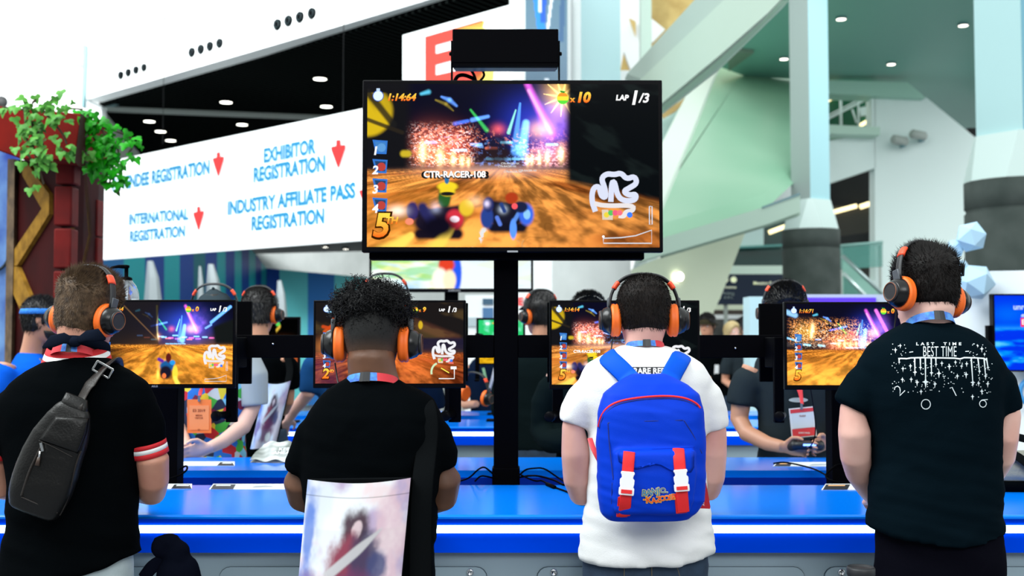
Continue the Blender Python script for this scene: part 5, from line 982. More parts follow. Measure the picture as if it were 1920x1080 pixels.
rnd = random.Random(12); mb = MB()
for i in range(46):
    x = rnd.uniform(1770, 1808); y = 488 + (x - 1770) * .55 + rnd.uniform(-4, 6); dz = rnd.uniform(-.03, .05); L = rnd.uniform(10, 26); dx = rnd.uniform(-7, 5)
    mb.tube([P(x, y + 6, d4 + dz), P(x + dx * .4, y - L * .5, d4 + dz - .004), P(x + dx, y - L, d4 + dz)], [.0022, .0016, .0004], 5)
mb.build('hair_tuft', hd4, p4)
# ------------------------------------------------------------------ what the four players carry
def smoothpts(pts, n=3):
    q = [Vector(p) for p in pts]
    for _ in range(n): q = [q[0]] + [r_ for i in range(len(q) - 1) for r_ in (q[i].lerp(q[i + 1], .25), q[i].lerp(q[i + 1], .75))] + [q[-1]]
    return q
def ribbon(pts, half, thick, name, m, parent, up=(1, 0, 0)):
    mb = MB(); q = smoothpts(pts); hs = [half[0] + (half[1] - half[0]) * i / (len(q) - 1) for i in range(len(q))] if isinstance(half, tuple) else half
    mb.tube(q, hs, 12, flat=(thick / (half[0] if isinstance(half, tuple) else half)), up=up); return mb.build(name, m, parent)
def lanyard(c, rx, ry, label, segs, mats, drop=.12, slope=.03, h=.010, badge=None):
    t = thing('lanyard', label, 'lanyard', c)
    N = 60
    def pt(a): return Vector(c) + Vector((rx * math.sin(a) * (1 - .25 * (1 - math.cos(a)) / 2), -ry * math.cos(a), slope * (math.cos(a) - 1) / 1.0 - drop * max(0, -math.cos(a)) ** 1.5))
    for a0, a1, mi, nm in segs:
        mb = MB(); k = max(3, int(abs(a1 - a0) * 10)); rings = []
        for i in range(k + 1):
            a = a0 + (a1 - a0) * i / k; p = pt(a); o = (p - Vector(c)); o.z = 0; o = o.normalized() if o.length > 1e-4 else Vector((0, 1, 0)); e = .0035 if nm == 'clip' else .002; hh = h * (1.15 if nm == 'clip' else 1)
            dn = Vector((-o.x * .35, -o.y * .35, 1)).normalized()
            rings.append([p + o * e + dn * hh, p - o * .001 + dn * hh, p - o * .001 - dn * hh, p + o * e - dn * hh])
        mb.loft(rings, smooth=False); mb.build(nm, mats[mi], t)
    return t
LB = mat('lanyard_blue', lin(72, 150, 225), .5, noise_=(60, lin(40, 90, 190), 2)); LR = mat('lanyard_red', lin(215, 40, 55), .5); LK = mat('lanyard_clip_black', (.008, .01, .014), .4)
def pieces(extra=0): return [(-PI, -.5, 0, 'band'), (-.5, -.22 + extra, 0, 'band'), (-.22 + extra, .12 + extra, 2, 'clip'), (.12 + extra, .35 + extra, 0, 'band'), (.35 + extra, PI, 1, 'band')]
lanyard(P(700, 704, d2 + .008), .085, .09, 'blue and red lanyard around the neck of the curly-haired person', pieces(-.1), [LB, LR, LK], slope=.025, h=.012)
mb = MB(); t = [o for o in COL.objects if o.name == 'lanyard'][0]
lanyard(P(1207, 642, d3 + .015), .069, .078, 'blue and red lanyard above the white T-shirt neckline', pieces(.05), [LB, LR, LK], slope=.02)
lanyard(P(1738, 592, d4 + .012), .075, .088, 'light blue lanyard around the neck of the tall man in the star print shirt', [(-PI, -.15, 0, 'band'), (-.15, .25, 2, 'clip'), (.25, .55, 0, 'band'), (.55, PI, 0, 'band')], [LB, LR, LK], slope=.03, h=.012)
lanyard(P(146, 651, d1 + .01), .075, .088, 'blue lanyard between neckerchief and striped collar of the leftmost player', [(-PI, -.2, 1, 'band'), (-.2, .0, 0, 'band'), (.0, .18, 2, 'clip'), (.18, .4, 0, 'band'), (.4, PI, 1, 'band')], [LB, LR, LK], slope=.03, h=.012)
# lettering on the red lanyard piece
c = P(724, 707, d2 - .075)
# -- leather sling bag
LEA = mat('black_brown_leather', (.004, .0038, .0036), .38, bump=(160, .14), spec=.28); LEA2 = mat('dark_brown_strap_leather', (.014, .010, .008), .45, bump=(200, .15), spec=.4); ZIP = mat('silver_zip_metal', (.75, .75, .74), .25, metal=1); STI = mat('brown_pull_leather', (.05, .028, .018), .5)
P1s = proj(s1); dB = d1 - .185
t = thing('sling_bag', 'dark leather sling bag on the back of the leftmost player', 'bag', P(66, 955, dB))
ax0, ax1 = P(140, 764, dB), P(60, 957, dB); A = (ax1 - ax0); L = A.length; A.normalize(); U = Vector((-A.z, 0, A.x)); U = U if U.x > 0 else -U; N_ = Vector((0, -1, 0)); kpx = dB / F
def bsec(tt, hw, hd, off=0, e=3.2, n=36, push=0):
    q = 2 / e; c = ax0 + A * (L * tt) + U * off * kpx
    return [c + U * (hw * kpx * math.copysign(abs(math.cos(2 * PI * k / n)) ** q, math.cos(2 * PI * k / n))) + N_ * (push + hd * math.copysign(abs(math.sin(2 * PI * k / n)) ** q, math.sin(2 * PI * k / n))) for k in range(n)]
mb = MB(); mb.loft([bsec(tt, hw, hd, of) for tt, hw, hd, of in ((-.02, 26, .012, 0), (.02, 33, .02, 0), (.12, 42, .03, -1), (.3, 52, .038, -3), (.5, 57, .042, -3), (.75, 57, .045, 0), (.92, 52, .043, 2), (1.0, 46, .036, 3), (1.03, 38, .02, 3))])
me = fuse(mb, .005, 3, fabric_disp(.003, 41, 1.1)); body_ = from_mesh('bag_body', me, LEA, t); BG = proj(body_)
mb = MB(); q = [(103, 781), (168, 783), (163, 812), (149, 845), (146, 851), (72, 825), (85, 805)]
def patch(f, poly_, name, m, parent, e=.003, th=.003, sub=8):
    # a thin panel that follows the surface below it
    n = len(poly_); c = (sum(p[0] for p in poly_) / n, sum(p[1] for p in poly_) / n); mb = MB(); outs = []
    for s_ in range(sub + 1):
        row = []
        for i in range(n):
            for k in range(4):
                a, b = poly_[i], poly_[(i + 1) % n]; x = a[0] + (b[0] - a[0]) * k / 4; y = a[1] + (b[1] - a[1]) * k / 4; x = c[0] + (x - c[0]) * (1 - s_ / sub * .985); y = c[1] + (y - c[1]) * (1 - s_ / sub * .985); h = f(x, y, e + (th if s_ > 0 else -.001)); row.append(h)
        outs.append(row)
    last = None
    for row in outs:
        for i, p in enumerate(row):
            if p is None: row[i] = next((r for r in row if r is not None), Vector())
    mb.loft(outs); return mb.build(name, m, parent)
patch(BG, q, 'flap', LEA, t, .002, .004)
def seam(f, pts, r, name, m, parent, e=.001):
    h = [f(x, y, e) for x, y in pts]; h = [p for p in h if p is not None]
    mb = MB(); mb.tube(smoothpts(h, 2), r, 8); return mb.build(name, m, parent)
seam(BG, [(73, 826), (100, 838), (136, 857)], .0012, 'stitching', LEA2, t, .003); zp = seam(BG, [(77, 838), (68, 856), (54, 885), (40, 930)], .0035, 'zip', LEA2, t, .001); seam(BG, [(40, 932), (70, 945), (108, 962)], .002, 'base_seam', LEA2, t); seam(BG, [(152, 846), (146, 860), (140, 880), (128, 935), (112, 966)], .003, 'side_seam', LEA2, t)
c = BG(78, 838, .008); mb = MB(); mb.obox(c + Vector((.001, 0, .0)), (.0035, 0, .001), (0, .003, 0), (-.003, 0, .012)); mb.tube([c + Vector((-.004, 0, -.012)), c + Vector((-.006, -.001, -.03))], .003, 8); sl = mb.build('zip_slider', ZIP, t); mb = MB(); mb.tube([c + Vector((-.006, -.002, -.028)), c + Vector((-.011, -.002, -.052))], [.004, .007], 8, flat=.4, up=(1, 0, 0)); mb.build('pull_tab', STI, sl)
c = P(36, 876, dB - .02); mb = MB(); mb.tube([c, c + Vector((-.006, 0, -.03))], .0025, 8); sl = mb.build('zip_slider', ZIP, t); mb = MB(); mb.tube([c + Vector((-.007, 0, -.03)), c + Vector((-.02, 0, -.05))], [.003, .005], 8); mb.build('pull_tab', STI, sl)
st_ = [P(138, 775, dB - .01), P(147, 757, dB - .005)] + [P1s(x, y, .012) for x, y in ((160, 733), (176, 710), (192, 692), (203, 682))] + [P(212, 676, d1 - .03), P(218, 684, d1 + .05), P(216, 720, d1 + .12)]
ribbon(st_, (.021, .026), .004, 'strap', LEA2, t, up=(.85, 0, .53)); mb = MB()
mb.loft([bsec(-.10, 21, .01, -4, push=.0), bsec(.0, 27, .016, 0), bsec(.05, 24, .016, 0)]); mb.build('strap_anchor', LEA, t)
c = P1s(193, 693, .02); mb = MB(); ux = Vector((.62, 0, -.34)); uy = Vector((.34, 0, .62)); ux = ux.normalized(); uy = uy.normalized()
for sg_ in (-1, 1): mb.obox(c + uy * .0145 * sg_, ux * .0275, (0, .002, 0), uy * .003); mb.obox(c + ux * .0265 * sg_, uy * .0145, (0, .002, 0), ux * .003)
mb.build('buckle', ZIP, t, .001)
# -- art tote of the second player
def toteart(u, v, seed=2):
    n1 = fbm(u * 3, v * 3.4, seed, 5); n2 = fbm(u * 5 + 7, v * 5, seed + 3, 4)
    sky = np.stack([.80 + .1 * n1, .84 + .08 * n1, .90 + .05 * n1], -1)
    pur = sstep(.45, .75, n1 + .5 * (u - .5) - .25 * v); sky = sky * (1 - pur[..., None] * .75) + np.array(lin(165, 130, 180)) * pur[..., None] * .75
    pk = sstep(.42, .7, n2 + .35 * (u - .5) + .3 * (v - .5)); sky = sky * (1 - pk[..., None] * .55) + np.array(lin(240, 200, 200)) * pk[..., None] * .55
    lb = sstep(.32, .0, u) * sstep(.3, .6, fbm(u * 6, v * 4, seed + 9)) ; sky = sky * (1 - lb[..., None] * .8) + np.array(lin(110, 150, 225)) * lb[..., None] * .8
    def blob(cu, cv, ru, rv, c, k=1.0, w_=.35):
        nonlocal sky
        d = np.hypot((u - cu) / ru, (v - cv) / rv) + (fbm(u * 14, v * 14, seed + 20, 3) - .5) * .5; m = (1 - sstep(1 - w_, 1 + w_, d)) * k; sky = sky * (1 - m[..., None]) + np.array(lin(*c)) * m[..., None]
    blob(.2, .2, .07, .22, (225, 232, 245)); blob(.06, .35, .05, .25, (70, 120, 215), .8); blob(.28, .42, .1, .2, (238, 240, 248), .9)
    blob(.52, .36, .13, .17, (74, 52, 66)); blob(.53, .34, .05, .07, (225, 200, 205), .9, .2); blob(.48, .6, .2, .22, (150, 62, 84)); blob(.62, .55, .13, .2, (58, 56, 92), .9); blob(.75, .62, .09, .12, (66, 72, 120), .9); blob(.5, .85, .25, .2, (120, 55, 100), .85); blob(.1, .8, .12, .14, (120, 95, 160), .8); blob(.24, .9, .1, .1, (215, 215, 240)); blob(.6, .95, .1, .08, (240, 235, 225))
    dx, dy = u - .28, v - .68; al = (dx * .82 - dy * .57); ac = np.abs(dx * .57 + dy * .82); m = (1 - sstep(.028, .05, ac + .03 * sstep(.3, .62, al))) * sstep(-.04, .0, al) * (1 - sstep(.56, .62, al)); sky = sky * (1 - m[..., None]) + np.array(lin(205, 202, 205)) * m[..., None]
    return np.clip(sky, 0, 1)
ART = mat('printed_canvas', (1, 1, 1), .65, vcol=True)
def tote(TL, TR, BL, dep, label, seed, strap, sm, hem=True, W=120, H=160):
    TL, TR, BL = Vector(TL), Vector(TR), Vector(BL); U = TR - TL; V = BL - TL
    t = thing('tote_bag', label, 'bag', BL + U * .5)
    u, v = np.meshgrid(np.linspace(0, 1, W + 1), np.linspace(0, 1, H + 1)); im = toteart(u, v * 1.15, seed); im[np.abs(v - .095) < .004] *= .55; im = im * np.array((.62, .74, .9)) if seed > 9 else im
    mb = MB(); f = lambda a, b: TL + U * a + V * b + Vector((0, -.018 * math.sin(PI * a) ** .6 * min(1, b * 2.5 + .25) + .006 * math.sin(a * 9 + b * 3) * b, -.012 * math.sin(PI * a) * (1 - b)))
    mb.grid(f, W, H, 0, [tuple(c) for c in im.reshape(-1, 3).tolist()]); mb.build('front_panel', ART, t)
    mb = MB(); mb.prism([TL + Vector((0, .004, -.002)), TR + Vector((0, .004, -.002)), TR + V + Vector((0, .004, 0)), BL + Vector((0, .004, 0))], (0, dep, 0)); mb.build('bag_body', sm, t)
    for s_ in strap: ribbon(s_[0], s_[1], .004, 'strap', sm, t, up=s_[2])
    return t
CAN = cloth('black_canvas', (.004, .0048, .0055)); S2p = proj(s2); dT = d2 - .205
tote(P(577, 899, dT), P(770, 896, dT), P(548, 1200, dT), .03, 'white tote bag with pastel fantasy painting on the back of the curly-haired person', 2,
     [([P(788, 1085, dT + .02), P(788, 1000, dT + .02), P(790, 930, dT + .02), P(794, 888, d2 - .165)] + [S2p(x, y, .008) for x, y in ((800, 840), (804, 800), (800, 765))] + [P(794, 748, d2 - .03), P(790, 752, d2 + .05), P(786, 790, d2 + .12)], (.031, .026), (1, 0, .0))], CAN)
# -- blue backpack of the third player
BPK = mat('royal_blue_nylon', (.0, .04, .56), .6, bump=(500, .1), spec=.1); BPD = mat('blue_nylon_strap', (.0, .085, .62), .6, bump=(500, .1), spec=.1); REDW = mat('red_webbing', lin(232, 28, 32), .6, bump=(600, .2)); BUC = mat('white_buckle_plastic', (.9, .9, .92), .3)
dP = 3.295
t = thing('backpack', 'royal blue backpack with two red straps and white buckles on the white T-shirt', 'backpack', P(1220, 974, dP))
mb = MB()
rg = []
for py, xl, xr, ry, yo in ((700, 1188, 1244, .02, .04), (706, 1174, 1262, .034, .032), (718, 1153, 1288, .05, .02), (738, 1130, 1310, .064, .008), (770, 1121, 1317, .074, 0), (830, 1118, 1321, .08, 0), (890, 1118, 1323, .084, -.002), (935, 1120, 1319, .086, -.002), (960, 1127, 1305, .082, 0), (972, 1140, 1290, .066, 0)):
    c = P((xl + xr) / 2, py, dP + yo); rg.append(ring(c, (xr - xl) / 2 * (dP + yo) / F, ry, 44, 3.2))
mb.loft(rg); pk = [(842, 1158, 1304, .012), (850, 1150, 1306, .026), (890, 1148, 1306, .034), (935, 1148, 1302, .036), (958, 1152, 1296, .028), (966, 1160, 1288, .014)]
mb.loft([ring(P((a + b) / 2, py, dP - .085), (b - a) / 2 * (dP - .085) / F, ry, 36, 3) for py, a, b, ry in pk])
bb = from_mesh('pack_body', fuse(mb, .006, 4, fabric_disp(.0065, 52, 1.0, .3)), BPK, t); BK = proj(bb)
seam(BK, [(1122, 800), (1126, 782), (1138, 764), (1160, 752), (1200, 745), (1250, 742), (1285, 746), (1306, 756), (1313, 765)], .0032, 'zip', REDW, t, .001)
seam(BK, [(1124, 803), (1129, 785), (1141, 768), (1162, 756), (1200, 749), (1250, 746), (1283, 750), (1308, 762)], .0016, 'zip_edge', mat('dark_blue_seam', (0, .01, .15), .6), t, .001)
for pts in ([(1140, 793), (1200, 790), (1280, 788)], [(1140, 793), (1142, 830), (1150, 900)], [(1148, 905), (1147, 940), (1147, 970)], [(1282, 788), (1300, 815), (1316, 850)]): seam(BK, pts, .0014, 'seam', mat('dark_blue_seam', (0, .01, .15), .6), t, .0005)
patch(BK, [(1157, 845), (1302, 838), (1302, 876), (1296, 886), (1262, 884), (1240, 872), (1215, 868), (1190, 880), (1160, 866)], 'pocket_flap', BPK, t, .003, .004)
def onpack(pts, e): return [BK(x, y, e) for x, y in pts]
for xa, ya, xb, yb, y0, y1, kn in ((1180, 848, 1170, 972, 884, 928, 0), (1272, 842, 1282, 965, 880, 921, 0)):
    ln = lambda y: xa + (xb - xa) * (y - ya) / (yb - ya)
    ribbon(onpack([(ln(ya - 1), ya - 1), (ln(ya + 14), ya + 14), (ln(y0 + 6), y0 + 6)], .012), .0165, .0022, 'strap', REDW, t)
    ribbon(onpack([(ln(y1 - 10), y1 - 10), (ln(y1 + 12), y1 + 12), (ln(yb - 5), yb - 5)], .012), .0165, .0022, 'strap', REDW, t); ribbon(onpack([(ln(yb - 40) - 4, yb - 40), (ln(yb) - 4, yb - 3)], .009), .0155, .0022, 'strap', REDW, t)
    c0 = BK(ln(y0), y0, .015); c1 = BK(ln(y1), y1, .017); ya_ = (c0 - c1); Lb = ya_.length; ya_.normalize(); xa_ = Vector((1, 0, 0)); xa_ = (xa_ - ya_ * xa_.dot(ya_)).normalized(); nb_ = xa_.cross(ya_)
    bp = lambda x, y: c1 + xa_ * x * .021 + ya_ * y * Lb
    mb = MB(); mb.prism([bp(*p) - nb_ * 0 for p in ((-.95, .0), (.95, 0), (1, .08), (1, .3), (.85, .34), (.95, .5), (.95, .66), (.72, .74), (.8, .86), (.92, .92), (.85, 1), (-.85, 1), (-.92, .92), (-.8, .86), (-.72, .74), (-.95, .66), (-.95, .5), (-.85, .34), (-1, .3), (-1, .08))], (0, -.009, 0)); bu = mb.build('buckle', BUC, t, .0012)
    mb = MB(); mb.prism([bp(*p) + Vector((0, -.0095, 0)) for p in ((-.72, .08), (.72, .08), (.72, .24), (-.72, .24))], (0, -.0015, 0)); mb.build('webbing_window', REDW, bu)
S3p = proj(s3)
for pts, up in (([(1186, 716), (1178, 708), (1164, 693), (1150, 680), (1141, 672)], (.8, 0, .6)), ([(1252, 716), (1258, 706), (1265, 692), (1272, 680), (1276, 672)], (.9, 0, -.42))):
    q = [P(pts[0][0], pts[0][1], dP + .03)] + [S3p(x, y, .010) or P(x, y, d3 - .1) for x, y in pts[1:]]; sg_ = -1 if pts[0][0] < 1210 else 1
    q += [P(pts[-1][0] + sg_ * 5, 664, d3 - .04), P(pts[-1][0] + sg_ * 6, 668, d3 + .04), P(pts[-1][0] + sg_ * 6, 700, d3 + .13), P(pts[-1][0] + sg_ * 2, 760, d3 + .15)]
    ribbon(q, .03, .0055, 'shoulder_strap', BPD, t, up=up)
# lettering on the pocket
ly = mat('logo_yellow_outline', lin(250, 215, 60), .6); lg = mat('logo_blue_green', lin(30, 110, 160), .6); lo = mat('logo_red_orange', lin(235, 70, 30), .6)
def logo(letters, m):
    for bold, mm, e in ((.07, ly, .0035), (.022, m, .0048)):
        mb = MB()
        for ch, x, y, s_, r_ in letters:
            cs, sn_ = math.cos(r_), math.sin(r_)
            put_text(mb, ch, lambda a, b: BK(x + (a * cs - b * sn_) * s_, y - (a * sn_ + b * cs) * s_, e) or Vector((0, 3.2, 1.1)), 1, bold=bold)
        mb.build('lettering', mm, t)
logo([('B', 1208, 925, 16, -.1), ('A', 1217, 924, 16, .1), ('N', 1227, 922, 16, 0), ('J', 1235, 921, 17, .1), ('O', 1243, 920, 13, 0), ('-', 1250, 922, 13, 0)], lg); logo([('-', 1208, 936, 13, 0), ('K', 1216, 938, 16, .05), ('A', 1226, 939, 14, .1), ('Z', 1235, 937, 15, -.1), ('O', 1242, 935, 13, .1), ('O', 1250, 934, 13, 0), ('I', 1256, 933, 14, 0), ('E', 1262, 932, 14, .05)], lo)
mb = MB(); q = [(1305, 953), (1310, 915), (1324, 905), (1332, 950), (1331, 954)]; mb.prism([P(x, y, dP + .02) for x, y in q], (0, .002, 0)); tg = mb.build('hang_tag', mat('tag_red', lin(190, 22, 40), .4), t)
mb = MB(); c = P(1318, 938, dP + .018); k_ = dP / F; put_text(mb, 'REPLAY', lambda a, b: c + Vector((b * 6 * k_ * 1, 0, -a * 6 * k_)), 1, bold=.03); mb.build('lettering', BUC, tg)
ribbon([P(1106, 822, d3 - .09), P(1111, 838, d3 - .115), P(1120, 856, d3 - .13), P(1128, 870, d3 - .13)], .008, .002, 'side_strap', mat('red_piping', lin(235, 60, 70), .5), t)
# shirt lettering of the third player
mb = MB(); sq = lambda x, y, e: S3p(x, y, e) or P(x, y, d3 - .13)
mb.grid(lambda u, v: sq(1180 + 70 * u + 6 * (1 - v), 688 + 16 * v, .0015), 14, 4); mb.grid(lambda u, v: sq(1262 + 13 * u, 698 + 8 * v + (1 - u) * 0, .0015), 4, 2); mb.build('shirt_print', mat('print_black', (.01, .01, .012), .7), s3)
mb = MB(); put_text(mb, 'RARE REPLAY', lambda a, b: sq(1229 + a * 15, 696 - b * 15, .003), 1, bold=.035, sx=.92); mb.build('print_lettering', WHITE, s3)
# star print of the fourth player
S4p = proj(s4); PW = mat('print_white', (.72, .8, .84), .7); mb = MB(); f4p = lambda x, y: S4p(x, y, .0022) or P(x, y, d4 - .13)
def star(x, y, r, tail=1.5): mb.add([f4p(*p) for p in ((x, y - r), (x + r * .22, y - r * .22), (x + r * .75, y), (x + r * .22, y + r * .25), (x, y + r * tail), (x - r * .22, y + r * .25), (x - r * .75, y), (x - r * .22, y - r * .22))], [tuple(range(8))])
def stroke(pts, w0, w1=None):
    w1 = w1 or w0; L_ = []; n = len(pts)
    for i, (x, y) in enumerate(pts):
        a = pts[max(i - 1, 0)]; b = pts[min(i + 1, n - 1)]; dx, dy = b[0] - a[0], b[1] - a[1]; l = math.hypot(dx, dy) or 1; w_ = w0 + (w1 - w0) * i / (n - 1); L_.append((f4p(x - dy / l * w_, y + dx / l * w_), f4p(x + dy / l * w_, y - dx / l * w_)))
    mb.add([p[0] for p in L_] + [p[1] for p in L_], [(i, i + 1, n + i + 1, n + i) for i in range(n - 1)])
put_text(mb, 'LAST  TIME', lambda a, b: f4p(1760 + a * 8.2, 645 - b * 7.5), 1, bold=.03, space=1.75, sx=1.25); put_text(mb, 'BEST TIME', lambda a, b: f4p(1762 + a * 13.5, 660 - b * 28), 1, bold=-.005, sx=1.0, space=1.05)
stroke([(1705, 660.5), (1712, 659.5)], .8); stroke([(1810, 659), (1817, 658.5)], .8)
stroke([(1686, 674), (1688, 672), (1700, 672.5), (1708, 671), (1730, 670.5), (1760, 671), (1790, 671.5), (1800, 673), (1808, 670.5), (1830, 671), (1845, 672), (1849, 675)], 1.3)
for x, y1, r in ((1686, 679, 3.2), (1715.5, 698, 5.2), (1726, 689, 4.2), (1735.5, 716, 8.5), (1746.5, 699, 5), (1755, 683, 4), (1824, 717, 6.2), (1836.5, 696, 4.2), (1848, 705, 4.8), (1852.5, 689, 4)): xt = x - (3 if x > 1800 else .5); stroke([(xt, 671), (xt + (x - xt) * .5, (671 + y1) / 2), (x, y1)], 1.4, .8); star(x, y1, r)
for x, y, r in ((1679, 656, 4.5), (1688, 648, 3.8), (1841, 654, 5), (1846, 664, 3.4), (1833, 648, 3), (1693, 691, 4.5), (1707, 686, 4.5), (1766, 681, 4.5), (1780, 687, 5.5), (1791.5, 679, 4), (1803, 686.5, 4), (1812.5, 682, 4.5), (1760.5, 700, 6.2), (1795, 705, 4.6), (1811.5, 702, 5.5), (1692, 711.5, 4.6), (1708.5, 711, 4.6), (1719.5, 716.5, 5.4), (1753, 720, 5), (1835, 718.5, 4.5), (1852, 719.5, 5), (1727, 734, 4.6), (1841, 733.5, 5), (1823.5, 743.5, 4.6)): star(x, y, r)
rnd = random.Random(3)
for i in range(150):
    x = rnd.uniform(1672, 1862); y = rnd.uniform(676, 745)
    if (1700 < x < 1826 and y > 736) or (x > 1775 and x < 1800 and y > 722) or (1676 < x < 1700 and y > 720): continue
    r = rnd.uniform(.7, 1.1); mb.add([f4p(x + r * math.cos(k * PI / 3), y + r * math.sin(k * PI / 3)) for k in range(6)], [tuple(range(6))])
for i in range(26):
    x = rnd.choice([rnd.uniform(1664, 1700), rnd.uniform(1816, 1852)]); y = rnd.uniform(644, 670); r = .9; mb.add([f4p(x + r * math.cos(k * PI / 3), y + r * math.sin(k * PI / 3)) for k in range(6)], [tuple(range(6))])
arcp = lambda cx, cy, r, a0, a1, ry=None: [(cx + r * math.cos(a0 + (a1 - a0) * k / 24), cy + (ry or r) * math.sin(a0 + (a1 - a0) * k / 24)) for k in range(25)]
stroke(arcp(1736, 758, 8.5, 0, 2 * PI, 9), .75); stroke([(1677, 731), (1678, 726), (1683, 724), (1687, 727), (1688, 732), (1687, 742), (1697, 732)], .8); stroke([(1781, 728), (1785, 726), (1793, 742)], .8); stroke(arcp(1843, 757, 6.3, 0, 2 * PI, 6.5), .7); stroke([(1838, 753), (1841, 750), (1852, 749)], .7)
mb.build('shirt_print', PW, s4)
# small things on the fourth player's waist
for x, y in ((1873, 1046), (1870, 1066)):
    pass
# ------------------------------------------------------------------ other people
def figure(label, px, d, yaw, h, skin, shirt, pants, hstyle=None, hcol=None, arms=None, hands=(), group=None, hy=0, hp_=0, rx=.2, seed=1, sleeve=.5, headpx=None, eyes=False, long_=False, amp=.005, vox=.009):
    s = h / 1.75; y0 = math.radians(yaw); c0 = P(px, 640, d); c0 = Vector((c0.x, d, 0)); R = Matrix.Rotation(y0, 3, 'Z'); fw = R @ Vector((0, 1, 0))
    W = lambda x, y, z: c0 + R @ Vector((x * s, y * s, z * s))
    rings = [ring(W(0, cy, z), a * s * rx / .2, b * s, 32, R=R) for z, a, b, cy in ((1.485, .062, .06, 0), (1.465, .10, .075, 0), (1.435, .15, .09, 0), (1.39, .18, .11, 0), (1.32, .185, .12, .0), (1.22, .178, .122, .0), (1.1, .165, .118, 0), (1.0, .165, .12, 0), (.92, .175, .125, 0), (.86, .178, .125, 0))]
    k = rx / .2
    if arms is None: arms = [[(W(sx * .165 * k, 0, 1.385), .05 * s), (W(sx * .225 * k, -.01, 1.25), .047 * s), (W(sx * .235 * k, -.03, 1.1), .042 * s), (W(sx * .2 * k, .08, 1.06), .04 * s), (W(sx * .1, .25, 1.08), .029 * s)] for sx in (-1, 1)]
    slv = []
    for a in arms:
        n = len(a) - 1; pts = []
        for i in range(n if long_ else 2): pts += [(Vector(a[i][0]).lerp(Vector(a[i + 1][0]), q), a[i][1] + .023 * s) for q in (0, .5)]
        if long_: pts.append((Vector(a[n][0]), a[n][1] + .008))
        elif sleeve >= 1: pts.append((Vector(a[2][0]), a[2][1] + .018))
        pts[0] = (pts[0][0] + Vector((0, 0, -.02)), .058 * s); slv.append(pts)
    hd = list(hands)
    Mh = Matrix.Translation(P(*headpx) if headpx else W(0, .03, 1.63)) @ Euler((math.radians(hp_), 0, y0 + math.radians(hy)), 'XYZ').to_matrix().to_4x4() @ Matrix.Scale(s, 4)
    p, sh, b = assemble(label, c0, rings, slv, arms, hd, Mh, W(0, 0, 1.44), (c0, .165 * s, .115 * s, fw, .86 * s), skin, shirt, pants, SHOE, group, vox, .011, amp, seed, 1.0 * s, eyes)
    if hstyle == 'short': hair(p, Mh, zl(-.08, -.03, .07), lambda a, z: .008 + .014 * float(sstep(.0, .09, z)), hcol, 2500, .02, lambda a, z: Vector((.2, .2, -1 + 1.6 * float(sstep(.04, .1, z)))), seed, .006, wd=.0018)
    if hstyle == 'buzz': hair(p, Mh, zl(-.08, -.03, .07), lambda a, z: .006, hcol, 1500, .008, None, seed, .002, wd=.0015)
    if hstyle == 'long': hair(p, Mh, zl(-.12, -.10, .07), lambda a, z: .014 + .008 * float(sstep(.0, .09, z)), hcol, 2500, .03, None, seed, .006, wd=.0018)
    return p, sh, Mh, W
def cap_on(p, Mh, m, brim=True, col2=None, back=False, low=.03):
    mb = MB(); n = 32; E = lambda z: .012
    rings = [[Mh @ hpt(2 * PI * k / n, z, e) for k in range(n)] for z, e in ((low, .004), (low, .013), (.06, .014), (.085, .015), (.105, .016), (.119, .014))]
    top = [Mh @ (hpt(2 * PI * k / n, .124, .004) * Vector((1, 1, 1)).x if False else hpt(2 * PI * k / n, .124, .004)) for k in range(n)]; mb.loft(rings + [[v + (Mh.to_3x3() @ Vector((0, 0, .013))) for v in top]])
    mb.ball(Mh @ Vector((0, -.005, .142)), .008 * Mh.to_scale().x); o = mb.build('cap', m, p)
    if brim:
        sg_ = -1 if back else 1; mb = MB(); up = []; lo_ = []
        for k in range(15):
            a = -1.15 + 2.3 * k / 14; up.append(Mh @ Vector((.082 * math.sin(a), sg_ * (.075 + .0 * math.cos(a)), low + .012))); lo_.append(Mh @ Vector((.085 * math.sin(a), sg_ * (.085 + .085 * math.cos(a) ** .7), low - .008)))
        th = Mh.to_3x3() @ Vector((0, 0, .004)); nn = 15
        mb.add(up + lo_ + [v + th for v in up] + [v + th for v in lo_], [(i, i + 1, nn + i + 1, nn + i) for i in range(nn - 1)] + [(2 * nn + i + 1, 2 * nn + i, 3 * nn + i, 3 * nn + i + 1) for i in range(nn - 1)] + [(nn + i, nn + i + 1, 3 * nn + i + 1, 3 * nn + i) for i in range(nn - 1)], 0, None, True); mb.build('brim', m, o)
    return o
GRYT = cloth('heather_grey_jersey', (.42, .46, .48)); CHAR = cloth('charcoal_jersey', (.02, .028, .034)); DBLUE = cloth('blue_chambray', (.012, .07, .22)); ROY = cloth('royal_blue_jersey', (.005, .10, .62)); JACK = cloth('black_jacket', (.004, .008, .009)); OLIVE = cloth('olive_felt', (.04, .035, .02)); BLOND = mat('blond_hair', (.55, .42, .2), .5); BHAIR = mat('black_hair', (.006, .005, .005), .5); DKB = cloth('dark_navy_jersey', (.005, .012, .03)); CAPW = cloth('white_grey_cap', (.5, .52, .52)); CAPD = cloth('slate_cap', (.035, .05, .06)); CAPB = cloth('black_cap', (.006, .007, .008))
skin5 = mat('skin_olive', lin(196, 140, 112), .5); skin6 = mat('skin_light_pink', lin(224, 178, 165), .5)
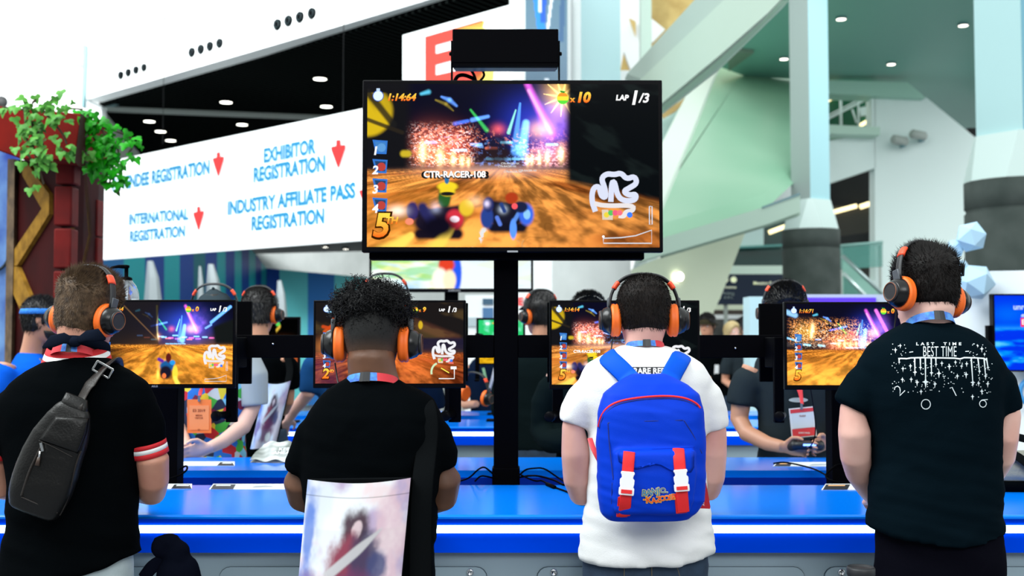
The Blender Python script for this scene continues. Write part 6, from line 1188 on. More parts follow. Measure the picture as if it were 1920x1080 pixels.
# opposite players
g = 'opposite players facing us'
comic = mat('comic_print_jersey', (.2, .3, .4), .8)
nt = comic.node_tree; v_ = nt.nodes.new('ShaderNodeTexVoronoi'); v_.inputs['Scale'].default_value = 22; cr = nt.nodes.new('ShaderNodeValToRGB'); tcn = nt.nodes.new('ShaderNodeTexCoord'); sep = nt.nodes.new('ShaderNodeSeparateColor'); cr.color_ramp.interpolation = 'CONSTANT'
for i, (pos, c) in enumerate(((0, lin(30, 110, 200)), (.18, lin(200, 30, 40)), (.33, lin(120, 190, 220)), (.48, lin(20, 30, 60)), (.6, lin(60, 170, 60)), (.72, lin(225, 200, 50)), (.82, lin(110, 20, 60)), (.92, lin(200, 205, 210)))):
    e = cr.color_ramp.elements[i] if i < 2 else cr.color_ramp.elements.new(pos)
    e.position = pos; e.color = (*c, 1)
nt.links.new(tcn.outputs['Object'], v_.inputs['Vector']); nt.links.new(v_.outputs['Color'], sep.inputs[0]); nt.links.new(sep.outputs[0], cr.inputs[0]); nt.links.new(cr.outputs[0], nt.nodes['Principled BSDF'].inputs['Base Color'])
dO = 5.78
aR = [(P(455, 665, dO), .052), (P(470, 705, dO), .05), (P(474, 760, dO - .0), .043), (P(455, 800, dO - .08), .042), (P(418, 828, dO - .2), .034), (P(392, 840, dO - .27), .028)]
aL = [(P(345, 665, dO), .052), (P(330, 705, dO), .05), (P(326, 760, dO), .043), (P(332, 800, dO - .08), .042), (P(345, 830, dO - .2), .034), (P(350, 842, dO - .27), .028)]
f1_, sh, Mh, W = figure('person in slate cap and comic-coloured shirt facing us under the leftmost monitor', 400, dO, 180, 1.78, skin6, comic, DEN, 'buzz', BHAIR, [aR, aL], [(P(392, 840, dO - .27), (-1, -.35, -.25), (-.2, -.2, 1), 1.0, .6)], g, hp_=-14, headpx=(402, 594, dO - .03), seed=61, vox=.0055)
mb = MB(); sl_ = [(aR[0][0] + Vector((.0, -.0, -.01)), .08), (aR[1][0], .088), (aR[2][0], .078)]; mb.tube([p for p, r in sl_], [r for p, r in sl_], 20); from_mesh('grey_sleeve', fuse(mb, .009, 3), GRYT, sh)
mb = MB(); sl_ = [(aL[0][0] + Vector((.0, -.0, -.01)), .08), (aL[1][0], .088), (aL[2][0], .078)]; mb.tube([p for p, r in sl_], [r for p, r in sl_], 20); from_mesh('grey_sleeve', fuse(mb, .009, 3), GRYT, sh)
cap_on(f1_, Mh, CAPD, True, back=True, low=.035); headset(Mh, 'orange padded headset over the slate cap', lift=.02, bw=.012)
f2_, sh, Mh, W = figure('person in off-white cap facing us, behind the tall curly hair', 722, dO, 180, 1.80, skin6, DKB, DEN, 'buzz', BHAIR, None, (), g, hp_=-10, headpx=(722, 576, dO - .03), seed=62)
cap_on(f2_, Mh, CAPW, False); headset(Mh, 'orange padded headset over the off-white cap', lift=.022, bw=.012)
mb = MB(); mb.prism([Mh @ Vector((x * .012, .098 - abs(x) * .002, .085 + z * .01)) for x, z in ((-1, 0), (0, -1), (1, 0), (.4, .9), (-.4, .9))], Mh.to_3x3() @ Vector((0, .012, .004))); mb.build('cap_patch', mat('gold_patch', (.35, .2, .04), .5), [c for c in f2_.children if c.name.startswith('cap')][0])
f3_, sh, Mh, W = figure('person facing us with only the head top above the fireworks monitor', 1104, dO, 180, 1.74, skin6, JACK, DEN, 'short', BHAIR, None, (), g, hp_=-18, headpx=(1104, 602, dO - .03), seed=63, long_=True)
t = thing('headset', 'pale grey headband on the head peeping over the fireworks monitor', 'headphones', Mh @ Vector((0, 0, 0))); mb = MB(); mb.tube([Mh @ Vector((.1 * math.sin(a), .02, .0 + .138 * max(0, math.cos(a)) ** .8)) for a in [-1.5 + 3 * k / 30 for k in range(31)]], .012, 10, flat=.5, up=(0, 1, 0)); mb.build('headband', mat('pale_grey_plastic', (.5, .52, .53), .4), t)
for sg_ in (-1, 1): mb = MB(); mb.lathe(Mh @ Vector((sg_ * .075, .01, 0)), Mh.to_3x3() @ Vector((sg_, 0, 0)), [(.04, 0), (.043, .02), (.035, .04)], 20); mb.build('ear_cup', M_hs, t)
aR = [(P(1412, 690, dO), .055), (P(1392, 735, dO), .053), (P(1386, 785, dO), .046), (P(1400, 812, dO - .06), .043), (P(1440, 832, dO - .18), .036), (P(1468, 838, dO - .25), .03)]
aL = [(P(1556, 690, dO), .055), (P(1574, 735, dO), .053), (P(1580, 785, dO), .046), (P(1576, 806, dO - .06), .043), (P(1562, 826, dO - .18), .036), (P(1552, 832, dO - .25), .03)]
f4_, sh, Mh, W = figure('person in charcoal T-shirt facing us and holding a controller, under the rightmost monitor', 1484, dO, 180, 1.82, skin5, CHAR, DBLUE, 'short', BHAIR, [aR, aL], [(P(1468, 838, dO - .25), (1, -.35, -.08), (0, -.3, 1), 1.0, .75), (P(1552, 832, dO - .25), (-.8, -.45, -.08), (0, -.3, 1), 1.0, .75)], g, hp_=-16, headpx=(1472, 585, dO - .03), seed=64, vox=.0055, eyes=True)
headset(Mh, 'orange padded headset on the black-haired opposite player', lift=.01)
# controller
c = P(1514, 834, dO - .30); t = thing('game_controller', 'black game controller with a blue light held by the charcoal-shirted player', 'controller', c)
mb = MB(); mb.loft([ring(c + Vector((0, dy, dz)), a, b, 24, 2.6) for dz, a, b, dy in ((-.022, .05, .02, 0), (-.014, .068, .034, 0), (.0, .074, .04, 0), (.012, .07, .036, 0), (.018, .055, .025, 0))])
for sg_ in (-1, 1): mb.tube([c + Vector((sg_ * .055, .0, 0)), c + Vector((sg_ * .072, .035, -.012)), c + Vector((sg_ * .08, .075, -.028))], [.026, .022, .014], 14)
from_mesh('shell', fuse(mb, .004, 3), M_hsm, t); mb = MB(); mb.obox(c + Vector((0, -.041, .003)), (.03, 0, 0), (0, .003, 0), (0, 0, .0045)); mb.build('light_bar', mat('controller_blue_glow', (.1, .2, 1), .3, emit=(.12, .25, 1), es=3.5), t)
for sg_ in (-1, 1): mb = MB(); mb.lathe(c + Vector((sg_ * .025, .012, .016)), (0, 0, 1), [(.007, 0), (.007, .008), (.01, .01), (.01, .013)], 14); mb.build('thumbstick', M_blackg, t)
cable([c + Vector((0, -.04, -.01)), c + Vector((.01, -.09, .03)), P(1530, 800, dO - .4), P(1525, 760, 5.1), P(1520, 728, 4.85)], .003, 'cable', '', None, t)
def badge(px0, px1, py0, py1, d, label, col, paper, txt, cat='badge', tilt=0.0, strap=None):
    t = thing('name_badge', label, cat, P((px0 + px1) / 2, py1, d)); cx, cy = (px0 + px1) / 2, (py0 + py1) / 2; cs, sn_ = math.cos(tilt), math.sin(tilt)
    q = lambda x, y, e=0: P(cx + (x - cx) * cs - (y - cy) * sn_, cy + (x - cx) * sn_ + (y - cy) * cs, d + e)
    mb = MB(); mb.prism([q(px0, py1), q(px1, py1), q(px1, py0), q(px0, py0)], (0, .004, 0)); mb.build('holder', col, t)
    for (x0, x1, y0, y1), m in paper: mb = MB(); mb.prism([q(x0, y1, -.001), q(x1, y1, -.001), q(x1, y0, -.001), q(x0, y0, -.001)], (0, -.001, 0)); mb.build('card', m, t)
    for s_, x, y, hpx, m in txt: mb = MB(); k_ = d / F; o = q(x, y, -.0035); put_text(mb, s_, lambda a, b: o + Vector((a * hpx / .7 * k_, 0, b * hpx / .7 * k_)), 1, bold=.02); mb.build('lettering', m, t)
    mb = MB(); mb.obox(q((px0 + px1) / 2, py0 - 2, -.004), (.006, 0, 0), (0, .003, 0), (0, 0, .015)); mb.build('clip', ZIP, t)
    for s_ in strap or (): ribbon(s_[0], s_[1], .0015, 'strap', s_[2], t)
    return t
dkr = mat('badge_print_dark', lin(150, 60, 20), .6)
badge(351, 396, 749, 812, dO - .16, 'orange badge hanging on the comic-coloured shirt', mat('badge_orange', lin(255, 130, 60), .4), [((355, 392, 760, 806), mat('badge_orange_card', lin(255, 150, 90), .5))], [('E3 2019', 373, 770, 5, dkr), ('MEDIA', 373, 779, 3, dkr), ('VISITOR', 373, 784, 3, dkr), ('E3', 373, 806, 3, dkr)], strap=[([P(374, 745, dO - .165), P(378, 730, dO - .15), P(385, 690, dO - .14), P(392, 655, dO - .08)], .008, LR), ([P(374, 745, dO - .165), P(376, 730, dO - .15), P(400, 690, dO - .14), P(412, 655, dO - .08)], .008, LR)])
bw = mat('badge_white', (.8, .82, .84), .4); br_ = mat('badge_red', lin(225, 60, 66), .5)
badge(1482, 1529, 764, 820, dO - .2, 'white and red badge on the charcoal T-shirt under the rightmost monitor', bw, [((1484, 1527, 766, 773), br_), ((1486, 1524, 774, 802), mat('badge_card', (.72, .76, .8), .5)), ((1484, 1527, 803, 818), br_)], [('GUEST', 1506, 780, 3, dkr), ('EXPO PASS', 1506, 812, 3, bw)], tilt=-.1, strap=[([P(1504, 758, dO - .2), P(1500, 735, dO - .17), P(1478, 690, dO - .13), P(1450, 650, dO - .05)], .008, LR), ([P(1504, 758, dO - .2), P(1502, 735, dO - .17), P(1498, 690, dO - .13), P(1505, 650, dO - .05)], .008, LR)])
# light lettering band on the chest of the charcoal shirt
mb = MB(); fch = proj(sh); q = fch(1497, 750, .003)
if q:
    mb.loft([[fch(1497 + 18 * math.cos(2 * PI * k / 20) * r, 750 + 4.5 * math.sin(2 * PI * k / 20) * r, .003) or q for k in range(20)] for r in (1, .5, .05)], cap=False); mb.build('chest_print', mat('chest_print_grey', (.45, .5, .53), .7), sh)
# players at the farther counter, backs to us
g = 'players at the farther counter with their backs to us'
n1_, sh, Mh, W = figure('person in black with short black hair at the farther counter, right of the leftmost monitor', 488, 6.62, 4, 1.80, skin5, BLK, DEN, 'short', BHAIR, [[(P(488 + s_ * 42, 668, 6.62), .05), (P(488 + s_ * 52, 705, 6.66), .046), (P(488 + s_ * 50, 752, 6.68), .042), (P(488 + s_ * 44, 768, 6.8), .038), (P(488 + s_ * 25, 770, 6.95), .03)] for s_ in (-1, 1)], (), g, hy=-12, headpx=(487, 588, 6.65), seed=65, rx=.155)
headset(Mh, 'orange padded headset on the black-haired person at the farther counter', lift=.012)
dn = 6.4; tote(P(498, 718, dn), P(545, 714, dn), P(469, 842, dn), .03, 'smaller tote bag with blue-grey painting hanging behind the leftmost monitor', 13, [([P(540, 718, dn + .01), P(545, 690, 6.47), P(535, 660, 6.5), P(528, 640, 6.58)], .02, (1, 0, 0))], CAN, W=50, H=70)
aL = [(P(596, 665, 7.0), .05), (P(584, 700, 7.0), .05), (P(578, 738, 6.98), .042), (P(572, 745, 7.05), .042), (P(552, 768, 7.12), .036), (P(542, 786, 7.18), .03)]
aR = [(P(690, 665, 7.0), .05), (P(704, 700, 7.0), .05), (P(706, 738, 6.98), .042), (P(700, 752, 7.05), .042), (P(680, 770, 7.2), .036), (P(660, 776, 7.3), .03)]
n3_, sh, Mh, W = figure('person in blue denim shirt behind the red brown cave monitor, only an arm visible', 650, 7.05, 0, 1.62, skin6, DBLUE, DEN, 'short', BHAIR, [aL, aR], [(P(542, 786, 7.18), (-.4, .6, -.5), (1, 0, .4), 1, .7)], g, seed=66, sleeve=1)
n2_, sh, Mh, W = figure('person in black cap and jacket at the farther counter, right of the centre post', 1012, 7.1, 0, 1.78, skin5, JACK, DEN, 'short', BHAIR, None, (), g, hy=28, headpx=(1012, 592, 7.12), seed=67, long_=True)
cap_on(n2_, Mh, CAPB, True, low=.045); headset(Mh, 'orange padded headset over the black cap right of the post', lift=.018, bw=.01)
n4_, sh, Mh, W = figure('person in navy shirt with green lanyard seen through the gap left of the post', 918, 9.4, 180, 1.70, skin5, DKB, DEN, 'short', BHAIR, None, (), None, headpx=(918, 640, 9.36), seed=68)
t = thing('lanyard', 'green and white lanyard in the gap left of the post', 'lanyard', P(918, 735, 9.22))
ribbon([P(906, 690, 9.24), P(911, 712, 9.22), P(917, 733, 9.22)], .011, .002, 'band', mat('lanyard_green', (.25, .5, .25), .5), t); ribbon([P(928, 690, 9.24), P(923, 712, 9.22), P(917, 733, 9.22)], .011, .002, 'band', mat('lanyard_white', (.6, .6, .62), .5), t)
# headset hanging in the gap
Mx = Matrix.Translation(P(892, 740, 6.9)) @ Euler((0, math.radians(8), math.radians(-38)), 'XYZ').to_matrix().to_4x4()
h_ = headset(Mx, 'orange padded headset hanging in the gap left of the centre post', s=.95)
t = thing('headset_hanger', 'black hanger bar holding a headset in the gap left of the post', 'hanger', P(894, 700, 6.98)); mb = MB(); a = P(891, 668, 6.98); b = P(899, 712, 6.98); mb.box((a.x, 6.98, b.z), (b.x, 7.0, 1.60)); mb.box((a.x, 6.84, b.z - .006), (b.x, 7.0, b.z + .004)); mb.build('bar', M_black, t); mb = MB(); mb.box((a.x, 7.0, 1.56), (b.x, 8.36, 1.60)); mb.build('arm', M_black, t)
# crowd on the right
g = 'people standing in the hall on the right'
c1_, sh, Mh, W = figure('person in olive brown hat standing in the hall, left of the others', 1328, 13, 150, 1.84, skin5, BLK, DEN, 'short', BHAIR, None, (), g, seed=70, long_=True, eyes=True); cap_on(c1_, Mh, OLIVE, False, low=.03)
mb = MB(); mb.loft([[Mh @ hpt(2 * PI * k / 32, .03, e) for k in range(32)] for e in (.005, .05, .05)] and [[Mh @ (hpt(2 * PI * k / 32, .03, e) + Vector((0, 0, dz))) for k in range(32)] for e, dz in ((.0, .0), (.05, -.006), (.05, -.001), (.0, .008))]); mb.build('hat_brim', OLIVE, c1_)
figure('blond person standing in the hall, middle of the group', 1371, 14.2, 200, 1.78, skin6, BLK, DEN, 'long', BLOND, None, (), g, seed=71, eyes=True)
figure('dark-haired person facing us in the hall, right of the blond one', 1403, 12, 185, 1.80, skin5, CHAR, DEN, 'short', BHAIR, None, (), g, seed=72, eyes=True)
c4_, sh, Mh, W = figure('person in bright blue cap far back in the hall crowd', 1391, 17, 180, 1.86, skin5, DKB, DEN, 'short', BHAIR, None, (), g, seed=73); cap_on(c4_, Mh, ROY, False)
t = thing('leaflet', 'white leaflet held at the dark-clothed visitor under the beam', 'paper', P(1343, 722, 12.85)); mb = MB(); a = P(1340, 722, 12.6); mb.prism([P(1338, 720, 12.85), P(1347, 720, 12.85), P(1348, 684, 12.85), P(1340, 684, 12.85)], (0, .01, 0)); mb.build('sheet', bw, t)
# man with the headband on the left
aA = [(P(78, 672, 6.5), .055), (P(75, 712, 6.45), .052), (P(72, 755, 6.45), .045), (P(95, 772, 6.45), .042), (P(140, 778, 6.5), .03)]
aB = [(P(12, 675, 6.72), .055), (P(-2, 715, 6.72), .052), (P(-6, 760, 6.72), .045), (P(15, 775, 6.7), .042), (P(60, 782, 6.65), .03)]
aB = [(P(14, 682, 6.45), .05), (P(2, 716, 6.42), .05), (P(-6, 760, 6.42), .045), (P(20, 778, 6.42), .042), (P(60, 782, 6.45), .03)]
aA = [(P(84, 680, 6.85), .05), (P(90, 714, 6.88), .05), (P(82, 760, 6.88), .045), (P(100, 778, 6.85), .042), (P(130, 782, 6.8), .03)]
m_, sh, Mh, W = figure('bearded person in blue T-shirt and bright blue headband at the left edge', 56, 6.62, -62, 1.75, skin5, ROY, DEN, 'short', BHAIR, [aB, aA], [], None, hy=-8, hp_=-6, headpx=(76, 604, 6.6), seed=75, rx=.215, eyes=True)
mb = MB(); mb.loft([[Mh @ (hpt(2 * PI * k / 32, z, e) + Vector((0, 0, -.012 * math.cos(2 * PI * k / 32)))) for k in range(32)] for z, e in ((.045, .012), (.05, .024), (.075, .024), (.082, .012))], cap=False); mb.build('headband', mat('headband_blue', lin(40, 130, 225), .7), m_)
mb = MB(); R_ = []
for z in (-.045, -.06, -.08, -.1, -.115, -.135):
    R_.append([Mh @ (hpt(PI + (-1.45 + 2.9 * k / 20), max(z, -.113), .012 if z > -.1 else .008) + Vector((0, .004, min(0, z + .113)))) for k in range(21)] + [Mh @ (hpt(PI + (1.45 - 2.9 * k / 20), max(z, -.113), -.012) + Vector((0, 0, min(0, z + .113)))) for k in range(21)])
mb.loft(R_); mb.build('beard', BHAIR, m_)
t = thing('lanyard', 'dark lanyard cord on the blue T-shirt at the left edge', 'lanyard', P(72, 672, 6.45)); fh = proj(sh)
q = [fh(x, y, .006) for x, y in ((66, 640), (70, 655), (75, 672), (80, 690))]; q = [p for p in q if p] or [P(66, 645, 6.3), P(72, 662, 6.3), P(80, 690, 6.3)]
if len(q) < 2: q = [P(66, 645, 6.3), P(72, 662, 6.3), P(80, 690, 6.3)]
ribbon(q, .008, .002, 'band', LK, t)
# ------------------------------------------------------------------ painted pillar with ivy on the left
RP = mat('red_painted_board', lin(118, 18, 8), .7, noise_=(3, lin(92, 14, 8), 3), spec=.1); RD = mat('dark_maroon_panel', lin(56, 12, 13), .75, noise_=(4, lin(42, 10, 11), 3), spec=.1); RB = mat('brick_red_block', lin(108, 22, 20), .65, noise_=(6, lin(88, 18, 17), 3), spec=.15); GO = mat('gold_wood_board', lin(160, 118, 42), .7, noise_=(14, lin(122, 88, 30), 4), spec=.1)
t = thing('themed_pillar', 'dark red painted pillar with gold crossed boards and red blocks, overgrown with ivy', 'pillar', P(118, 640, 7.6) - Vector((0, 0, 1.55)))
LFp = VP((118, 7.5), (30, 8.0)); RFp = VP((118, 7.5), (190, 8.25))
def part(pts, pl, ext, m, nm, bevel=0):
    mb = MB(); q = [on(x, y, pl) for x, y in pts]
    mb.prism(q, ext); return mb.build(nm, m, t, bevel)
z0 = lambda v: Vector((v.x, v.y, 0))
a, b = on(118, 300, LFp), on(28, 300, LFp); mb = MB(); mb.prism([a, b, z0(b), z0(a)], (.05, .25, 0)); mb.build('panel', RD, t)
a, b = on(118, 300, RFp), on(186, 300, RFp); mb = MB(); mb.prism([a, b, z0(b), z0(a)], (-.05, .25, 0)); mb.build('panel', RD, t)
for (pl, pts) in ((LFp, [(46, 306), (58, 306), (100, 365), (100, 402), (40, 498), (28, 500), (28, 478), (86, 392), (50, 330)]), (LFp, [(28, 500), (40, 500), (66, 560), (70, 610), (58, 610), (30, 545)]), (RFp, [(150, 322), (156, 322), (140, 402), (146, 470), (152, 512), (143, 514), (131, 408)]), (RFp, [(156, 322), (163, 326), (175, 440), (156, 514), (149, 514), (166, 440)])):
    n = pl[1] if pl[1].y < 0 else -pl[1]; part(pts, pl, n * .03, GO, 'board')
for i, (y0, y1) in enumerate(((300, 346), (348, 424), (427, 504), (507, 582), (585, 660), (663, 740))):
    d = 7.43; a = P(101, y0, d); b = P(134, y1, d); lx = 3 if i == 0 else -i * 1.5; a = P(102 + lx * .6, y0 + 1, d); b = P(135 + lx, y1 - 1, d); mb = MB(); mb.box((a.x, d, b.z), (b.x, d + .13, a.z)); mb.build('block', RB, t, .012)
for i, (y0, y1) in enumerate(((376, 444), (447, 520), (523, 600))):
    d = 8.15; a = P(178, y0, d); b = P(188, y1, d); mb = MB(); mb.box((a.x, d - .06, b.z), (b.x, d + .06, a.z)); mb.build('block', RB, t, .008)
# planter crown
pts = [(-60, 196), (-4, 205), (150, 210), (150, 300), (48, 300), (-4, 283), (-60, 268)]
mb = MB(); c = P(60, 250, 7.2)
TLp = VP((152, 7.15), (-60, 7.5)); q = [on(x, y, TLp) for x, y in ((-60, 193), (152, 213), (140, 302), (40, 298), (-60, 262))]; mb.prism(q, (.03, .5, 0)); mb.build('planter', RP, t, .01)
q = [on(x, y, VP((152, 7.15), (166, 7.6))) for x, y in ((151, 212), (167, 224), (160, 302), (140, 303))]; mb = MB(); mb.prism(q, (-.05, .2, 0)); mb.build('planter_end', RD, t)
mb = MB(); q = [on(x, y, LFp) for x, y in ((20, 300), (33, 300), (31, 480), (26, 700), (14, 700))]; mb.prism(q, (0, -.05, 0)); mb.build('trunk_trim', mat('bark_brown', (.05, .03, .015), .8, noise_=(10, (.16, .1, .05), 4)), t)
SKY = mat('painted_sky', lin(0, 50, 150), .5, noise_=(2.2, lin(120, 165, 215), 5, (1.5, 1, 1)))
bt = thing('painted_backdrop', 'bright blue painted backdrop with pale clouds left of the pillar', 'backdrop', P(0, 640, 8.4) - Vector((0, 0, 1.55))); mb = MB(); Q = VP((-80, 8.4), (40, 8.4)); a, b = on(-80, 240, Q), on(36, 290, Q); b.z = a.z; mb.prism([a, b, z0(b), z0(a)], (0, .05, 0)); mb.build('canvas', SKY, bt)
mb = MB(); mb.tube(smoothpts([P(-6, 508, 8.38), P(8, 500, 8.38), P(18, 480, 8.38), P(24, 445, 8.38)]), .012, 8); mb.build('painted_vine', mat('dark_vine', (.01, .02, .03), .7), bt)
# ivy
IV = mat('ivy_leaf_green', lin(92, 160, 62), .45, noise_=(14, lin(52, 120, 40), 3), spec=.2); IV2 = mat('ivy_leaf_vivid', lin(28, 165, 10), .45, noise_=(14, lin(8, 95, 5), 3), spec=.2); IST = mat('ivy_stem', (.05, .035, .015), .8)
rnd = random.Random(7)
def leaf(mb, p, s, mi=0):
    n = Vector((rnd.gauss(0, .45), -1 + rnd.gauss(0, .3), rnd.gauss(.35, .4))).normalized(); dn = Vector((rnd.gauss(0, .45), 0, -1)); dn = (dn - n * dn.dot(n)).normalized(); sd = n.cross(dn)
    o = [(0, 0), (.28, -.16), (.52, -.02), (.5, .25), (.28, .38), (.22, .62), (0, 1), (-.22, .62), (-.28, .38), (-.5, .25), (-.52, -.02), (-.28, -.16)]
    v = [p + (sd * x + dn * y) * s - n * s * (.18 * abs(x) + .12 * y * y) for x, y in o] + [p + dn * s * .35 + n * s * .04]
    mb.add(v, [(12, i, (i + 1) % 12) for i in range(12)], mi, None, True)
def ivy(label, strands, m, dz, dens=34, s0=.06):
    p0 = P(strands[0][0][0], strands[0][0][1], dz); t = thing('ivy_plant', label, 'plant', p0, 'ivy hanging over the red pillar'); mb = MB(); sm = MB()
    for st in strands:
        q = smoothpts([P(x, y, dz + (z if len(r) > 2 else 0)) for r in st for x, y, z in [(r[0], r[1], r[2] if len(r) > 2 else 0)]]); sm.tube(q, .006, 6)
        L = sum((q[i + 1] - q[i]).length for i in range(len(q) - 1)); k = int(L * dens) + 2
        for i in range(k):
            tt = rnd.random() * (len(q) - 1); j = min(int(tt), len(q) - 2); p = q[j].lerp(q[j + 1], tt - j) + Vector((rnd.gauss(0, .03), rnd.gauss(-.02, .03), rnd.gauss(0, .03))); leaf(mb, p, s0 * rnd.uniform(.6, 1.25), 0)
    sm.build('stem', IST, t); mb.build('foliage', m, t)
ivy('pale green ivy hanging down the front of the red planter', [[(50, 195), (60, 230), (62, 280), (75, 320), (82, 345)], [(45, 205), (48, 240), (52, 270)], [(75, 200), (95, 225), (118, 250), (125, 270)], [(5, 200), (25, 205), (45, 205)], [(60, 195), (70, 185), (60, 192)], [(82, 205), (96, 188), (102, 180)], [(70, 240), (75, 280), (90, 300)], [(80, 220), (60, 250), (72, 275)], [(45, 282), (60, 300), (76, 330)], [(108, 272), (120, 284), (140, 293), (165, 305)], [(105, 205), (130, 203), (155, 205)], [(60, 230), (80, 260), (84, 300)]], IV, 7.02, 46, .058)
ivy('vivid green ivy spilling over the right end of the red planter', [[(160, 215), (185, 235), (205, 262), (215, 290), (205, 320), (195, 345)], [(170, 225), (178, 260), (185, 300), (175, 320)], [(185, 235), (215, 245), (240, 255), (255, 270)], [(170, 300), (195, 310), (215, 305)], [(165, 230), (180, 270), (200, 290)], [(200, 250), (225, 280), (218, 310)], [(225, 325), (230, 340), (220, 365)], [(245, 255), (250, 275), (240, 288)], [(190, 270), (215, 300), (205, 345)], [(195, 250), (190, 290), (200, 330)], [(150, 205), (170, 218), (182, 222)]], IV2, 7.22, 60, .055)
# ------------------------------------------------------------------ pump bottle on the beam
c = P(235, 640, 4.67); c = Vector((c.x, 4.67, zb[1])); k_ = 4.67 / F
t = thing('pump_bottle', 'clear sanitiser bottle with black pump above the leftmost monitor', 'bottle', c)
GL = mat('clear_plastic', (.85, .93, .97), .08, trans=.92); top = P(0, 524, 4.67).z - c.z; R = 24 * k_
mb = MB(); mb.lathe(c, (0, 0, 1), [(R * .9, 0), (R, .01), (R, top * .62), (R * .95, top * .76), (R * .74, top * .89), (R * .48, top * .965), (R * .42, top)], 32); mb.build('bottle_body', GL, t)
mb = MB(); mb.lathe(c + Vector((0, 0, .004)), (0, 0, 1), [(R * .85, 0), (R * .93, .01), (R * .93, top * .5), (.01, top * .5)], 28); mb.build('gel', mat('clear_gel', (.7, .85, .95), .05, trans=.95), t)
z = c.z + top; mb = MB(); mb.lathe((c.x, c.y, z - .008), (0, 0, 1), [(R * .45, 0), (R * .45, .014), (R * .3, .018), (.008, .02), (.008, .055), (.012, .056), (.012, .066), (.004, .068)], 24); mb.tube([(c.x, c.y, z + .052), (c.x - .03, c.y - .01, z + .053), (c.x - .055, c.y - .015, z + .048), (c.x - .06, c.y - .015, z + .042)], [.009, .007, .005, .005], 10); mb.build('pump', M_black, t); mb = MB(); mb.tube([(c.x, c.y, z), (c.x + .004, c.y, c.z + .03)], .004, 8); mb.build('dip_tube', bw, t)
# ------------------------------------------------------------------ cards, pouch, cables, bags
CBK = mat('card_black', (.012, .014, .018), .5); CWH = mat('card_white', (.82, .86, .9), .5); CGR = mat('card_grey_drawing', (.45, .5, .55), .6); COR = mat('card_orange', lin(250, 190, 130), .6)
def card(x0, x1, xm, y0, y1, label, orange=False, swap=False):
    Z = HP(ZT + .0004); q = lambda x, y, e=0: on(x, y, HP(ZT + .0004 + e)); t = thing('info_card', label, 'card', q((x0 + x1) / 2, (y0 + y1) / 2), 'instruction cards on the counters')
    mb = MB(); mb.prism([q(x0, y1), q(x1, y1), q(x1, y0), q(x0 + (8 if not swap else -8), y0)], (0, 0, .002)); mb.build('sheet', CWH, t)
    a, b = (x0, xm) if not swap else (xm, x1)
    mb = MB(); mb.prism([q(a + 3, y1 - 1, .0022), q(b - 1, y1 - 1, .0022), q(b - 1 + (5 if not swap else -4), y0 + .6, .0022), q(a + 9, y0 + .6, .0022)], (0, 0, .0005)); mb.build('dark_panel', CBK, t)
    mb = MB(); mb.prism([q(a + 12, y0 + 3.2, .003), q(b - 6, y0 + 3.2, .003), q(b - 5, y0 + 1.4, .003), q(a + 14, y0 + 1.4, .003)], (0, 0, .0004)); mb.build('heading', COR if orange else CWH, t)
    if not swap and x1 - xm > 60: mb = MB(); mb.prism([q(xm + 35, y0 + 5.5, .003), q(xm + 75, y0 + 4, .003), q(xm + 60, y0 + 2.5, .003), q(xm + 42, y0 + 3, .003)], (0, 0, .0004)); mb.build('drawing', CGR, t)
card(392, 552, 438, 908, 918, 'card with grey drawing on the near counter left of the curly-haired person'); card(300, 360, 318, 908, 917, 'dark card on the near counter beside the leftmost player elbow', swap=True)
card(1540, 1632, 1590, 908, 919, 'card on the near counter by the left hand of the tall man', True)
card(340, 440, 404, 866, 874, 'card on the back counter under the comic-shirted player hand', swap=True); card(1449, 1556, 1482, 867, 875, 'card on the back counter under the controller', True)
t = thing('foil_pouch', 'silver and grey camouflage pouch lying on the back counter left of the curly-haired person', 'pouch', on(500, 866, HP(ZT)))
c0 = on(468, 868, HP(ZT)); c1 = on(548, 869, HP(ZT)); mb = MB(); Uv = (c1 - c0)
mb.grid(lambda u, v: c0 + Uv * u + Vector((.03 * (1 - u) * v, .16 * v, .012 + .075 * v * (1 - .3 * abs(u - .5)) + .006 * math.sin(u * 13 + v * 5))), 26, 12); mb.grid(lambda u, v: c0 + Uv * u + Vector((.03 * (1 - u) * v, .16 * v + .004, .002 + .05 * v)), 26, 12); o = mb.build('pouch_body', mat('silver_camo', (.16, .18, .17), .35, noise_=(15, (.72, .75, .75), 1), spec=.5), t)
mb = MB(); cc = c0 + Uv * .78 + Vector((.0, .07, .058)); put_text(mb, 'KEEP', lambda a, b: cc + Vector((a * .03, b * .024 - .006, b * .016)), 1, bold=.03); mb.build('lettering', bw, t); mb = MB(); put_text(mb, 'AHEAD', lambda a, b: cc + Vector((a * .03 - .004, b * .024 - .03, b * .016 - .014)), 1, bold=.03); mb.build('lettering', bw, t)
gc = 'cables around the foot of the centre post'
Zc = lambda x, y, e=.004: on(x, y, HP(ZT + e))
cable([P(929, 893, 4.6), P(915, 880, 4.6), P(907, 875, 4.58), P(896, 880, 4.5), Zc(880, 897), Zc(858, 903)], .0035, 'cable', 'cable looping left from the post foot, the higher one', None, None, gc)
cable([P(928, 897, 4.6), P(912, 893, 4.55), P(900, 892, 4.5), Zc(890, 903)], .0035, 'cable', 'short cable left of the post foot, the lower one', None, None, gc)
cable([P(972, 893, 4.6), P(985, 880, 4.6), P(1000, 878, 4.58), P(1020, 877, 4.55), Zc(1045, 895), Zc(1062, 905)], .0035, 'cable', 'upper cable running right from the post foot', None, None, gc)
cable([P(974, 895, 4.6), P(990, 892, 4.55), Zc(1010, 892), Zc(1040, 900), Zc(1060, 912), Zc(1063, 903)], .004, 'cable', 'middle cable right of the post foot with a hooked end', None, None, gc)
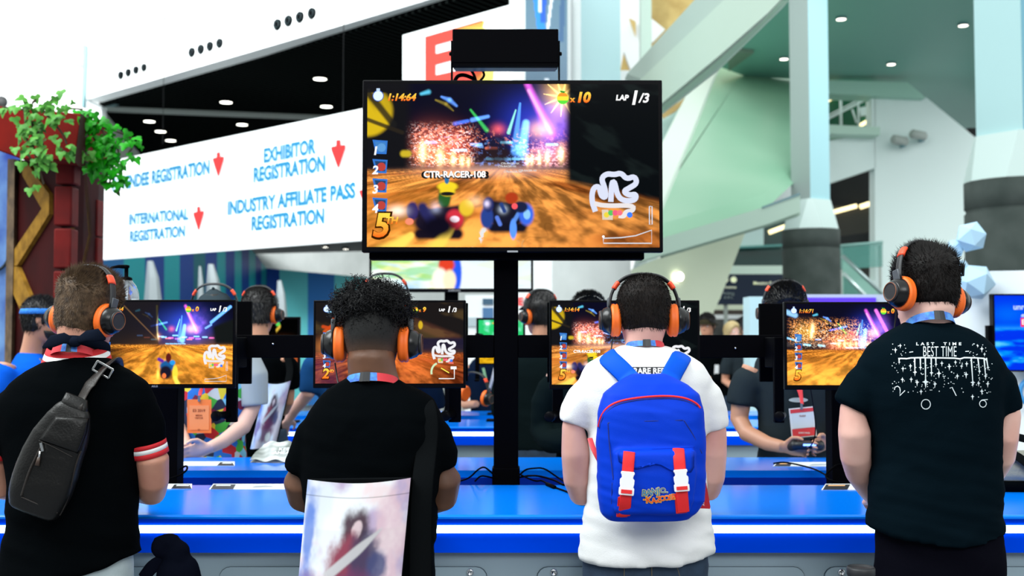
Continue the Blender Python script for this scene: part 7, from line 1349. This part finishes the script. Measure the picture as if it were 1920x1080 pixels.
cable([P(976, 890, 4.6), P(990, 897, 4.52), Zc(1006, 903), Zc(1016, 900), Zc(1030, 910), Zc(1046, 916), Zc(1064, 922), Zc(1075, 930), Zc(1072, 936), Zc(1085, 946), Zc(1100, 946)], .0035, 'cable', 'long kinked cable crossing the near counter right of the post', None, None, gc)
o = [x for x in COL.objects if x.name.startswith('cable') and x.get('label', '').startswith('long kinked')][0]; mb = MB(); a = Zc(1026, 908, .006); b = Zc(1040, 914, .006); mb.tube([a, b], .008, 10); mb.build('plug', M_black, o)
cable([P(1586, 880, 4.62), P(1575, 868, 4.6), P(1560, 878, 4.6), Zc(1520, 898, .004) if False else P(1545, 893, 4.6), Zc(1560, 903), Zc(1585, 904)], .004, 'cable', 'cable at the foot of the right frame leg', None, None, gc)
cable([P(1450, 869, 5.0), P(1470, 866, 4.98), P(1500, 872, 4.95), P(1530, 880, 4.8), P(1552, 893, 4.62)], .0035, 'cable', 'cable from the back counter card towards the right frame leg', None, None, gc)
cable([P(336, 880, 4.62), P(350, 872, 4.62), P(352, 880, 4.6), P(340, 890, 4.6), P(320, 897, 4.55)], .004, 'cable', 'cable coil at the foot of the left frame leg', None, None, gc)
# messenger bag at the right
t = thing('messenger_bag', 'grey-beige bag with black strap lying on the near counter at the right edge', 'bag', on(1905, 926, HP(ZT)))
BGE = mat('grey_beige_canvas', (.22, .225, .19), .75, bump=(120, .2)); mb = MB(); c = on(1915, 925, HP(ZT)); 
mb.loft([ring(c + Vector((0, .1, z)), a, b, 32, 2.8) for z, a, b in ((.035, .115, .07), (.06, .125, .085), (.09, .12, .08), (.125, .1, .055), (.145, .075, .03))]); from_mesh('bag_body', fuse(mb, .007, 4, fabric_disp(.008, 91, 1.06)), BGE, t)
mb = MB(); mb.loft([ring(c + Vector((0, .1, z)), a, b, 32, 3) for z, a, b in ((.001, .11, .07), (.02, .12, .08), (.042, .122, .08))]); mb.build('base', BLK, t)
ribbon([c + Vector((.1, .02, .02)), c + Vector((.06, .0, .075)), c + Vector((0, .02, .135)), c + Vector((-.045, .06, .155)), c + Vector((-.06, .12, .12))], .025, .004, 'strap', CAN, t, up=(.6, .5, .3)); ribbon([c + Vector((.16, .1, .17)), c + Vector((.08, .12, .185)), c + Vector((-.02, .14, .21)), c + Vector((-.07, .17, .15))], .016, .004, 'strap', CAN, t, up=(0, .5, 1))
# dark bundle at the left man's hip
t = thing('jacket_bundle', 'dark navy jacket bundle hanging beside the leftmost player pale jeans', 'jacket', P(320, 1110, 3.5))
mb = MB(); d = 3.46
for x, y, r in ((300, 1026, .030), (318, 1018, .030), (334, 1040, .042), (350, 1070, .042), (352, 1110, .05), (330, 1085, .06), (345, 1150, .06), (330, 1180, .05)): mb.ball(P(x, y, d), (r, r * .8, r * 1.15), 16, 12)
mb.tube([P(290, 1015, d), P(305, 1010, d), P(325, 1010, d), P(345, 1050, d), P(365, 1100, d), P(362, 1200, d)], [.012, .018, .022, .022, .02, .02], 12); from_mesh('cloth', fuse(mb, .007, 5, fabric_disp(.008, 93, .85)), cloth('navy_jacket', (.003, .004, .009)), t)
ribbon([P(306, 1050, d), P(285, 1062, d - .01), P(268, 1085, d)], .02, .004, 'sleeve', cloth('navy_jacket', (.003, .004, .009)), t, up=(0, 0, 1))
# jeans pocket edge on the leftmost player
tr = [c for c in p1.children if c.name.startswith('trousers')][0]
pj = proj(tr); q = [pj(x, y, .002) for x, y in ((272, 1024), (280, 1040), (288, 1062), (291, 1085))]; q = [v for v in q if v]
if len(q) > 2: mb = MB(); mb.tube(smoothpts(q, 2), .003, 8); mb.build('pocket_edge', LDEN, tr)
# denim pockets of the third player
tr = [c for c in p3.children if c.name.startswith('trousers')][0]; pj = proj(tr); TH = mat('denim_thread', (.12, .1, .07), .7)
for pts in ([(1093, 1040), (1120, 1052), (1171, 1056), (1170, 1085), (1170, 1110)], [(1267, 1054), (1300, 1050), (1332, 1040)], [(1267, 1054), (1276, 1085), (1280, 1110)], [(1222, 1050), (1222, 1080), (1222, 1110)]):
    q = [pj(x, y, .001) for x, y in pts]; q = [v for v in q if v]
    if len(q) > 1: mb = MB(); mb.tube(smoothpts(q, 2), .0016, 6); mb.build('pocket_stitching', TH, tr)
# queue post at the lower right
c = P(1614, 1062, 3.0); c = Vector((c.x, 3.0, P(0, 1062, 3.0).z)); k_ = 3.0 / F; R = 24 * k_
t = thing('queue_post', 'black queue barrier post head at the bottom edge before the tall man', 'barrier', (c.x, c.y, 0))
mb = MB(); mb.lathe((c.x, c.y, 0), (0, 0, 1), [(.16, 0), (.165, .012), (.15, .02), (.03, .035), (.03, c.z - .09)], 32); mb.build('pole', M_hsm, t); mb = MB(); mb.lathe((c.x, c.y, c.z - .1), (0, 0, 1), [(R * .85, 0), (R, .005), (R, .075), (R * 1.08, .08), (R * 1.08, .095), (R * .98, .1), (R * .96, .097), (.01, .097)], 36); hd_ = mb.build('head', M_hsm, t)
for a in (-.8, .9): mb = MB(); n = Vector((math.sin(a), -math.cos(a), 0)); mb.lathe(Vector((c.x, c.y, c.z - .03)) + n * R * .95, n, [(.006, 0), (.006, .004), (.003, .006)], 14); mb.build('screw', M_chrome, hd_)
# ------------------------------------------------------------------ white booth at the right with icosahedra and a blue screen
mb = MB(); Q = VP((1690, 8.3), (1990, 7.9)); q = [on(1668, 575, Q), on(1780, 540, Q), on(1860, 508, Q), on(1990, 506, Q)]; mb.prism(q + [z0(q[3]), z0(q[0])], (0, .15, 0)); struct('wall_booth', mb, M_bwall, 'white booth wall behind the tall man', 'wall')
t = thing('blue_screen', 'large blue screen with pixel lettering at the right edge', 'screen', P(1900, 695, 7.8)); a = P(1861, 551, 7.8); b = P(1995, 697, 7.8); mb = MB(); mb.box((a.x, 7.8, b.z), (b.x, 7.86, a.z)); mb.build('casing', M_blackg, t)
bi = []
for s_, x, y, h, c in (('unreal', .43, .155, .075, (.55, .7, 1)), ('garden', .56, .27, .075, (.55, .7, 1)), ('E', .43, .36, .07, (1, .9, .9))): bi.append(('t', (s_, x, y, h, c), dict(bold=.02)))
bi.insert(2, ('p', [(.39, .3), (.6, .3), (.6, .42), (.39, .42)], (.9, .02, .12)))
screen('display', (a.x + .012, 7.799, a.z - .012), (b.x - .012, 7.799, a.z - .012), (a.x + .012, 7.799, b.z + .012), 'blue', 100, 110, t, None, bi)
mb = MB(); mb.box((a.x - .028, 7.82, P(0, 650, 7.8).z), (a.x - .004, 7.87, P(0, 610, 7.8).z)); mb.box((a.x + .1, 7.86, b.z + .1), (a.x + .3, 7.98, a.z - .1)); mb.build('mount', M_black, t)
t = thing('booth_letter', 'big blue letter on the white booth wall under the blue screen', 'sign', P(1925, 755, 7.85)); mb = MB(); c = P(1933, 735, 7.86); mb.tube([c + Vector((.075 * math.sin(2 * PI * k / 30), 0, .085 * math.cos(2 * PI * k / 30))) for k in range(31)], .017, 10, cap=False); mb.build('letter', mat('letter_blue', lin(60, 150, 220), .4), t)
ICO = mat('ice_blue_facets', lin(178, 215, 238), .5)
bm = bmesh.new(); bmesh.ops.create_icosphere(bm, subdivisions=1, radius=1); im_ = bpy.data.meshes.new('polyhedron'); bm.to_mesh(im_); bm.free(); im_.materials.append(ICO)
for i, (x, y, r, d, rt, lb) in enumerate(((1821, 444, 30, 8.0, (.3, .2, .4), 'upper large pale blue polyhedron right of the tall man'), (1791, 466, 19, 8.1, (.9, .1, .2), 'middle-sized polyhedron between the upper large one and the small one'), (1776, 480, 16, 8.15, (.2, .7, .1), 'smallest polyhedron just above the tall man hair'), (1829, 529, 36, 7.95, (1.15, .35, .1), 'largest lower polyhedron on the white booth wall'), (1800, 505, 20, 8.12, (.4, .4, .9), 'half hidden polyhedron behind the hair tuft of the tall man'))):
    o = bpy.data.objects.new('polyhedron_ornament', im_); COL.objects.link(o); o.location = P(x, y, d); s_ = r * d / F; o.scale = (s_, s_, s_); o.rotation_euler = rt; tag(o, lb, 'ornament', 'pale blue polyhedra of the white booth')
# header strip of a booth behind the rightmost monitor
t = thing('booth_header', 'pale booth header with violet light strip above the rightmost monitor', 'booth', P(1580, 570, 10.5)); a = P(1490, 552, 10.5); b = P(1668, 590, 10.5); mb = MB(); mb.box((a.x, 10.5, b.z), (b.x, 10.8, a.z)); mb.build('fascia', mat('pale_lilac', (.5, .58, .72), .5), t); mb = MB(); a2 = P(1503, 558, 10.49); b2 = P(1642, 567, 10.49); mb.box((a2.x, 10.48, b2.z), (b2.x, 10.5, a2.z)); mb.build('light_strip', mat('violet_strip', (.05, .01, .5), .5, emit=(.09, .03, .6), es=.7), t)
for x in (a.x + .05, b.x - .05): mb = MB(); mb.box((x - .04, 10.55, 0), (x + .04, 10.75, b.z)); mb.build('post', M_bwall, t)
t = thing('kiosk_panel', 'pale blue upright panel left of the rightmost monitor back', 'panel', P(1416, 640, 11) - Vector((0, 0, 1.55))); a = P(1405, 556, 11); b = P(1432, 640, 11); mb = MB(); mb.box((a.x, 11, 0), (b.x, 11.3, a.z)); mb.build('panel_board', mat('pale_sky_board', (.5, .72, .78), .5), t)
# booth boards left of the post at the far end
t = thing('notice_board', 'white board with blue notices left of the centre post', 'board', P(898, 640, 14) - Vector((0, 0, 1.55))); a = P(872, 553, 14); b = P(1010, 640, 14); mb = MB(); mb.box((a.x, 14, 0), (b.x, 14.1, a.z)); mb.build('board', M_bright, t)
for (x0, y0, x1, y1), c in (((905, 560, 925, 571), lin(60, 95, 120)), ((905, 577, 925, 600), lin(75, 120, 165)), ((898, 601, 925, 620), lin(170, 195, 210)), ((868, 595, 895, 612), lin(185, 200, 205))):
    a = P(x0, y0, 13.98); b = P(x1, y1, 13.98); mb = MB(); mb.box((a.x, 13.97, b.z), (b.x, 14, a.z)); mb.build('notice', mat('notice_%d_%d' % (x0, y0), c, .6), t)
for s_, x, m in (('E', 976, M_sr), ('X', 995, mat('pale_yellow_print', (.9, .75, .3), .6))):
    mb = MB(); c = P(x, 566, 13.97); put_text(mb, s_, lambda a, b: c + Vector((a * .13, 0, b * .13)), 1, bold=.04); mb.build('lettering', m, t)
